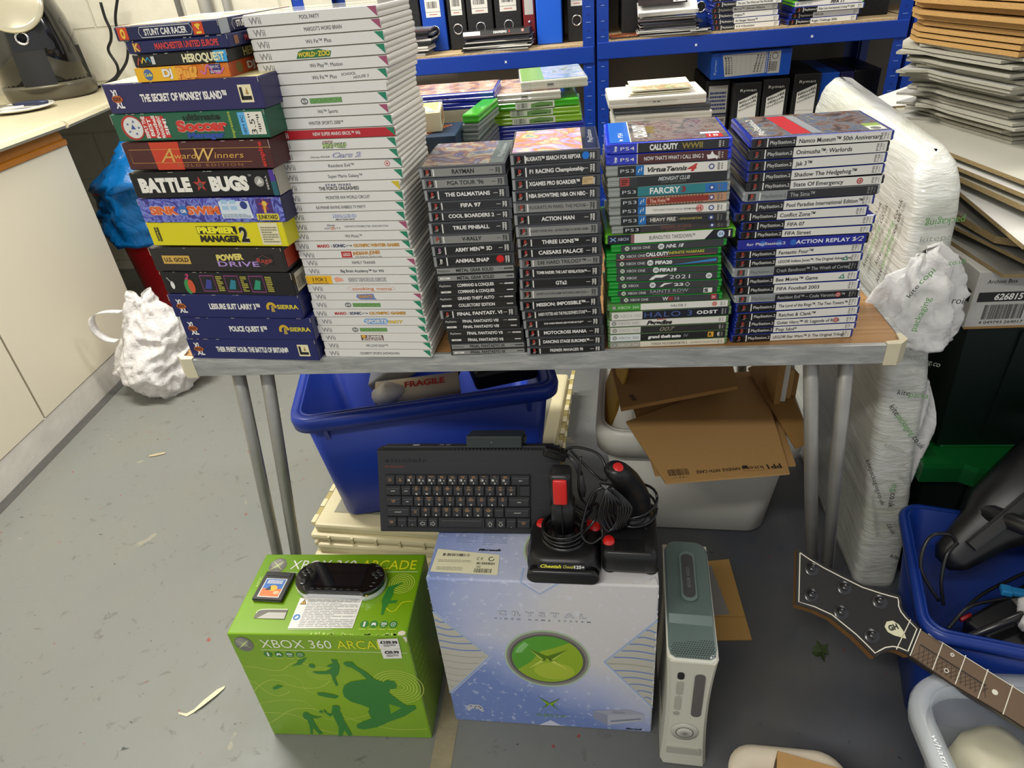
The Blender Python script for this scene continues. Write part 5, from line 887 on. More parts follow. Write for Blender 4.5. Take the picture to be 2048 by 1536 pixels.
SIDEW = lambda s, d, h: (s.rect(8, d*.5, h*.1, h*.9, M('#c9c3ae', .5), 1), s.bars(12, d*.4, h*.2, h*.7, INK, 16, 3))
SIDER = lambda s, d, h: s.rect(6, d*.4, h*.15, h*.85, M('#a8381e', .45), 1)
BX = [(154, 200, 17, M('#161d48', .35), bx1, 'flat navy game box with a picture lid'), (151, 195, 15.6, M('#1a2050', .35), bx2, 'flat navy game box with red lettering'), (142, 190, 15.6, M('#1b1b1a', .35), bx3, 'flat black game box with a blue patch'), (142, 190, 17.4, M('#d0701e', .35), bx4, 'flat yellow and orange game box'),
      (249, 190, 40, navy2, mk(fin('THE SECRET OF MONKEY ISLAND™', 127, 138, larts), None, lambda t, W, d: t.rect(2, W-2, 2, d-2, M('#d9cf9a', .4), 0)), 'thick navy game box straight below the flat ones'), (250, 190, 38, M('#1f5c42', .4), mk(soccer), 'thick green game box with a football'), (245, 190, 39, M('#4a1d1e', .45, vary=.15, vscale=80), mk(award), 'maroon game box with gold script'), (238, 180, 38, M('#0c0c0e', .35), mk(bugs, lambda s, d, h: s.rect(0, d, 0, h, M('#b9b3a2', .5), 0)), 'black game box with large white lettering and a red star'),
      (244, 190, 37, M('#332d80', .35), mk(sink, lambda s, d, h: s.rect(0, d, 0, h, M('#1c1c44', .4), 0)), 'purple swirl patterned game box'), (238, 190, 38, M('#d8cc12', .4), mk(prem), 'yellow game box'), (234, 190, 40, M('#26201f', .4), mk(power, SIDER), 'dark brown black game box with a gold plaque'), (236, 190, 39, M('#131214', .4), mk(zool, SIDEW), 'black game box with a red and green figure'), (234, 190, 42, navy, mk(fin('LEISURE SUIT LARRY 3™', 117, 92, sierra)), 'thick navy game box, third from the table top'), (238, 190, 41, navy, mk(fin('POLICE QUEST II™', 122, 69, sierra)), 'thick navy game box, second from the table top'), (239, 190, 40, navy, mk(fin('THEIR FINEST HOUR: THE BATTLE OF BRITAIN®', 120, 134, larts)), 'thick navy game box resting on the table top')]
n = len(BX)
for j, (x, y, z, th, yw) in enumerate(ST['big']):
    i = n-1-j; w_, d_, h_, m_, dr, lab = BX[i]
    h_ = min(h_, th-.5) if i else h_
    if i == 0: z += 0
    carton('game_box', w_/1000, d_/1000, h_/1000, m_, .0012, lab + ', in the cardboard box stack', 'stacked cardboard game boxes', (x/1000, y/1000, z/1000), yw, dr, 'game box')
# ------------------------------------------------------------------ cream folded crates, blue crate and white tub under the table
crm_ = M('#d6cba4', .45, vary=.12, vscale=14); crd = M('#a8995f', .6)
def folded_crate(loc, rz, w, d, h, lab, hinge=True):
    o = empty('folded_crate', loc, rz, lab, 'crate', 'cream folded crates')
    b = MB(); b.bx(0, 0, 0, w, d, h*.45, crm_, .008); b.bx(.012, .012, h*.4, w-.012, d-.012, h, crm_, .008)
    for k in range(9): b.bx(.05+k*w/9.5, -.004, h*.06, .056+k*w/9.5, .004, h*.42, crm_)
    b.bx(.04, .002, .004, w-.04, .02, h*.3, crd)
    b.obj('body', o)
    for x in (-.006, w-.006):
      b = MB()
      for k in range(int(d/.06)): b.bx(x, .03+k*.06, h*.5, x+.014, .06+k*.06, h*.5+.014, crm_, .003); b.bx(x+.001, .061+k*.06, h*.52, x+.013, .088+k*.06, h*.5+.011, crd)
      b.obj('hinge_rail', o)
    b = MB(); b.bx(.05, .06, h-.001, w-.05, d-.06, h+.0015, M('#8f8c7a', .5)); b.obj('lid_panel', o); return o
folded_crate((-.600, .205, 0), R(-3), .605, .78, .052, 'cream folded crate on the floor, lower of the two under the blue crate')
folded_crate((-.606, .228, .0536), R(-4.5), .60, .78, .046, 'cream folded crate directly under the blue crate')
blu = M('#15359a', .38, vary=.06, vscale=5); blud = M('#0f2878', .45)
def open_tub(o, w, d, h, tp, m, rim, th=.004, r=.03, part='body', rimh=.022):
    """open tapered tub, centred, base on z=0; tp is how much the base is smaller on each side"""
    def ring(hx, hy, z, rr, n=8):
        pts = []
        for sx, sy, a0 in ((1, 1, 0), (-1, 1, 90), (-1, -1, 180), (1, -1, 270)):
            for k in range(n+1):
                a = R(a0+90*k/n); pts.append((sx*(hx-rr)+rr*math.cos(a), sy*(hy-rr)+rr*math.sin(a), z))
        return pts
    b = MB(); W, D = w/2, d/2
    b.loft([ring(W-tp-.012, D-tp-.012, 0, r), ring(W-tp, D-tp, .012, r), ring(W, D, h, r), ring(W-th, D-th, h, r), ring(W-tp-th, D-tp-th, .014, r)], m, (True, True)); body = b.obj(part, o)
    b = MB(); q = rim
    b.loft([ring(W-.001, D-.001, h-rimh, r), ring(W+q, D+q, h-rimh, r+q), ring(W+q+.002, D+q+.002, h-rimh*.4, r+q), ring(W+q-.001, D+q-.001, h, r+q), ring(W+q*.3, D+q*.3, h+.001, r), ring(W-.002, D-.002, h-.003, r), ring(W-th-.001, D-th-.001, h-rimh, r)], m, (False, False)); rm = b.obj('rim', o)
    return body, rm
o = empty('storage_crate', (-.300, .475, .1006), R(13), 'blue plastic storage crate standing on cream folded crates under the table', 'crate')
bd, rm = open_tub(o, .575, .40, .35, .035, blu, .020, .005, .03, 'body', .035)
for x in (-.235, .235):
    b = MB(); b.hexa([(x-.004, -.168, .22), (x+.004, -.168, .22), (x+.003, -.16, .22), (x-.003, -.16, .22)], [(x-.005, -.214, .318), (x+.005, -.214, .318), (x+.004, -.18, .318), (x-.004, -.18, .318)], blu)
    b.obj('rib', bd)
# contents of the blue crate
b = MB(); b.box((-.37, .56, .415), (.20, .24, .05), M('#8b8c88', .4, bump=.2), .006, Matrix.Rotation(R(-30), 3, 'Y') @ Matrix.Rotation(R(14), 3, 'Z'))
for k in range(7): b.box((-.40+.02*k, .55, .428+.012*k), (.003, .2, .012), M('#4a4b4a', .5), 0, Matrix.Rotation(R(-30), 3, 'Y') @ Matrix.Rotation(R(14), 3, 'Z'))
tag(b.obj('grey_console'), 'grey ribbed plastic machine lying tilted in the blue crate', 'machine')
b = MB(); rr = .036; b.X = Matrix.Translation((-.30, .385, .405)) @ Matrix.Rotation(R(12), 4, 'Z') @ Matrix.Rotation(R(90), 4, 'Y')
b.lathe([(.028, -.10), (rr, -.10), (rr, .10), (.028, .10), (.028, -.10)], M('#c9bda4', .5), 32, caps=(False, False)); b.X = None
b.tube([(-.395, .35, .412), (-.36, .345, .428), (-.33, .36, .425)], [.02, .03, .012], M('#d3d0c8', .4), 10)
f = F(b, (-.345, .352, .4375), (.98, .21, 0), (-.18, .82, .55)); f.text('FRAGILE', 70, 4, 14, M('#a82a2c', .5), 96, bold=.03, l=8)
tag(b.obj('tape_roll'), 'cream roll of printed red letter tape lying in the blue crate', 'tape roll')
b = MB(); b.box((-.11, .50, .405), (.16, .12, .05), M('#111114', .5), .01, Matrix.Rotation(R(20), 3, 'Z')); b.box((-.12, .56, .44), (.10, .05, .03), M('#16161c', .4), .008, Matrix.Rotation(R(-15), 3, 'X')); tag(b.obj('black_case'), 'black plastic case lying under the driving toy in the blue crate', 'case')
b = MB(); b.X = Matrix.Translation((-.14, .57, .44)) @ Matrix.Rotation(R(62), 4, 'X')
b.loft([[(.058*math.cos(t)+.010*math.cos(a)*math.cos(t), .058*math.sin(t)+.010*math.cos(a)*math.sin(t), .010*math.sin(a)) for a in [2*math.pi*j/10 for j in range(10)]] for t in [2*math.pi*i/32 for i in range(33)]], M('#9a957f', .5), (False, False))
b.bx(-.055, -.008, -.005, .055, .008, .005, M('#3a3a3a', .5)); tag(b.obj('driving_toy'), 'grey ring shaped driving toy in the blue crate', 'toy')
b = MB(); b.box((-.21, .56, .42), (.012, .16, .11), M('#1a1a1c', .5), .003, Matrix.Rotation(R(25), 3, 'Y')); b.tube(spline([(-.22, .50, .44), (-.19, .49, .455), (-.17, .52, .45), (-.15, .50, .44)], 5), .004, M('#22222a', .5)); tag(b.obj('black_holder'), 'black upright plastic piece standing in the middle of the blue crate', 'case')
# white tub with flattened cardboard mailers
wtub = M('#d3d1c7', .4, vary=.05)
o = empty('storage_tub', (.368, .462, 0), R(-3), 'white plastic tub full of flattened cardboard mailers under the table', 'tub')
open_tub(o, .44, .34, .345, .035, wtub, .014, .004, .05, 'body', .07)
kraft = M('#b18a54', .7, vary=.08, vscale=140); kraftd = M('#96703a', .75, vary=.08, vscale=140)
def quadslab(A, B, C, D, th, m, name, lab, cat, grp=None, draw=None):
    """sheet with corners A (front left), B (front right), C (back right), D (back left) and a thickness along its normal"""
    A, B, C, D = map(Vector, (A, B, C, D)); n = (B-A).cross(D-A).normalized()*th
    b = MB(); b.hexa([A, B, C, D], [A+n, B+n, C+n, D+n], m)
    if draw: draw(b, A+n, (B-A).normalized(), ((D-A)-(B-A).normalized()*(D-A).dot((B-A).normalized())).normalized(), (B-A).length*1000)
    return tag(b.obj(name), lab, cat, grp)
ink2 = M('#2a2118', .6)
def pp1(b, O, X, Y, W):
    f = F(b, O, -X, -Y, .0006); v = -24
    f.text('PP1', -W+22, v, 14, ink2, 28, bold=.03); f.text('kite', -W+58, v, 11, ink2, 28); f.line([(-W+40, v+9), (-W+72, v+9)], .6, ink2, 1); f.poly([(-W+74, v-10), (-W+84, v-10), (-W+86, v), (-W+72, v)], ink2, 1); f.ring(-W+79, v+4, 6, .8, ink2, 1, 4)
    f.text('HANDLE WITH CARE', -W+134, v-1, 9, ink2, 88, bold=.02); f.bars(-W+192, -W+236, v-16, v+5, ink2, 26, 3, 1); f.text('*PP1*', -W+214, v+11, 4.4, ink2, 30, sp=1.4)
def flap(A, B, C, D, th, lab, m, draw=None): return quadslab(A, B, C, D, th, m, 'cardboard_mailer', lab, 'cardboard', 'flattened mailers in the white tub', draw)
flap((.245, .118, .362), (.528, .150, .362), (.545, .53, .352), (.20, .50, .352), .005, 'lower kraft mailer peeping out under the printed one', kraft)
flap((.262, .080, .374), (.505, .110, .374), (.530, .50, .366), (.195, .30, .366), .004, 'flat kraft mailer with upside down care print, sticking out over the white tub', kraft, pp1)
flap((.182, .268, .420), (.445, .35, .420), (.46, .55, .40), (.165, .50, .40), .009, 'brown mailer with a small stamped mark lying on top at the back', kraftd, lambda b, O, X, Y, W: (lambda f: (f.rect(34, 46, 20, 50, M('#7a5a2c', .7), 1), f.bars(36, 44, 22, 48, ink2, 9, 2, 2, True)))(F(b, O, X, Y)))
flap((.535, .19, .375), (.575, .21, .375), (.58, .56, .38), (.50, .50, .38), .004, 'narrow kraft mailer at the tub end beside the table leg', kraftd)
b = MB(); b.loft([[(x, y, z) for x, y, z in ((.148, .34+dy, .30+dz), (.17, .33+dy, .38+dz), (.20, .40+dy, .44+dz), (.205, .41+dy, .438+dz), (.178, .34+dy, .37+dz), (.155, .345+dy, .30+dz))] for dy, dz in ((0, 0), (.08, .02), (.17, .02))], M('#b58f2f', .6, bump=.4), smooth=False)
tag(b.obj('padded_envelope'), 'yellow padded envelope stuck in the white tub end away from the table leg', 'envelope')
for k in range(4):
    flap((.52+.014*k, .42+.01*k, .22), (.53+.014*k, .42+.01*k, .22), (.545+.014*k, .46+.01*k, .47-.02*k), (.53+.014*k, .46+.01*k, .47-.02*k), .10, 'upright kraft sheet tucked in the white tub by the table leg, %s' % ('first', 'second', 'third', 'outermost')[k], (kraftd, wtub, kraft, kraftd)[k])
quadslab((.372, .0, .0006), (.452, .004, .0006), (.443, .232, .0006), (.386, .224, .0006), .003, M('#b48d4e', .7, vary=.08, vscale=140), 'cardboard_sheet', 'flat cardboard piece with a grey patch lying on the floor by the console', 'cardboard', None, lambda b, O, X, Y, W: (lambda f: (f.poly([(4, 62), (48, 66), (36, 208), (6, 208)], M('#8a8684', .6), 1), f.line([(0, 60), (80, 58)], .8, M('#8c6836', .7), 2)))(F(b, O, X, Y)))
# ------------------------------------------------------------------ green console box with its load
def green_mat():
    m, nt, b, tc = nodes_mat('green_print'); v = mapping(nt, tc.outputs['Object'], (2.2, 2.2, 2.6), (0, 0, -.4))
    g = nt.nodes.new('ShaderNodeTexGradient'); g.gradient_type = 'SPHERICAL'; nt.links.new(v, g.inputs['Vector'])
    nt.links.new(ramp(nt, g.outputs['Fac'], [(.05, '#3f7a16'), (.45, '#729d0c'), (.9, '#86ac0e')]), b.inputs['Base Color']); b.inputs['Roughness'].default_value = .3; b.inputs['Coat Weight'].default_value = .3; return m
gb = green_mat(); dg = M('#2f7a2c', .35, coat=.2); yl = M('#d8e070', .4); yw = M('#d8d820', .4); card = M('#cfc8b4', .7)
GH_, GD, GW = .314, .188, .325
o = empty('console_box', (-.365, -.247, 0), R(1.2), 'bright green printed console box on the floor with the handheld on top', 'cardboard box')
b = MB(); b.bx(-GW/2, 0, 0, GW/2, GD, GH_, gb, .003)
f, t, s = faces(b, GW, GD, GH_)
SN = [(196, 235), (201, 241), (214, 241), (219, 228), (234, 212), (246, 191), (259, 183), (270, 189), (282, 185), (284, 173), (280, 163), (269, 161), (265, 150), (273, 138), (283, 122), (292, 111), (308, 112), (309, 101), (282, 75), (250, 57), (221, 36), (193, 27), (180, 31), (181, 42), (191, 51), (215, 65), (213, 87), (218, 100), (204, 110), (185, 120), (176, 135), (177, 153), (184, 170), (199, 182), (223, 188), (231, 190), (221, 210), (209, 224), (201, 227)]
for k in range(7): f.ring(285, 168, 12+k*6, 1.0, yl, 1, 10+k*6.5)
for k in range(4): f.ring(148, 205, 8+k*6, .5, yl, 1, 6+k*4)
for P, wd in (([(1, 223), (28, 220), (56, 212), (77, 214), (95, 230), (112, 238), (130, 229)], .9), ([(1, 182), (15, 170), (29, 143), (45, 133), (65, 141), (73, 148)], .9), ([(1, 145), (22, 168), (44, 182), (64, 180), (81, 166), (110, 159), (137, 163), (161, 184)], .9), ([(1, 77), (29, 77), (60, 71), (80, 56), (103, 23), (136, 10)], 1), ([(1, 39), (24, 57), (52, 82), (75, 93), (102, 93), (126, 84), (151, 77), (184, 56), (224, 39), (262, 30), (321, 34)], .9), ([(2, 107), (50, 120), (91, 117), (111, 89)], .6), ([(47, 196), (88, 197), (104, 177), (105, 156), (122, 140)], .6), ([(114, 76), (129, 59), (164, 60), (203, 73), (226, 87)], .6)): f.line(P, wd, yl, 1, 6)
for P in (SN, [(176, 248), (188, 246), (186, 241), (188, 229), (184, 214), (179, 202), (172, 194), (172, 178), (173, 172), (168, 166), (166, 182), (166, 194), (166, 204), (158, 203), (142, 203), (134, 207), (134, 211), (144, 211), (160, 213), (173, 223), (167, 225), (163, 227), (171, 233), (177, 235)], [(126, 146), (139, 147), (158, 141), (166, 135), (158, 128), (143, 131), (126, 137)], [(83, 80), (90, 82), (95, 74), (107, 67), (120, 69), (106, 61), (96, 61), (97, 45), (100, 27), (105, 9), (97, 5), (91, 25), (90, 32), (83, 6), (79, 6), (84, 36), (84, 54), (79, 60), (79, 71)], [(146, 105), (157, 107), (161, 101), (157, 88), (159, 77), (159, 55), (162, 33), (165, 7), (157, 2), (152, 24), (143, 2), (135, 1), (143, 33), (141, 59), (141, 75), (134, 68), (130, 74), (124, 85), (127, 93), (132, 81), (138, 79), (143, 92)], [(97, 224), (108, 234), (115, 244), (133, 252), (124, 240), (116, 230), (105, 228)], [(42, 158), (55, 168), (65, 164), (53, 156), (43, 152)]): f.poly(P, dg, 3)
f.poly([(259, 115), (281, 103), (257, 83)], M('#729d0c', .35), 4); f.disc(136, 227, 6, dg, 3); f.disc(119, 84, 4, dg, 3)
def xball(f, u, v, r, ry):
    f.disc(u, v, r, M('#6d6c66', .3, coat=.4), 2, ry, 32); f.disc(u-r*.15, v+ry*.25, r*.7, M('#8f8d86', .3), 3, ry*.6)
    for sg in (-1, 1): f.poly([(u-r*.75, v+sg*ry*.62), (u-r*.05, v+ry*.14), (u+r*.72, v-sg*ry*.62), (u+r*.02, v-ry*.1)], M('#c3cf8a', .35), 4+sg*.2)
def icons(f, uu, v, r):
    for k, u in enumerate(uu):
        f.disc(u, v, r, dg, 2)
        if k == 0: f.rect(u-1.6, u+1.6, v-r*.7, v+r*.7, PW, 3)
        if k == 1: f.poly([(u-r*.6, v-r*.5), (u-r*.4, v+r*.4), (u+r*.4, v+r*.4), (u+r*.6, v-r*.5), (u, v-r*.1)], PW, 3)
        if k == 2: f.text('256', u, v+r*.2, r*.6, PW, r*1.4, l=3, bold=.03); f.text('MB', u, v-r*.5, r*.4, PW, r*.8, l=3)
        if k == 3: f.ring(u, v, r*.5, .8, PW, 3); f.disc(u, v, 1, PW, 3)
        f.micro(u-r, u+r, v-r*1.5, v-r*1.25, 1, yl, k, 2)
xball(f, 25, 287, 17, 20); f.text('XBOX 360', 121, 289, 22, M('#e6ead0', .35), 130, l=3); f.text('ARCADE', 196, 289, 22, yw, 104, al='l', l=3); f.line([(52, 272), (319, 268)], 1.2, M('#dfe6c4', .4), 2); icons(f, (62, 82, 102, 122), 259, 8)
xball(t, 36, 157, 17, 19); t.text('XBOX 360', 128, 159, 22, PW, 130, l=3); t.text('ARCADE', 204, 159, 22, yw, 108, al='l', l=3); t.line([(60, 140), (318, 142)], 1, M('#dfe6c4', .4), 2); icons(t, (245, 262, 280, 297), 23, 7.5)
t.poly([(269, 106), (278, 110), (295, 116), (281, 102), (282, 86), (279, 74), (294, 76), (291, 69), (278, 68), (275, 56), (274, 43), (270, 43), (268, 62), (264, 74), (266, 89)], dg, 3)
for k in range(5): t.ring(293, 114, 6+k*4.4, .8, yl, 1, 5+k*4.4)
t.line([(274, 60), (285, 51), (294, 53), (303, 70), (320, 73)], 1.2, yw, 1, 6)
t.text('NTSC', 14, 118, 5, M('#cfe08a', .4), 24, rot=90)
for k in range(28): s.rect(14+(k % 4)*14, 22+(k % 4)*14, 250-k*5.4, 252-k*5.4, yl, 1)
s.disc(150, 62, 8, M('#2a2a24', .4), 2); s.disc(165, 42, 8, PW, 2); s.text('12', 165, 42, 6, INK, l=3)
r = random.Random(8); wr = M('#d8dcc0', .7)
for k in range(46):
    u = r.uniform(150, 322); t.poly([(u, r.uniform(.2, 1.5)), (u+r.uniform(2, 7), .3), (u+r.uniform(2, 5), r.uniform(2, 7))], M('#b9d86a', .6), 3)
for k in range(14): v = r.uniform(4, 310); s.rect(.1, 1.0+r.random(), v, v+r.uniform(3, 12), wr, 3); f.rect(.1, .9, v*.9, v*.9+r.uniform(2, 8), wr, 3)
t.disc(316, 5, 7, card, 4, 5, 9); f.poly([(318, 313), (325, 313), (325, 303), (322, 296)], card, 4)
b.obj('carton', o)
b = MB(); f = F(b, (-GW/2, 0, GH_+.0004), (1, 0, 0), (0, 1, 0)); f.rect(0, 1, 0, 1, PW)
b = MB(); f = F(b, (-GW/2, 0, GH_+.0002), (1, 0, 0), (0, 1, 0)); f.poly([(109, 12), (226, 14), (228, 78), (109, 79)], PW, 4); f.poly([(113, 64), (125, 64), (119, 76)], INK, 5); f.poly([(115, 65.2), (123, 65.2), (119, 73.6)], M('#e3a92a', .4), 6); f.text('!', 119, 68.6, 5, INK, bold=.04, l=7); f.disc(117, 36, 6.5, M('#2a78b8', .4), 5); f.poly([(113, 34), (118, 40), (121, 36), (117, 32)], PW, 6); f.micro(126, 224, 15, 76, 17, M('#9a9a98', .5), 3, 5, .45); f.line([(110, 10), (190, 10.5)], .7, PW, 4); b.obj('warning_label', o, None); b.obj
b = MB(); f = F(b, (-GW/2, 0, GH_+.0002), (1, 0, 0), (0, 1, 0)); f.poly([(37, 33), (96, 31), (95, 52), (46, 52), (38, 44)], M('#6d6a60', .6), 4); f.poly([(43, 33), (95, 32.4), (94, 46), (60, 46)], M('#b9b6ac', .6), 5); f.line([(38, 44), (46, 52), (95, 52.5)], 1.6, M('#dfe2cc', .5), 6, 4); b.obj('handle_slot', o)
for P, tx in (([(272, 280), (309, 280), (309, 309), (272, 306)], '£109.99'), ([(274, 252), (308, 254), (309, 281.5), (273, 279)], '£20.99')):
    b = MB(); f = F(b, (-GW/2, -.0004, 0), (1, 0, 0), (0, 0, 1)); f.poly(P, PW, 4); cu = (P[0][0]+P[1][0])/2; f.text(tx, cu+1, P[3][1]-8, 7, INK, 31 if len(tx) > 6 else 26, bold=.05, l=6); f.micro(cu-10, cu+12, P[0][1]+6, P[0][1]+13, 3, M('#8a8a88', .5), 4, 6, .7); b.obj('price_sticker', o)
# handheld console on the green box
def stadium(w, h, n=16):
    r_ = h/2; return [(w/2-r_+r_*math.cos(R(-90+180*i/n)), r_*math.sin(R(-90+180*i/n))) for i in range(n+1)] + [(-w/2+r_+r_*math.cos(R(90+180*i/n)), r_*math.sin(R(90+180*i/n))) for i in range(n+1)]
pk = M('#08080a', .1, coat=.8); sil = M('#d3d4d6', .3, .3); psb = M('#16161a', .25, coat=.4)
o = empty('handheld_console', (-.350, -.136, .3149), R(-1), 'black handheld game console with a wide screen lying on the green box', 'handheld console')
SHP = [(x*(1-.06*max(0, 1-abs(abs(x)/.055-1)*4)) if False else x, y*(1.0 if abs(x) > .052 else .93)) for x, y in stadium(.172, .074, 20)]
b = MB(); b.loft([[(x*.985, y*.96-.001, .0) for x, y in SHP], [(x*1.004, y*1.02, .005) for x, y in SHP], [(x*1.004, y*1.02, .0125) for x, y in SHP]], sil, smooth=False); b.obj('silver_base', o)
b = MB(); b.loft([[(x, y, .0127) for x, y in SHP], [(x*.997, y*.99, .019) for x, y in SHP], [(x*.98, y*.95, .0218) for x, y in SHP]], pk, smooth=False); b.obj('front_shell', o)
b = MB(); F(b, (-.048, -.024, .0222), (1, 0, 0), (0, 1, 0)).rect(0, 96, 0, 52, M('#0b0c14', .06, coat=1.0), 1); b.obj('screen', o)
for nm, dx, dy, r_ in (('dpad_button', -.073, .008, .005), ('dpad_button', -.061, .008, .005), ('dpad_button', -.067, .0145, .005), ('dpad_button', -.067, .0015, .005), ('action_button', .064, .008, .0045), ('action_button', .078, .008, .0045), ('action_button', .071, .0145, .0045), ('action_button', .071, .0015, .0045)):
    b = MB(); b.lathe([(r_, 0), (r_*.95, .0016), (r_*.6, .0022), (0, .0022)], psb, 16, caps=(False, True)); b.obj(nm, o, (dx, dy, .0216))
b = MB(); b.lathe([(.0075, 0), (.0075, .0015), (.006, .0025), (.003, .002), (0, .002)], psb, 20, caps=(False, True)); b.obj('thumb_stick', o, (-.066, -.0155, .0216))
b = MB(); f = F(b, (-.086, -.037, .0219), (1, 0, 0), (0, 1, 0)); f.text('SONY', 152, 64, 2.6, M('#8a8a8c', .4), 10); [f.rect(38+k*14, 46+k*14, 6.2, 7.6, M('#3c3c40', .3), 1) for k in range(7)]; f.text('PSP', 86, 6.6, 2, M('#8a8a8c', .4), 6); f.rect(152, 158, 24, 25, M('#8a8a8c', .4), 1); f.rect(149, 155, 16, 17, M('#8a8a8c', .4), 1); b.obj('front_marking', o)
b = MB(); b.lathe([(.0022, 0), (.003, .0015), (.0022, .003)], M('#c9a63a', .3, .8), 12); b.obj('brass_eyelet', o, (.060, -.0335, .012))
# game cartridge
o = empty('game_cartridge', (-.478, -.148, .3149), R(-2), 'small black game cartridge with an orange and blue label on the green box', 'cartridge')
cbk = M('#1d1d20', .4, vary=.1, vscale=60)
b = MB(); b.bx(-.029, -.033, 0, .029, .033, .0078, cbk, .0012); b.bx(-.024, .022, .0076, .024, .029, .0086, cbk, .0005); b.bx(-.027, -.0332, .003, .025, -.0328, .0036, M('#8a8a8a', .4)); b.obj('shell', o)
b = MB(); f = F(b, (-.021, -.028, .0079), (1, 0, 0), (0, 1, 0)); f.rect(0, 42, 0, 44, M('#cfd0d0', .4), 0); f.rect(2, 40, 20, 42, M('#3a6fb8', .35), 1); f.rect(2, 40, 2, 20, M('#d8763a', .35), 1); f.disc(22, 21, 9, M('#d8b03a', .35), 2, 7); f.poly([(8, 16), (16, 26), (20, 16)], M('#22304a', .35), 3); f.disc(33, 11, 6, M('#d9b98a', .35), 3, 4); f.micro(6, 36, 31, 40, 3, PW, 6, 3, .6); b.obj('cartridge_label', o)
# ------------------------------------------------------------------ white and blue console box
def ice_mat():
    m, nt, b, tc = nodes_mat('ice_print'); v = tc.outputs['Object']
    n = noise_n(nt, v, 6, 4, .5, .3); sx = nt.nodes.new('ShaderNodeSeparateXYZ'); nt.links.new(v, sx.inputs[0])
    def ma(op, a, b_, c_=None):
        q = nt.nodes.new('ShaderNodeMath'); q.operation = op
        for i_, x_ in enumerate((a, b_, c_)):
            if x_ is None: continue
            if isinstance(x_, (int, float)): q.inputs[i_].default_value = x_
            else: nt.links.new(x_, q.inputs[i_])
        return q.outputs[0]
    up_ = ma('ABSOLUTE', ma('MULTIPLY_ADD', sx.outputs['Z'], 1.0, -.27), 0.0)
    t_ = ma('MULTIPLY_ADD', sx.outputs['X'], 1.7, ma('MULTIPLY_ADD', up_, -1.5, ma('MULTIPLY_ADD', n.outputs['Fac'], .30, ma('MULTIPLY_ADD', sx.outputs['Z'], .9, .26))))
    c = ramp(nt, t_, [(.16, '#6f84bd'), (.34, '#9aa6cf'), (.5, '#b9bdd2'), (.66, '#cdcac9')])
    n2 = noise_n(nt, v, 75, 3, .6); c = mix(nt, ramp(nt, n2.outputs['Fac'], [(.58, 0.0), (.68, .5)]), c, '#d9deea')
    nt.links.new(c, b.inputs['Base Color']); b.inputs['Roughness'].default_value = .35; b.inputs['Coat Weight'].default_value = .15; return m
ice = ice_mat(); CW, CD, CH = .385, .125, .413
o = empty('console_box', (.030, -.207, 0), R(-1.2), 'pale blue and white printed console box with a green oval, joysticks standing on it', 'cardboard box')
b = MB(); b.bx(-CW/2, 0, 0, CW/2, CD, CH, ice, .003); f, t, s = faces(b, CW, CD, CH)
lb = M('#9fb4d8', .4); stripe = M('#7389bd', .4); stl = M('#bcb9ad', .4); gry = M('#84807a', .35)
for P, sg in (([(0, 329), (90, 212), (0, 91)], 1), ([(385, 331), (297, 212), (385, 83)], -1)):
    f.poly(P if sg > 0 else P, stl, 1)
    for k in range(11):
        v = 112+k*19; x = (88 if sg > 0 else 300)-sg*0; e = 90*(1-abs(v-212)/120) if sg > 0 else 88*(1-abs(v-208)/123)
        if e > 6: f.line([(1, v+6), (e*.5, v-1), (e-4, v+1)] if sg > 0 else [(384, v-4), (384-e*.5, v+2), (384-e+4, v+1)], 3.4 if k > 5 or sg < 0 else 2, stripe if (k > 5 or (sg < 0 and k != 5)) else M('#a8a394', .4), 2, 4)
    f.line(P, 3.2, lb, 3); f.line([(u+sg*4, v) for u, v in P], 1.2, M('#dfe4ec', .4), 4)
f.line([(161, 412), (191, 384), (223, 412)], 2.4, lb, 2); f.line([(168, 412), (191, 391), (216, 412)], 1.4, M('#e6e8ee', .4), 3); t.line([(161, 0), (163, 30)], 3, lb, 2); t.line([(222, 0), (222, 22)], 3, lb, 2)
f.text('CRYSTAL', 191, 333, 10.5, M('#8288a0', .35), 152, sp=1.9, l=2, bold=.035); f.text('CRYSTAL', 191, 333, 9.6, M('#d6d4d2', .35), 151, sp=1.9, l=3, bold=.0); f.text('VIDEO GAME SYSTEM', 191, 318.5, 3.6, M('#6d7684', .35), 166, sp=2.2, bold=.01)
GR = M('#8fae14', .15, coat=.6); GR2 = M('#4f9a1c', .15, coat=.6); GR3 = M('#a9bd2e', .15, coat=.6)
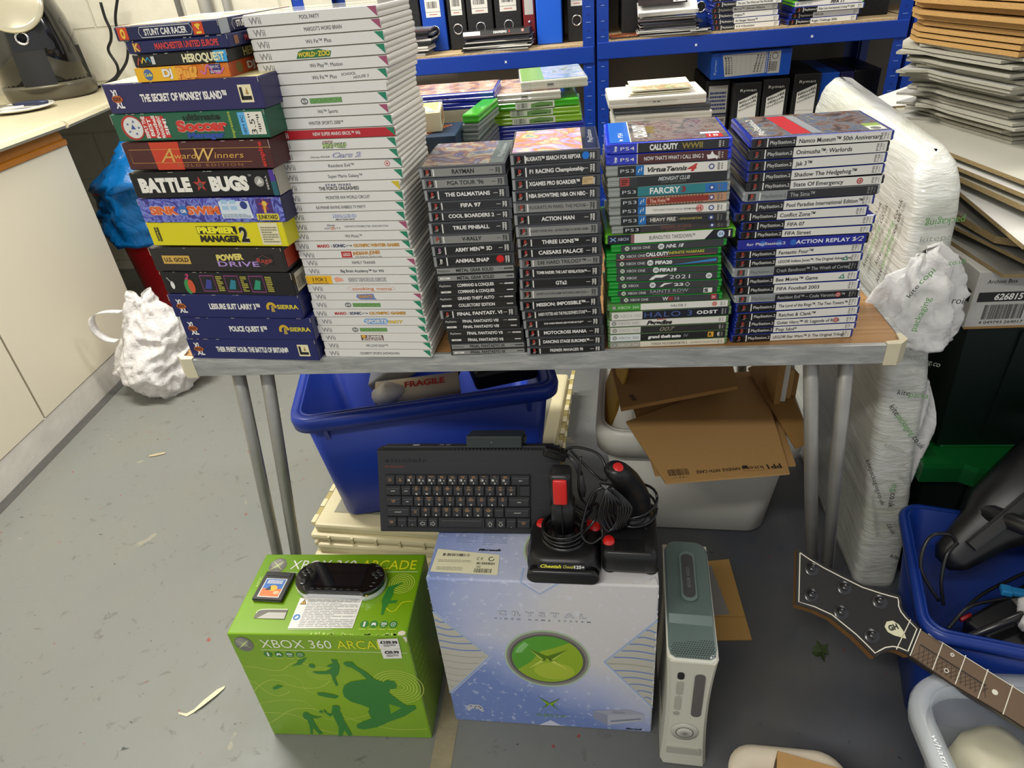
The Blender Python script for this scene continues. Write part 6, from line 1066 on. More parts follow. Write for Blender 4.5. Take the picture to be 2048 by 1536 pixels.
def oval(f, u, v, rx, ry, n=40):
    f.disc(u, v, rx+3, M('#a9bf9a', .5), 1, ry+4, n); f.disc(u, v, rx, gry, 2, ry, n); f.disc(u, v, rx*.93, M('#5c5a56', .35), 3, ry*.91, n); f.disc(u, v, rx*.865, GR, 4, ry*.855, n)
    f.poly([(u+rx*.865*math.cos(R(a)), v+ry*.855*math.sin(R(a))) for a in range(50, 215, 5)]+[(u-rx*.40, v-ry*.10), (u-rx*.15, v+ry*.30), (u+rx*.2, v+ry*.45)], GR2, 4.5); f.disc(u+rx*.15, v-ry*.42, rx*.5, GR3, 4.6, ry*.32)
    f.poly([(u+rx*.8*math.cos(R(a)), v+ry*.8*math.sin(R(a))) for a in range(130, 168, 6)]+[(u-rx*.62, v+ry*.22), (u-rx*.42, v+ry*.52)], M('#86bd72', .3), 5)
    dk_ = M('#55780f', .3); lt_ = M('#c3cf5a', .3)
    for sx, sy, ex, ey in ((-1, 1, .42, .34), (1, 1, .50, .36), (-1, -1, .50, .42), (1, -1, .58, .44)):
        f.poly([(u-sx*rx*.02, v+ry*.12), (u+sx*rx*ex, v+sy*ry*ey+ry*.04), (u+sx*rx*.08, v-ry*.04+sy*ry*.03)], dk_, 6); f.poly([(u+sx*rx*.08, v-ry*.04+sy*ry*.03), (u+sx*rx*ex, v+sy*ry*ey+ry*.04), (u+sx*rx*.16, v+sy*ry*.02)], lt_, 7)
oval(f, 195, 211, 74, 77); oval(t, 216, 74, 54, 54)
for sx, sy in ((-1, 1), (1, 1), (-1, -1), (1, -1)): f.poly([(193, 78), (193+sx*21, 74+sy*22), (193+sx*7, 74+sy*3-1), (193+sx*7, 68)], M('#3f6a18', .35), 3+.2*sx+.1*sy); f.poly([(193, 76), (193+sx*18, 74+sy*18), (193+sx*3, 70)], M('#86ac2a', .35), 4+.2*sx+.1*sy)
f.text('XBOX', 194, 37, 8.5, M('#6f9a4a', .35), 62, l=3); f.poly([(168, 2), (192, 21), (214, 4)], M('#c9cede', .4), 1)
pw_ = M('#b9bcc6', .35); f.poly([(28, 36), (30, 52), (36, 58), (54, 58), (60, 52), (62, 36), (57, 35), (52, 43), (38, 43), (33, 35)], pw_, 2)
for u, v, c in ((37, 52, '#3a3f4c'), (44, 46, '#3a3f4c'), (53, 52, '#a8433c'), (56, 48, '#2a2f3c'), (47, 52, '#5a5f6c')): f.disc(u, v, 1.8, M(c, .35), 3)
f.poly([(275, 62), (342, 72), (371, 60), (302, 50)], M('#a3a5b4', .35), 2); f.poly([(275, 62), (302, 50), (302, 17), (275, 38)], M('#8f93a8', .35), 2); f.poly([(302, 50), (371, 60), (369, 38), (302, 17)], M('#b0b2bf', .35), 2); f.disc(322, 61, 13, M('#8f939f', .35), 3, 4); f.line([(308, 30), (364, 44)], 5, M('#7f8494', .35), 3); f.line([(309, 25), (362, 40)], 1, PW, 4); f.text('Microsoft', 352, 9, 4.6, INK, 31, bold=.05, sh=.25)
t.text('Microsoft', 100, 67, 4.4, INK, 40, bold=.05, sh=.25, l=3); t.micro(36, 76, 82, 116, 9, M('#7f8fb0', .4), 4, 2, .3); t.micro(84, 128, 78, 116, 9, M('#7f8fb0', .4), 9, 2, .3)
t.line([(370, 12), (380, 20), (384, 3)], .7, M('#5a6484', .5), 2); wr2 = M('#dcdcdc', .7); r = random.Random(3)
for k in range(12): v = r.uniform(0, 400); f.rect(384-r.uniform(.5, 1.6), 384.9, v, v+r.uniform(3, 12), wr2, 5); f.rect(.1, .8, v, v+r.uniform(2, 7), wr2, 5)
b.obj('carton', o)
b = MB(); f = F(b, (-CW/2, 0, CH+.0002), (1, 0, 0), (0, 1, 0)); f.poly([(5, 14), (121, 11), (119, 56), (8, 66)], M('#dcd8b8', .5), 3)
f.bars(20, 68, 50, 56, INK, 24, 2, 5); f.text('CE', 86, 46, 6, INK, 11, sp=1.4, l=5); f.ring(106, 46, 4.4, 1.4, INK, 5, None, 20, 60, 360); f.bars(82, 114, 33, 38, INK, 18, 6, 5); f.text('360', 86, 28, 4, INK, 7, l=5); f.bars(80, 110, 15, 24, INK, 20, 9, 5); f.micro(14, 72, 36, 42, 2, M('#6d6a58', .5), 3, 5, .3); f.micro(14, 60, 18, 26, 3, M('#6d6a58', .5), 5, 5, .3); b.obj('bar_code_label', o)
# ------------------------------------------------------------------ upright white console with grey hard disk
cw = M('#c9c8b8', .42); cwl = M('#d8d7ca', .4); hd = M('#5f6f6b', .28, coat=.3); slot = M('#5d5a58', .35)
o = empty('game_console', (.2750, -.270, 0), R(-3.5), 'white game console standing upright with a grey top, beside the pale blue box', 'game console')
CX, CDp, CHh = .0415, .258, .309
def conc(z): return .006*(1-((z-.155)/.155)**2)
b = MB(); rings = []
for k in range(17):
    z = .002+k*.299/16; q = conc(z)
    rings.append([(-CX+q+.006, q*1.2, z), (CX-q-.006, q*1.2, z), (CX-q, q*1.2+.010, z), (CX-q, CDp-q, z), (-CX+q, CDp-q, z), (-CX+q, q*1.2+.010, z)])
b.loft(rings, cw, smooth=False)
for k in range(16): b.bx(-CX-.0004, .06+k*.004, .03+k*.0002, -CX+.003, .062+k*.004, .07, M('#8a897c', .5))
b.obj('body', o)
topo = [(x*(CX-.001), y) for x, y in ((-.72, .002), (.72, .002), (.93, .008), (1, .022), (1, CDp-.022), (.8, CDp-.006), (.5, CDp), (-.5, CDp), (-.8, CDp-.006), (-1, CDp-.022), (-1, .022), (-.93, .008))]
b = MB(); b.loft([[(x, y, .298) for x, y in topo], [(x*1.01, y, .303) for x, y in topo], [(x*.97, .129+(y-.129)*.99, .305) for x, y in topo]], cwl, smooth=False); b.obj('top_rim', o)
b = MB(); sh_ = lambda k: [(x*k, .129+(y-.129)*(k*.5+.49)) for x, y in topo]
b.loft([[(x, y, .3045) for x, y in sh_(.955)], [(x, y, .3065 if y < .075 else .315) for x, y in sh_(.95)], [(x, y, .3072 if y < .075 else .3185) for x, y in sh_(.88)]], hd, smooth=False); h_ = b.obj('hard_disk', o)
b = MB(); b.loft([[(x, y, z) for x, y, z in ((-.036, .066, .3074), (.036, .066, .3074), (.036, .082, .3186), (-.036, .082, .3186))], [(x, y, z-.003) for x, y, z in ((-.036, .066, .3074), (.036, .066, .3074), (.036, .082, .3186), (-.036, .082, .3186))]], hd, smooth=False); b.obj('curved_step', h_)
b = MB(); P_ = stadium(.10, .021, 12); b.X = Matrix.Translation((0.001, .168, .3184)) @ Matrix.Rotation(R(90), 4, 'Z'); b.prism([(x*1.15, y*1.3) for x, y in P_], 0, .0006, M('#6f807b', .3)); b.prism(P_, .0006, .0018, M('#4a4b4c', .4)); b.X = None; f = F(b, (-.006, .128, .3202), (0, 1, 0), (-1, 0, 0)); f.text('60GB HDD', 34, -7, 5.4, M('#8a8d8c', .4), 46, sp=1.15); b.obj('capacity_plate', h_)
b = MB(); f = F(b, (-CX, 0, .3075), (1, 0, 0), (0, 1, 0)); hb = M('#0c1010', .6)
for i in range(9):
    for j in range(17):
        if i == 0 and (j < 2 or j > 14): continue
        f.disc(8.4+j*4.1+(2 if i % 2 else 0), 8+i*4.0, 1.05, hb, 1, None, 6)
f.ring(41, 50, 7, .6, M('#46534f', .4), 1, 4); b.obj('vent_holes', h_)
def front_panel(name, pts, y, m, z0=0, dep=.0014, loc=None):
    b = MB(); n_ = len(pts); fr = [(x, conc(z)*1.2-dep, z) for x, z in pts]; bk_ = [(x, conc(z)*1.2+.003, z) for x, z in pts]
    b.add(fr+bk_, [list(range(n_)), list(range(n_, 2*n_))[::-1]]+[[i, n_+i, n_+(i+1) % n_, (i+1) % n_] for i in range(n_)], m); return b.obj(name, o)
vs = lambda cx, cz, w, h, n=8: [(cx+y_, cz+x_) for x_, y_ in stadium(h, w, n)][::-1]
front_panel('disc_tray', vs(.014, .208, .017, .125), .0058, slot); front_panel('tray_button', vs(.014, .262, .012, .012), .0038, M('#77756f', .35))
front_panel('infrared_window', vs(-.017, .262, .011, .020), .0052, M('#0a0a0a', .15, coat=.6)); front_panel('memory_slot', vs(-.017, .226, .011, .040), .0060, M('#a9a899', .4)); front_panel('memory_slot', vs(-.018, .182, .011, .042), .0070, M('#a9a899', .4)); front_panel('sync_button', vs(-.019, .151, .011, .011), .0072, M('#9f9e90', .4))
b = MB(); b.X = Matrix.Translation((-.002, conc(.098)*1.2-.0004, .098)) @ Matrix.Rotation(R(90), 4, 'X'); b.lathe([(0, .001), (.013, .001), (.024, .0012), (.0245, .0)], M('#bbbaad', .4), 28, caps=(False, False)); b.lathe([(0, .0035), (.012, .0032), (.014, .002)], M('#c3c2b6', .35), 24, caps=(True, False)); b.lathe([(.0142, .002), (.0156, .0022)], M('#55544e', .4), 24, caps=(False, False)); F(b, (0, 0, .0035), (1, 0, 0), (0, 1, 0)).ring(0, 0, 2.6, .7, M('#55544e', .4), 1, None, 16, 120, 420); b.obj('power_button', o)
front_panel('usb_door', [(-.031, .036), (.029, .036), (.029, .05), (.026, .054), (-.028, .054), (-.031, .05)], .0052, M('#a8a79a', .4), dep=.003)
# ------------------------------------------------------------------ rubber keyed home computer leaning above the pale blue box
kbm = M('#17171a', .5, vary=.06, vscale=40); kbd = M('#0d0d0f', .5); keym = M('#1b1b1e', .45); lw = M('#d3d0c6', .5); lo = M('#b58a5a', .5)
KX, KY = Vector((1, .003, -.006)).normalized(), Vector((0, .452, .892)); KN = KX.cross(KY)
KO = Vector((-.2628, -.1070, .4240))
o = empty('home_computer', tuple(KO), 0, 'black home computer with printed keys, propped upright on the pale blue box', 'computer')
m4 = Matrix((KX, KY, KN)).transposed().to_4x4(); o.rotation_euler = m4.to_euler()
b = MB(); W, H = .324, .1515
b.loft([[(x, 0, -.019), (x, H-.004, -.036), (x, H, -.034), (x, H, -.003), (x, H-.003, 0), (x, .002, 0), (x, 0, -.002)] for x in (0, .001, W-.001, W)], kbm, smooth=False)
b.bx(.010, H-.001, -.030, W-.010, H+.004, -.006, kbd, .001)
for k in range(22): b.bx(.137+k*.0065, H-.0025, -.003, .140+k*.0065, H+.0004, .0003, M('#050505', .6))
for k in range(5): b.bx(.001, .026+k*.0195, -.0002, .012, .0264+k*.0195, .0002, M('#3a3a3d', .4)); b.bx(.283, .026+k*.0195, -.0002, W-.001, .0264+k*.0195, .0002, M('#3a3a3d', .4))
b.bx(.001, .125, -.0002, W-.001, .1254, .0002, M('#303033', .4)); b.bx(.001, .106, -.0002, W-.001, .1062, .0002, M('#303033', .4))
b.bx(.0125, .006, -.0004, .2745, .1065, .0003, M('#070708', .5)); b.bx(.062, H+.0038, -.02, .074, H+.0044, -.012, M('#c9c9c9', .4)); b.bx(.110, H+.0038, -.02, .118, H+.0044, -.014, M('#7a7a7a', .4)); b.bx(.122, H+.0038, -.02, .130, H+.0044, -.014, M('#7a7a7a', .4))
b.obj('case', o)
b = MB(); f = F(b, (0, 0, 0), (1, 0, 0), (0, 1, 0)); f.text('sinclair', 52, 131, 6.5, M('#050506', .25), 78, sp=1.1, l=2, bold=.02); f.text('ZX Spectrum+', 13, 120, 3, M('#8a2f22', .5), 36, al='l'); b.obj('name_marking', o)
def key(u, v, w, top=(), main='', sym='', h=.0188):
    b = MB(); b.bx(u/1000, v/1000, .0003, (u+w)/1000-.0004, v/1000+h-.0004, .0042, keym, .0010, 1); b.box(((u+w/2)/1000, v/1000+h*.40, .0044), (min(w-3, w*.88)/1000, h*.66, .002), keym, .0016)
    f = F(b, (0, 0, .0054), (1, 0, 0), (0, 1, 0)); c = u+w/2; v0 = v
    if main: f.text(main, c, v0+3.8, 3.0, lw, bold=.03)
    for k, t in enumerate(top): f.text(t, c, v0+16.2-k*2.5-(0 if main else 5.4 if len(top) > 1 else 7.4), 1.55, lo if k < 2 and main else lw if not main and len(top) < 2 else lo, min(len(t)*1.25, w-3), bold=.02)
    if sym: f.text(sym, c+3.5, v0+8.2, 2.0, lw)
    b.obj('key', o)
PIT = 18.85
R1 = ['1 BLUE EDIT', '2 RED CAPS', '3 MAGENTA', '4 GREEN OPEN', '5 CYAN CLOSE', '6 YELLOW MOVE', '7 WHITE ERASE', '8 POINT', '9 CAT', '0 BLACK FORMAT']
x = 13.2; key(x, 87, PIT, ('TRUE', 'VIDEO')); key(x+PIT, 87, PIT, ('INV', 'VIDEO'))
for i, t in enumerate(R1):
    q = t.split(); key(x+PIT*(2+i), 87, PIT, tuple(q[1:3]), q[0], '')
    b = MB(); f = F(b, (0, 0, .0056), (1, 0, 0), (0, 1, 0)); u = x+PIT*(2+i)+4; f.rect(u, u+4, 94.5, 98, lw, 0); f.rect(u+.6, u+2, 95, 97.4 if i % 2 else 96.2, BLACK, 1); f.text('!@#$%&\'()_'[i], u+9, 96, 2.4, lw); b.obj('key_marking', o)
key(x+PIT*12, 87, 271.5-x-PIT*12+2, ('BREAK',))
key(x, 67.8, 28.5, ('DELETE',)); key(x+28.5, 67.8, PIT, ('GRAPH',))
for i, (c, a1, a2, a3_) in enumerate(zip('QWERTYUIOP', ('SIN', 'COS', 'TAN', 'INT', 'RND', 'STR$', 'CHR$', 'CODE', 'PEEK', 'TAB'), ('ASN', 'ACS', 'ATN', 'VERIFY', 'MERGE', '[', ']', 'IN', 'OUT', '©'), ('PLOT', 'DRAW', 'REM', 'RUN', 'RAND', 'RETURN', 'IF', 'INPUT', 'POKE', 'PRINT'))): key(x+47.4+PIT*i, 67.8, PIT, (a1, a2, a3_), c)
key(x, 48.6, 28.5, ('EXTEND', 'MODE')); key(x+28.5, 48.6, 22.5, ('EDIT',))
for i, (c, a1, a2, a3_) in enumerate(zip('ASDFGHJKL', ('READ', 'RESTORE', 'DATA', 'SGN', 'ABS', 'SQR', 'VAL', 'LEN', 'USR'), ('STOP', 'NOT', 'STEP', 'TO', 'THEN', 'CIRCLE', 'VAL$', 'SCREEN$', 'ATTR'), ('NEW', 'SAVE', 'DIM', 'FOR', 'GO TO', 'GO SUB', 'LOAD', 'LIST', 'LET'))): key(x+51+PIT*i, 48.6, PIT, (a1, a2, a3_), c)
key(x+51+PIT*9, 48.6, 272.6-x-51-PIT*9, ('ENTER',)); b = MB(); b.bx(.254, .0675, .0003, .2728, .0862, .0042, keym, .001, 1); b.obj('key', o)
key(x, 29.4, 44, ('CAPS SHIFT',)); key(x+44, 29.4, PIT, ('CAPS', 'LOCK'))
for i, (c, a1, a2, a3_) in enumerate(zip('ZXCVBNM', ('LN', 'EXP', 'LPRINT', 'LLIST', 'BIN', 'INKEY$', 'PI'), ('BEEP', 'INK', 'PAPER', 'FLASH', 'BRIGHT', 'OVER', 'INVERSE'), ('COPY', 'CLEAR', 'CONT', 'CLS', 'BORDER', 'NEXT', 'PAUSE'))): key(x+44+PIT*(1+i), 29.4, PIT, (a1, a2, a3_), c)
key(x+44+PIT*8, 29.4, PIT, (), '.'); key(x+44+PIT*9, 29.4, 272.6-x-44-PIT*9, ('CAPS SHIFT',))
key(x, 10.2, PIT, ('SYMBOL', 'SHIFT'))
for i, c in enumerate((';', '"', '⇦', '⇨')): key(x+PIT*(1+i), 10.2, PIT, (), '' if i > 1 else c)
key(x+PIT*5, 10.2, 84); 
for i, c in enumerate(('⇧', '⇩', ',')): key(x+PIT*5+84+PIT*i, 10.2, PIT, (), '' if i < 2 else c)
key(x+PIT*8+84, 10.2, 272.6-x-PIT*8-84, ('SYMBOL', 'SHIFT'))
b = MB(); f = F(b, (0, 0, .0056), (1, 0, 0), (0, 1, 0))
for cx_, an in ((x+PIT*3.5, 180), (x+PIT*4.5, 0), (x+PIT*5.5+84, 90), (x+PIT*6.5+84, 270)):
    f.line([(cx_+a*math.cos(R(an))-c*math.sin(R(an)), 17.5+a*math.sin(R(an))+c*math.cos(R(an))) for a, c in ((4, 0), (0, 4), (0, 1.8), (-4, 1.8), (-4, -1.8), (0, -1.8), (0, -4), (4, 0))], .6, lw, 1)
b.obj('key_marking', o)
gmod = M('#12201d', .5, vary=.1, vscale=50)
o2 = empty('interface_unit', tuple(KO + KX*.162 + KY*.1525), 0, 'small dark box plugged into the top edge of the black home computer', 'computer module', rot=m4.to_euler())
b = MB(); b.bx(0, 0, -.066, .098, .021, 0, gmod, .0012); b.bx(-.0006, .0146, -.0664, .0986, .0152, .0004, M('#0a0f0e', .5)); b.bx(.098, .004, -.05, .102, .016, -.02, gmod, .001); b.obj('housing', o2)
b = MB(); b.lathe([(.0008, 0), (.0012, .0006), (0, .0008)], M('#8a8a82', .4), 8, (.045, .0105, 0)); b.obj('screw', o2)
b = MB(); b.bx(.01, -.004, -.03, .088, .001, -.01, M('#0a0a0a', .5)); b.obj('edge_connector', o2)
# ------------------------------------------------------------------ joysticks standing on the pale blue box
jk = M('#121214', .38, vary=.05, vscale=30); jk2 = M('#0e0e10', .3, coat=.2); redp = M('#c81a16', .3, coat=.3); cabm = M('#101012', .3, coat=.2)
def rr(w, d, z, r_, n=6, dx=0, dy=0):
    pts = []
    for sx, sy, a0 in ((1, 1, 0), (-1, 1, 90), (-1, -1, 180), (1, -1, 270)):
        for k in range(n+1): a = R(a0+90*k/n); pts.append((dx+sx*(w/2-r_)+r_*math.cos(a), dy+sy*(d/2-r_)+r_*math.sin(a), z))
    return pts
def btn(o, x, y, z, r_=.0075, h=.006, rot=None):
    b = MB(); b.lathe([(r_+.0014, 0), (r_+.0014, .002), (r_, .0022), (r_, h), (r_*.85, h+.001), (0, h+.001)], redp, 20, caps=(False, True)); return b.obj('fire_button', o, (x, y, z), rot=rot)
ZJ = .4134
o = empty('joystick', (.0705, -.145, ZJ), R(-1.5), 'black joystick with a long red trigger on its stick, on the pale blue box', 'joystick')
b = MB(); b.loft([rr(.116, .118, 0, .03), rr(.122, .122, .004, .03), rr(.122, .122, .020, .03), rr(.116, .116, .024, .03), rr(.116, .116, .030, .03), rr(.108, .108, .040, .03), rr(.094, .092, .043, .028)], jk); b.obj('base', o)
b = MB(); b.X = Matrix.Translation((0, -.064, .0145)) @ Matrix.Rotation(R(90), 4, 'X'); b.loft([[(x, y, z) for x, y in stadium(w_, h_, 10)] for w_, h_, z in ((.118, .028, -.012), (.118, .028, .001), (.112, .022, .003))], jk2); b.obj('front_plate', o)
b = MB(); f = F(b, (-.052, -.0612, .0296), (1, 0, 0), (0, .45, .89), .0012); f.rect(12, 88, 1, 10, M('#0a0a0b', .3), 1); f.text('Cheetah', 33, 5.5, 5, M('#c9c22a', .4), 34, bold=.04, sh=.3, l=3); f.text('Cheetah', 62, 5.5, 4.6, M('#d8cf4a', .4), 18, sh=.3, l=3); f.text('125+', 79, 5.5, 4.8, M('#d9d9d6', .4), 16, bold=.03, l=3); b.obj('maker_label', o)
b = MB(); b.lathe([(.040, .041), (.040, .046), (.033, .047), (.031, .044), (.026, .046), (.022, .052), (.019, .060)], jk2, 32, (0, .004, 0), caps=(False, False)); b.obj('gaiter', o)
b = MB(); b.loft([rr(.034, .034, .048, .012, 5, 0, .004), rr(.034, .034, .078, .012, 5, 0, .003), rr(.038, .040, .083, .012, 5, 0, .001), rr(.039, .040, .122, .012, 5, 0, -.001), rr(.034, .034, .124, .010, 5, 0, -.001), rr(.034, .036, .150, .009, 5, -.001, -.004), rr(.036, .034, .185, .009, 5, -.001, -.008), rr(.033, .030, .191, .008, 5, -.001, -.008), rr(.022, .020, .193, .006, 5, -.001, -.008)], jk); b.bx(-.0006, -.025, .05, .0006, -.0165, .14, M('#050505', .5)); st = b.obj('stick', o)
b = MB(); b.box((-.001, -.025, .164), (.022, .012, .046), redp, .0035, Matrix.Rotation(R(-7), 3, 'X'), 3); b.obj('trigger', o)
for x, y in ((-.040, .028), (.040, .028), (.050, .024)): btn(o, x, y, .041, .0085)
b = MB()
for k in range(3):
    a = [(.036*math.cos(t), .004+.036*math.sin(t), .055+.006*k+.004*math.sin(t+k)) for t in [R(360*i/24) for i in range(25)]]; b.tube(a, .0023, cabm, 7)
b.tube(spline([(.03, .02, .060), (.045, .02, .085), (.030, .018, .11), (.026, .01, .15), (.03, .03, .19)], 6), .0023, cabm, 7); b.tube(spline([(.03, -.01, .06), (.05, .0, .08), (.055, .03, .09), (.042, .035, .075)], 6), .0023, cabm, 7); b.obj('cable', o)
o = empty('joystick', (.1795, -.128, ZJ), R(-3), 'black joystick with a curved grip and round red top button, beside the white console', 'joystick')
b = MB(); b.loft([rr(.084, .120, .006, .008), rr(.089, .128, .014, .009), rr(.089, .128, .036, .009), rr(.084, .122, .048, .010), rr(.078, .116, .050, .010)], jk)
for k in range(18): b.bx(-.024+k*.0027, -.0645, .013, -.0228+k*.0027, -.0618, .036, jk2); b.bx(-.024+k*.0027, -.057, .0495, -.0228+k*.0027, -.030, .0508, jk2)
for x in (-.032, .034): b.lathe([(.012, 0), (.013, .003), (.009, .008)], M('#0a0a0b', .3), 16, (x, -.046, 0)); b.lathe([(.012, 0), (.013, .003), (.009, .008)], M('#0a0a0b', .3), 16, (x, .046, 0))
b.obj('base', o)
b = MB(); f = F(b, (.024, -.045, .0502), (0, 1, 0), (-1, 0, 0)); f.text('ARCADE', 62, -2, 6, M('#2a2a2d', .25), 50, bold=.02); f.text('TURBO', 66, -11, 4, M('#2a2a2d', .25), 40); b.obj('raised_lettering', o)
btn(o, -.034, -.036, .049, .0085)
b = MB(); b.lathe([(.036, .049), (.036, .053), (.028, .058), (.026, .062)], jk2, 28, (.004, .026, 0), sx=1.0, sy=.9); b.obj('gaiter', o)
b = MB(); prof = [(.055, .034, .032, .006, .026), (.075, .036, .034, .006, .026), (.098, .036, .034, .003, .025), (.120, .034, .036, -.003, .022), (.142, .030, .038, -.010, .016), (.158, .028, .038, -.017, .008), (.170, .026, .034, -.022, .002), (.178, .019, .026, -.024, -.001), (.181, .010, .014, -.025, -.002)]
b.loft([[(dx+w_*.80*math.cos(t), dy+d_*.64*math.sin(t), z) for t in [2*math.pi*i/22 for i in range(22)]] for z, w_, d_, dx, dy in prof], jk); b.obj('grip', o)
btn(o, -.0205, -.004, .1765, .0082, .006, (R(22), R(8), 0))
b = MB()
for k in range(2): b.tube([(.004+.040*math.cos(t), .024+.036*math.sin(t), .070+.016*k+.010*math.sin(t*1+k)) for t in [R(360*i/24) for i in range(25)]], .0023, cabm, 7)
for k in range(6):
    q = .003*k; b.tube(spline([(-.034-q, -.004, .145), (-.044+q*1.6, -.02, .125), (-.05+q*2.4, -.026+q, .095), (-.036+q*2, -.03+q, .066), (-.022+q, -.022, .080), (-.020+q*1.4, -.018, .11), (-.030, -.008, .142)], 5), .0023, cabm, 7)
b.tube(spline([(-.03, -.005, .142), (-.06, -.01, .13), (-.075, -.03, .09), (-.077, -.04, .062), (-.062, -.045, .052), (-.045, -.035, .058)], 6), .0023, cabm, 7); b.tube(spline([(-.035, .0, .15), (-.05, .03, .175), (-.09, .05, .175), (-.115, .052, .163)], 6), .0023, cabm, 7); b.tube(spline([(-.10, .055, .165), (-.085, .05, .150), (-.055, .03, .13), (-.04, .01, .14)], 6), .0023, cabm, 7); b.tube(spline([(-.115, .02, .11), (-.105, .02, .09), (-.08, .01, .075), (-.065, .0, .09), (-.055, .0, .12)], 6), .0023, cabm, 7); b.obj('cable', o)
b = MB(); b.box((-.128, .052, .160), (.034, .016, .018), jk2, .004, Matrix.Rotation(R(20), 3, 'Y')); b.box((-.112, .047, .160), (.012, .018, .016), M('#0a0a0a', .5), .001, Matrix.Rotation(R(20), 3, 'Y')); b.tube([(-.105, .05, .158), (-.092, .045, .148), (-.083, .04, .125)], [.0035, .004, .005], M('#3a3b3d', .4), 10); b.tube([(-.083, .04, .125), (-.079, .034, .098), (-.078, .03, .085)], [.005, .0062, .003], M('#4a4b4d', .4), 10); b.obj('plug', o)
# ------------------------------------------------------------------ toy guitar lying across the tubs
gn = Vector((-.10321136, -.49568235, .86234936)); ga = Vector((.7322826, -.62459398, -.27137531)); gbv = gn.cross(ga)
o = empty('toy_guitar', (.650, -.203, .282), 0, 'toy guitar controller with a black headstock and brown neck, lying over the clear tub', 'guitar', rot=Matrix((ga, gbv, gn)).transposed().to_euler())
HS = [(-231.5, 1.8), (-205, 3), (-179.7, 6.0), (-150, 12), (-115.4, 19.8), (-88, 31), (-62.8, 43.2), (-56.5, 37), (-52, 30), (-46, 25.5), (-37.3, 22.5), (-12.1, 17.8), (-2.1, -30.1), (-10, -32), (-18.3, -34.7), (-25, -39), (-31.2, -47.0), (-35, -57), (-38.7, -68.4), (-60, -65), (-79.4, -62.5), (-123.7, -61.6), (-150, -69), (-177.3, -81.4)]
def inset(P, d):
    cx = sum(p[0] for p in P)/len(P); out = []
    n_ = len(P)
    for i in range(n_):
        a, b_, c = Vector(P[i-1]), Vector(P[i]), Vector(P[(i+1) % n_]); e1 = (b_-a).normalized(); e2 = (c-b_).normalized(); nn = Vector((e1.y+e2.y, -(e1.x+e2.x)))
        k = nn.length; nn.normalize(); out.append(tuple(b_ + nn*d/max(.45, k/2)))
    return out
gk = M('#1a1a1a', .32, coat=.2); wood = M('#8a6230', .45, vary=.25, vscale=30); cream = M('#dcd6c4', .4)
mm_ = lambda P: [(x/1000, y/1000) for x, y in P]
b = MB(); b.prism(mm_(HS)[::-1], -.034, -.005, wood); b.obj('headstock_back', o)
b = MB(); b.prism(mm_(HS)[::-1], -.005, 0, gk); hs = b.obj('headstock', o)
b = MB(); f = F(b, (0, 0, 0), (1, 0, 0), (0, 1, 0)); I1 = inset(HS, 5); f.line(I1+[I1[0]], 1.8, cream, 2); f.line([(-12.1, 17.8), (-2.1, -30.1)], 1.6, cream, 3); f.line([(-31, 20), (-22, -36)], 1.4, cream, 3)
f.poly([(-20, -11), (-28, -4), (-40, 1), (-50, 0), (-56, -8), (-54, -17), (-46, -21), (-36, -19)], M('#d3cfae', .4), 3); f.text('GH', -44, -9, 8, INK, 15, rot=58, bold=.05, l=5); b.obj('inlay', hs)
for u, v in ((-191.5, -13.4), (-134.2, -4.9), (-80.9, 13.1), (-166.6, -51.7), (-115.8, -43.2), (-60.1, -42.6)):
    b = MB(); b.lathe([(.0125, 0), (.0125, .0006), (.0115, .001), (.006, .001), (.0055, .006), (.0045, .007), (0, .007)], M('#232326', .25, coat=.3), 24, caps=(False, True)); b.obj('tuning_peg', hs, (u/1000, v/1000, 0))
NK = [(-12, 18), (0, 19), (56, 26), (125, 32.5), (260, 46), (520, 73), (526, 24), (262, -1), (136, -14), (67, -25), (0, -30), (-2, -30)]
b = MB(); b.prism(mm_(NK)[::-1], -.022, -.004, M('#2b2018', .35, coat=.2)); b.obj('neck', o)
frb = M('#6b5642', .4, vary=.08, vscale=60); b = MB(); b.prism(mm_(inset(NK, 1.6))[::-1], -.004, 0, frb); fb = b.obj('fretboard', o)
b = MB(); f = F(b, (0, 0, 0), (1, 0, 0), (0, 1, 0)); f.line([(0, 18.5), (125, 31.5), (260, 45), (520, 72)], 1.2, cream, 2); f.line([(0, -4.5), (100, 6.5)], 1.8, INK, 3)
hat = M('#2f241a', .5)
for k in range(15): f.line([(k*7, -29+k*1.3), (k*7+12 if k < 14 else 104, -5+k*.75)], .6, hat, 2); f.line([(k*7+10, -28+k*1.3), (k*7, -5.5+k*.75)], .6, hat, 2)
for u in (27.3, 61.7, 95, 131, 168, 206, 245, 286): f.line([(u-5, 21+.1*u), (u+5.5, -29+.115*u)], 1.5, cream, 4)
f.disc(42.2, 14.3, 3, cream, 3); f.disc(42.2, 14.3, 1.6, M('#8a8274', .4), 4); f.ring(48, -12.9, 3, 1.2, cream, 4); f.disc(113.3, 6.9, 4.4, cream, 3, 4); f.disc(187, 14, 4, cream, 3); b.obj('fret_markings', fb)
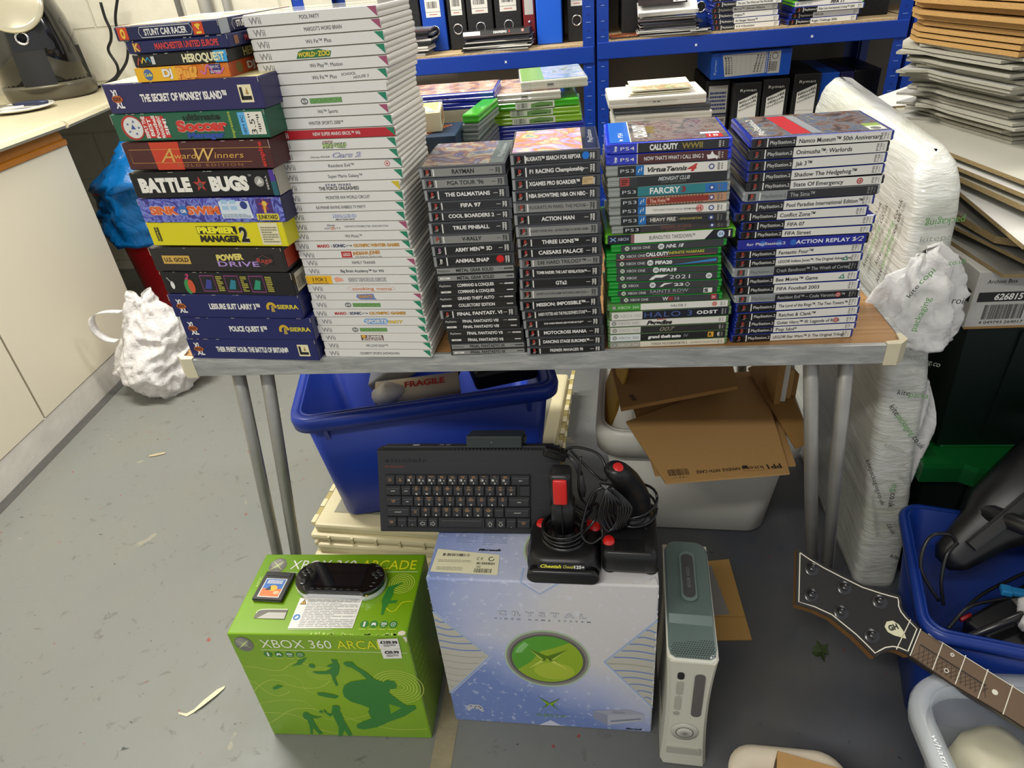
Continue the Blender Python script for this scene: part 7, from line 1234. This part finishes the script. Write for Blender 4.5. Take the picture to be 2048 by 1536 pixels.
# ------------------------------------------------------------------ film wrapped slab by the table's right end
def wrap_mat():
    m, nt, b, tc = nodes_mat('stretch_film'); v = mapping(nt, tc.outputs['Object'], (14, 6, 60), rot=(R(18), 0, 0))
    n = noise_n(nt, v, 1.6, 8, .65, 1.0); n2 = noise_n(nt, tc.outputs['Object'], 7, 5, .6)
    c = mix(nt, ramp(nt, n.outputs['Fac'], [(.35, 0.0), (.65, 1.0)]), '#c9c9bd', '#e6e6e0'); c = mix(nt, ramp(nt, n2.outputs['Fac'], [(.45, 0.0), (.7, .4)]), c, '#d0d3b8')
    nt.links.new(c, b.inputs['Base Color']); b.inputs['Roughness'].default_value = .28; b.inputs['Coat Weight'].default_value = .3; bump_to(nt, b, n.outputs['Fac'], .7, .006); return m
wfm = wrap_mat()
WZ = [(0, .712, .800, .158), (.10, .704, .792, .15), (.20, .695, .782, .15), (.40, .670, .755, .15), (.55, .655, .742, .15), (.66, .646, .726, .158), (.71, .643, .714, .172), (.745, .642, .710, .17), (.765, .640, .714, .155), (.80, .640, .714, .146), (.84, .640, .711, .146), (.89, .640, .712, .152), (.925, .641, .711, .166), (.95, .647, .706, .19), (.964, .660, .697, .22)]
def wx(z, i=1):
    for a, c in zip(WZ, WZ[1:]):
        if a[0] <= z <= c[0]: t = (z-a[0])/(c[0]-a[0]); return a[i]+(c[i]-a[i])*t
    return WZ[-1][i]
b = MB(); rings = []
for k in range(61):
    z = .964*k/60; xl_, xr_, yf_ = wx(z, 1), wx(z, 2), wx(z, 3); cx, hx = (xl_+xr_)/2, (xr_-xl_)/2; r_ = .022; yb = .76-(max(0, z-.9)*.5)
    hy = (yb-yf_)/2; cy = (yb+yf_)/2; ring = []
    for sx, sy, a0 in ((1, 1, 0), (-1, 1, 90), (-1, -1, 180), (1, -1, 270)):
        for j in range(7): a = R(a0+90*j/6); ring.append((cx+sx*(hx-r_)+r_*math.cos(a), cy+sy*(hy-r_)+r_*math.sin(a)))
    # add points along the long sides so that the film can ripple
    full = []
    for i, p in enumerate(ring):
        full.append(p); q = ring[(i+1) % len(ring)]; L = math.hypot(q[0]-p[0], q[1]-p[1])
        if L > .08:
            for j in range(1, 12): t = j/12; full.append((p[0]+(q[0]-p[0])*t, p[1]+(q[1]-p[1])*t))
    rp = []
    for x, y in full:
        zz = z + (.035*(y-.2)/.55 if z > .85 else 0); d = .0035*noise.noise(Vector((x*9, y*9, z*40))) + .002*noise.noise(Vector((x*30, y*25, z*90)))
        nx = 1 if x > cx else -1; rp.append((x+nx*d, y+(d if y < cy else 0), zz))
    rings.append(rp)
o = empty('wrapped_slab', (0, 0, 0), 0, 'upright slab wrapped in white printed stretch film, against the table end', 'wrapped slab')
b.loft(rings, wfm, (True, True)); b.obj('film_wrap', o)
kb_ = M('#22241f', .5); kg_ = M('#5f9a4c', .5); kgl = M('#a3a89a', .55)
def kite(f, u, v, h, rot, parts=('kite', 'packaging', '.co.uk'), l=4, cols=(kb_, kg_, kb_)):
    c, s_ = math.cos(R(rot)), math.sin(R(rot)); p = 0
    for t, m_ in zip(parts, cols):
        if t: L = len(t)*h*.62; f.text(t, u+(p+L/2)*c, v+(p+L/2)*s_, h, m_, L*.96, rot=rot, l=l)
        p += len(t)*h*.62
b = MB(); f = F(b, (.6385, .76, 0), (0, -1, 0), (0, 0, 1), .0045)
for u, v, rt in ((360, 735, 66), (425, 738, 64), (470, 735, 72), (520, 760, 72), (310, 745, 66), (540, 735, 78), (20, 850, 8), (200, 880, 5)): kite(f, u, v, 12, rt, l=2)
b.obj('film_print', o)
b = MB(); f = F(b, (.640, .1395, 0), (1, 0, 0), (0, 0, 1), .003)
f.text('packaging', 40, 872, 12, kg_, 58, rot=184); f.text('kitepa', 34, 846, 10, kgl, 48, rot=4); f.text('ging', 44, 822, 9, kgl, 32, rot=4); f.text('.co.uk', 40, 808, 8, kgl, 36, rot=-2); f.text('kite', 24, 762, 9, kb_, 22, rot=10); f.text('kite', 12, 800, 9, kb_, 30, rot=70)
f.text('kitep', 74, 652, 12, kb_, 34, rot=-18); f.text('packaging.co', 66, 618, 10, kgl, 70, rot=-20); f.text('kite', 50, 548, 11, kb_, 22, rot=-8); f.text('packa', 78, 542, 11, kg_, 34, rot=-8); kite(f, 34, 520, 11, -52)
f.text('kitepac', 62, 420, 10, kgl, 44, rot=-20); f.text('.co.uk', 92, 345, 9, kgl, 36, rot=-50); kite(f, 82, 330, 12, -86, ('', 'ing', '.co.uk')); f.text('.co.uk', 100, 205, 10, kb_, 34, rot=-60); f.text('kite', 128, 120, 10, kb_, 26, rot=-20); f.text('kitepackaging.co.uk', 44, 330, 8, kb_, 130, rot=-66); f.text('kitepackaging.co.uk', 62, 240, 8, kgl, 120, rot=-74)
b.obj('film_print', o)
wf2 = film('#eceae6', .3, .25, 26, .7)
rg = []
for k in range(22):
    t = k/21; z = .825-.150*t; w_ = .018+.046*math.sin(min(1, t*1.7)*1.5); rg.append([(.662+.004*t+w_*math.cos(a)*(1+.22*math.sin(3*a+t*2)+.10*math.sin(7*a+3*t)), .135-.01*t+w_*.55*math.sin(a)*(1+.16*math.sin(5*a)), z+.022*math.sin(2*a+.6)*t+.014*math.cos(a)-.030*max(0, -math.cos(a))*t) for a in [2*math.pi*i/72 for i in range(72)]])
b = bag(rg, wf2, .016, 30, 9.0); b.X = None; lf = b.obj('loose_film', o)
b = MB(); f = F(b, (.62, .068, .70), (1, .1, 0), (0, .05, 1)); kite(f, 22, 12, 11, 78, ('', 'packaging', '')); f.text('roi', 84, 62, 11, kb_, 18, rot=-8); f.text('kite', 8, 84, 8, kb_, 22, rot=60); f.text('copi', 24, 108, 10, kg_, 28, rot=50); f.text('.co.uk', 66, 128, 8, kg_, 30, rot=4); b.obj('film_print', o)
b = MB(); gr_ = []
for k in range(15):
    z = .56-.34*k/14; w_ = .045*math.sin(math.pi*min(1, (k+1.5)/13))**.7
    gr_.append([(wx(z, 2)-.006+w_*j/6, .168+.010*math.sin(j*1.3+k*.8)+.02*(j/6), z-.018*(j/6)) for j in range(7)])
b.loft(gr_, wf2, closed=False); b.loft([[(x, y+.0012, z) for x, y, z in r_[::-1]] for r_ in gr_], wf2, closed=False); b.obj('loose_film', o)
# ------------------------------------------------------------------ dark green crates, archive box, cardboard sheets
dgr = M('#04130d', .4, vary=.1); dgl = M('#0a5a24', .35, vary=.06); dgl2 = M('#084a1e', .4)
def green_crate(loc, w, d, h, tp, lab, lid):
    o = empty('green_crate', loc, 0, lab, 'crate', 'dark green crates'); b = MB()
    b.hexa([(tp, tp, 0), (w-tp, tp, 0), (w-tp, d-tp, 0), (tp, d-tp, 0)], [(0, 0, h), (w, 0, h), (w, d, h), (0, d, h)], dgr); 
    for x in (.10, .22): b.hexa([(x, -.004+tp, .02), (x+.012, -.004+tp, .02), (x+.012, .01+tp, .02), (x, .01+tp, .02)], [(x-.01, -.004, h*.95), (x+.002, -.004, h*.95), (x+.002, .012, h*.95), (x-.01, .012, h*.95)], dgr)
    b.obj('body', o)
    if lid:
        b = MB(); P = [(-.02, -.02), (.055, -.02), (.075, -.035), (w-.09, -.035), (w-.07, -.02), (w+.02, -.02), (w+.02, d+.02), (-.02, d+.02)]
        b.prism([(x, y) for x, y in P], h, h+.012, dgl); b.prism([(x, y) for x, y in P[:5]]+[(w-.07, .0), (-.02, .0)], h-.035, h, dgl2); b.bx(.03, .03, h+.011, w-.03, d-.03, h+.022, dgl, .004); b.bx(-.012, .002, h+.0122, .012, .03, h+.0135, dgl2, .002)
        b.obj('lid', o)
    return o
green_crate((.795, .175, 0), .62, .42, .352, .03, 'dark green crate with a bright green lid, under the taller dark green one', True)
green_crate((.790, .178, .3745), .60, .40, .288, .025, 'dark green crate standing on the green lid, under the archive box', False)
abx = M('#b5b2ab', .6, vary=.1, vscale=20); 
o = empty('archive_box', (.774, .165, .6626), R(1), 'white archive box with a black number strip, on the dark green crate', 'cardboard box')
b = MB(); b.bx(0, 0, 0, .42, .30, .108, abx, .002); f = F(b, (0, 0, 0), (1, 0, 0), (0, 0, 1)); s = F(b, (0, .30, 0), (0, -1, 0), (0, 0, 1))
f.text('Archive Box', 40, 90, 7, INK, 48); f.rect(8, 110, 52, 70, M('#1a1a1a', .5), 1); f.text('626815', 58, 61, 11, PW, 46, bold=.03, sh=.15); f.bars(24, 90, 18, 46, INK, 34, 6, 1); f.text('4 049793 264017', 58, 12, 5, INK, 72)
s.rect(180, 292, 48, 70, M('#1a1a1a', .5), 1); s.text('626815', 236, 59, 11, PW, 60, bold=.03, sh=.1); s.bars(190, 280, 8, 42, INK, 30, 8, 1)
b.bx(.0, -.0006, -.0002, .42, .0, .004, kraftd); b.obj('carton', o)
gsh = M('#b9b6a8', .6, vary=.05, vscale=30); wsh_ = M('#d0cec8', .5); ksh = M('#a9824c', .65, vary=.06, vscale=60); edge_ = M('#8f7a52', .8, bump=.5, bscale=300)
def sheet(P, z, th, top, lab, grp, tilt=0.0, name='cardboard_sheet', pivot=.785, edge=None):
    b = MB(); n_ = len(P); zz = lambda x, y: z+(x-pivot)*tilt
    b.add([(x, y, zz(x, y)) for x, y in P]+[(x, y, zz(x, y)+th) for x, y in P], [list(range(n_, 2*n_)), list(range(n_))[::-1]], top)
    b.add([(x, y, zz(x, y)) for x, y in P]+[(x, y, zz(x, y)+th) for x, y in P], [[i, (i+1) % n_, n_+(i+1) % n_, n_+i] for i in range(n_)], edge or edge_)
    return tag(b.obj(name), lab, 'cardboard', grp)
G = 'large cardboard sheets'
for P, z, th, m_, lab in (([(.794, .139), (1.35, .10), (1.35, .60), (.80, .60), (.778, .30)], .7716, .006, M('#8a8880', .6), 'large grey sheet lying directly on the archive box'),
        ([(.82, .145), (.86, .02), (1.35, .0), (1.35, .62), (.80, .62), (.782, .323)], .794, .006, M('#8f8d86', .6), 'large grey sheet, second from the archive box'),
        ([(.800, .20), (.90, .12), (1.35, .10), (1.35, .62), (.80, .62), (.785, .35)], .808, .012, M('#77756d', .6), 'thick dull grey sheet between the thin grey and white ones'),
        ([(.778, .086), (1.35, -.06), (1.35, .66), (.82, .66), (.806, .403)], .842, .007, wsh_, 'large white sheet whose long edge slopes down toward the camera'),
        ([(.821, .191), (.87, .02), (1.35, .0), (1.35, .70), (.82, .70), (.790, .45), (.792, .393)], .866, .009, gsh, 'torn edged grey sheet below the upper white sheet'),
        ([(.818, .196), (.87, .03), (1.35, .02), (1.35, .80), (.83, .80), (.788, .47), (.785, .392)], .886, .007, wsh_, 'white sheet directly below the top grey sheet'),
        ([(.822, .213), (.88, .06), (1.35, .05), (1.35, .88), (.847, .864), (.80, .55), (.785, .424)], .902, .007, gsh, 'large grey sheet on top, carrying the pile of flattened boxes')):
    sheet(P, z, th, m_, lab, G)
sheet([(.801, .884), (.83, .80), (1.35, .82), (1.35, 1.10), (.97, 1.05)], .9094, .004, M('#e0ded8', .4), 'white sheet poking out behind the top grey sheet', G, 0)
r = random.Random(11)
NG = 24; ge = M('#a39f90', .75, bump=.4, bscale=250); be = M('#b58c50', .75, bump=.4, bscale=250)
for k in range(NG):
    t = k/(NG-1); dx = -.075*t+r.uniform(-.014, .016); dy = -.07*t+r.uniform(-.03, .022); z = .9095+k*.0068
    tip = r.uniform(.02, .05) if k % 4 else r.uniform(.05, .085)
    P = [(.909+dx, .43+dy), (1.32, .48+dy*.3), (1.32, .95), (.91+dx, .82+dy), (.872+dx, .76+dy), (.872+dx-tip, .70+dy+r.uniform(-.02, .02)), (.862+dx, .655+dy), (.868+dx, .60+dy)]
    sheet(P, z, .0048, gsh if k % 4 else wsh_, 'flattened grey box, %s of the grey cardboard pile' % ordn(NG-1-k, NG), 'flattened grey boxes', 0, 'flattened_box', edge=ge)
NB = 9
for k in range(NB):
    dx = -.075+r.uniform(-.008, .008)-.004*k; dy = -.07+r.uniform(-.012, .012)-.004*k; z = .9095+NG*.0068+k*.0105
    P = [(.915+dx, .42+dy), (1.32, .46), (1.32, .95), (.91+dx, .80+dy), (.866+dx, .74+dy), (.855+dx, .68+dy), (.872+dx, .60+dy)]
    sheet(P, z, .0078, ksh, 'flattened brown box, %s of the brown cardboard pile' % ordn(NB-1-k, NB), 'flattened brown boxes', 0, 'flattened_box', edge=be)
# ------------------------------------------------------------------ blue tub with racing wheels and cables
bt = M('#0a2f80', .35); 
o = empty('storage_tub', (.864, -.083, 0), R(-14), 'blue plastic tub full of black game wheels and cables, beside the wrapped slab', 'tub')
open_tub(o, .34, .30, .30, .03, bt, .012, .004, .03, 'body', .02)
bp = M('#131315', .38); bp2 = M('#1e1e20', .3, coat=.2)
o = empty('racing_wheel', (0, 0, 0), 0, 'black game steering wheel unit sticking up out of the blue tub', 'game wheel')
b = MB(); A = Vector((.765, -.03, .30)); B = Vector((1.02, .10, .46)); d = (B-A).normalized(); side = d.cross(Vector((0, -.5, .86))).normalized(); up = side.cross(d)
def seg(t, w_, h_): c = A+d*t; return [c+side*w_/2-up*h_/2, c+side*w_/2+up*h_*.3, c+side*w_*.3+up*h_/2, c-side*w_*.3+up*h_/2, c-side*w_/2+up*h_*.3, c-side*w_/2-up*h_/2]
b.loft([seg(-.02, .03, .02), seg(.0, .06, .04), seg(.08, .09, .06), seg(.11, .12, .09), seg(.20, .14, .10), seg(.34, .16, .11)], bp, smooth=True); b.obj('housing', o)
b = MB(); b.loft([[p+up*.056 for p in seg(.02, .02, .012)], [p+up*.066 for p in seg(.18, .028, .02)], [p+up*.07 for p in seg(.32, .03, .02)]], bp2, smooth=False); b.obj('ridge', o)
b = MB(); c0 = Vector((.93, .0, .335)); b.X = Matrix.Translation(c0) @ Matrix.Rotation(R(-28), 4, 'X') @ Matrix.Rotation(R(20), 4, 'Y')
b.loft([[((.115+.016*math.cos(a))*math.cos(t), (.115+.016*math.cos(a))*math.sin(t), .016*math.sin(a)) for a in [2*math.pi*j/10 for j in range(10)]] for t in [2*math.pi*i/40 for i in range(41)]], bp2, (False, False)); b.loft([rr(.15, .07, -.012, .03), rr(.16, .08, 0, .03), rr(.12, .05, .02, .02)], bp); b.obj('steering_wheel', o)
b = MB(); b.lathe([(.008, 0), (.010, .004), (.006, .008), (0, .009)], M('#b9b9bb', .2, .9), 16); b.obj('metal_stud', o, (.93, -.045, .375))
o = empty('racing_wheel', (0, 0, 0), 0, 'round black game wheel lying in the blue tub below the big wheel unit', 'game wheel')
b = MB(); b.X = Matrix.Translation((.985, -.085, .29)) @ Matrix.Rotation(R(40), 4, 'X') @ Matrix.Rotation(R(-30), 4, 'Y')
b.lathe([(0, .03), (.05, .028), (.075, .015), (.082, 0), (.075, -.015), (0, -.02)], bp, 36); b.X = b.X @ Matrix.Translation((0, 0, .03)); b.loft([[((.03+.002*math.cos(a))*math.cos(t), (.03+.002*math.cos(a))*math.sin(t), .002*math.sin(a)) for a in [2*math.pi*j/6 for j in range(6)]] for t in [2*math.pi*i/24 for i in range(25)]], M('#5a5a5c', .4), (False, False)); b.obj('rim', o)
b = MB(); b.box((.865, -.12, .245), (.20, .09, .04), bp, .006, Matrix.Rotation(R(-8), 3, 'Y') @ Matrix.Rotation(R(28), 3, 'Z')); b.tube([(.735, -.18, .268), (.84, -.14, .285), (.97, -.09, .31)], .007, bp2, 10); tag(b.obj('pedal_unit'), 'flat black pedal unit with a bar along its edge, low in the blue tub', 'game pedals')
for k, (P, lab) in enumerate((([(.73, -.09, .25), (.70, -.06, .30), (.715, -.03, .345), (.75, -.025, .35), (.765, -.03, .33)], 'thin dark cable looping up beside the blue tub wall'), ([(.74, -.09, .24), (.735, -.07, .28), (.745, -.045, .32), (.765, -.03, .335)], 'dark cable beside the looping one in the blue tub'), ([(.72, -.15, .25), (.76, -.12, .27), (.81, -.10, .265), (.845, -.09, .26)], 'dark cable running to the light blue plug'), ([(.735, -.13, .23), (.80, -.08, .25), (.87, -.04, .25), (.92, -.02, .26)], 'dark cable under the steering wheel'))):
    b = MB(); b.tube(spline(P, 7), .0032, M('#1c1c1e', .3), 8); tag(b.obj('cable'), lab, 'cable', 'cables in the blue tub')
b = MB(); b.box((.868, -.085, .268), (.05, .016, .010), M('#2a86c4', .4), .003, Matrix.Rotation(R(-15), 3, 'Z')); b.box((.842, -.079, .268), (.018, .020, .012), M('#2a86c4', .4), .003, Matrix.Rotation(R(-15), 3, 'Z')); tag(b.obj('cable_plug'), 'light blue plug lying among the cables', 'plug')
b = MB(); b.tube([(.745, -.135, .256), (.765, -.125, .258)], .004, M('#8a1a1c', .4)); tag(b.obj('red_tie'), 'small red cable tie in the blue tub', 'cable tie')
rg = [srect(.865+.01*k, -.155+.004*k, .262+.012*k, .075*kk, .035*kk, 60, 2.4) for k, kk in enumerate((.6, .9, 1.0, 1.05, 1.0, .9, .75, .5, .2))]
b = bag(rg, film('#dcd8d6', .35, .15, 30, .7), .03, 16, 7.0); pb = tag(b.obj('plastic_packet'), 'white plastic packet with purple print lying at the front of the blue tub', 'packet'); b = MB(); f = F(b, (.845, -.200, .285), (1, 0, 0), (0, .4, .9)); f.poly([(0, 0), (30, 6), (28, 22), (6, 18)], M('#2e2350', .4), 10); f.poly([(36, 26), (60, 32), (52, 50)], M('#2e2350', .4), 10); f.poly([(2, -10), (14, -6), (10, 0), (0, -2)], M('#a86a4c', .4), 10); b.obj('packet_print', pb)
# ------------------------------------------------------------------ clear tub in front
def clear_mat(fac):
    m, nt, b, tc = nodes_mat('clear_plastic'); b.inputs['Base Color'].default_value = lin('#e6eaec'); b.inputs['Roughness'].default_value = .25; b.inputs['Coat Weight'].default_value = .3
    t = nt.nodes.new('ShaderNodeBsdfTransparent'); t.inputs['Color'].default_value = (.93, .95, .97, 1); mx = nt.nodes.new('ShaderNodeMixShader'); mx.inputs[0].default_value = fac
    nt.links.new(t.outputs[0], mx.inputs[1]); nt.links.new(b.outputs[0], mx.inputs[2]); nt.links.new(mx.outputs[0], nt.nodes['Material Output'].inputs['Surface']); return m
clm = clear_mat(.17); clr_ = clear_mat(.38)
o = empty('clear_tub', (.845, -.425, 0), R(0), 'frosted clear plastic tub at the front under the guitar neck', 'tub')
bd, rm = open_tub(o, .43, .34, .248, .03, clm, .024, .003, .06, 'body', .03); rm.data.materials[0] = clr_
b = MB(); f = F(b, (-.234, .10, .2495), (0, -1, 0), (1, 0, 0)); f.text('whatmore', 56, 9, 8, M('#e3e6e8', .3), 78, sh=.2, l=4); b.obj('embossed_name', rm)
wp = M('#d6d3c6', .35, coat=.2)
b = MB(); b.loft([rr(.16, .13, .012, .05, 6), rr(.18, .15, .03, .06, 6), rr(.17, .14, .12, .06, 6), rr(.13, .10, .135, .045, 6)], wp); tag(b.obj('plastic_pad', None, (.80, -.42, 0), R(12)), 'off white rounded plastic unit inside the clear tub', 'plastic unit')
b = MB(); b.loft([rr(.10, .08, .012, .03), rr(.11, .09, .10, .03), rr(.10, .08, .16, .03), rr(.06, .05, .17, .02)], M('#cfc9ae', .4)); tag(b.obj('plastic_pad', None, (.745, -.31, 0), R(20)), 'cream plastic block at the back corner of the clear tub', 'plastic unit')
b = MB(); b.bx(-.06, -.02, .012, .06, .02, .18, M('#8f928c', .4), .003); F(b, (-.06, -.02, .06), (1, 0, 0), (0, 0, 1)).rect(10, 40, 60, 74, M('#3a3c3a', .4), 2); tag(b.obj('grey_unit', None, (.965, -.33, 0), R(-20)), 'flat grey unit leaning inside the clear tub under the guitar neck', 'plastic unit')
# ------------------------------------------------------------------ bits at the lower edge of the picture, leaf and debris on the floor
tr = M('#d6c9b4', .5, vary=.15, vscale=16)
o = empty('plastic_tray', (.43, -.405, 0), R(-3), 'cream plastic tray with a recess, lying on the floor by the brown carton', 'tray')
b = MB(); b.loft([rr(.17, .22, 0, .03), rr(.19, .24, .085, .045), rr(.19, .24, .10, .045), rr(.17, .22, .104, .04), rr(.12, .15, .104, .02), rr(.11, .14, .07, .02)], tr); b.obj('tray_body', o)
o = empty('open_carton', (.413, -.319, .1046), R(-14.8), 'small brown carton resting on the cream tray at the picture edge', 'cardboard box')
b = MB(); b.bx(0, -.17, 0, .22, 0, .045, ksh, .001); b.bx(-.0015, -.16, .004, 0.0, -.012, .040, M('#4a3420', .7)); b.obj('carton', o)
b = MB(); lf_ = [(-.02, 0), (-.012, .012), (-.006, .010), (.0, .024), (.006, .012), (.020, .014), (.012, .002), (.010, -.012), (.002, -.008), (-.004, -.026), (-.008, -.012), (-.016, -.010)]
n_ = len(lf_); b.add([(x, y, .002+.006*abs(math.sin(i*1.7))) for i, (x, y) in enumerate(lf_)]+[(0, 0, .004)]+[(x, y, .001+.006*abs(math.sin(i*1.7))) for i, (x, y) in enumerate(lf_)]+[(0, 0, .003)], [[i, (i+1) % n_, n_] for i in range(n_)]+[[n_+1+(i+1) % n_, n_+1+i, 2*n_+1] for i in range(n_)], M('#33421c', .5))
tag(b.obj('leaf', None, (.588, -.02, .0), R(8)), 'dark green torn leaf lying on the floor near the guitar headstock', 'leaf')
b = MB(); b.loft([[(x, y-.006*k_, .002+h_), (x, y+.006*k_, .002+h_)] for x, y, k_, h_ in ((0, 0, .6, 0), (.02, .012, 1.1, .003), (.045, .03, 1.2, .002), (.06, .04, .5, .0))], M('#c9c2a4', .6), closed=False, smooth=False); b.loft([[(x, y-.003*k_, .001), (x, y+.003*k_, .003)] for x, y, k_ in ((-.03, .006, .5), (-.012, -.004, 1.1), (.004, .002, 1.0))], M('#c9c2a4', .6), closed=False, smooth=False)
tag(b.obj('paper_scrap', None, (-.72, -.212, .0005), R(20)), 'pale torn paper scrap on the floor beside the green box', 'paper scrap')
b = MB(); b.loft([[(x, y-.004*k_, .002), (x, y+.005*k_, .003)] for x, y, k_ in ((0, 0, .6), (.02, .004, 1.3), (.05, .012, .8))], M('#a8987a', .6), closed=False, smooth=False); tag(b.obj('paper_scrap', None, (-1.318, .64, .0005), R(5)), 'small tan scrap on the floor beside the cabinets', 'paper scrap')
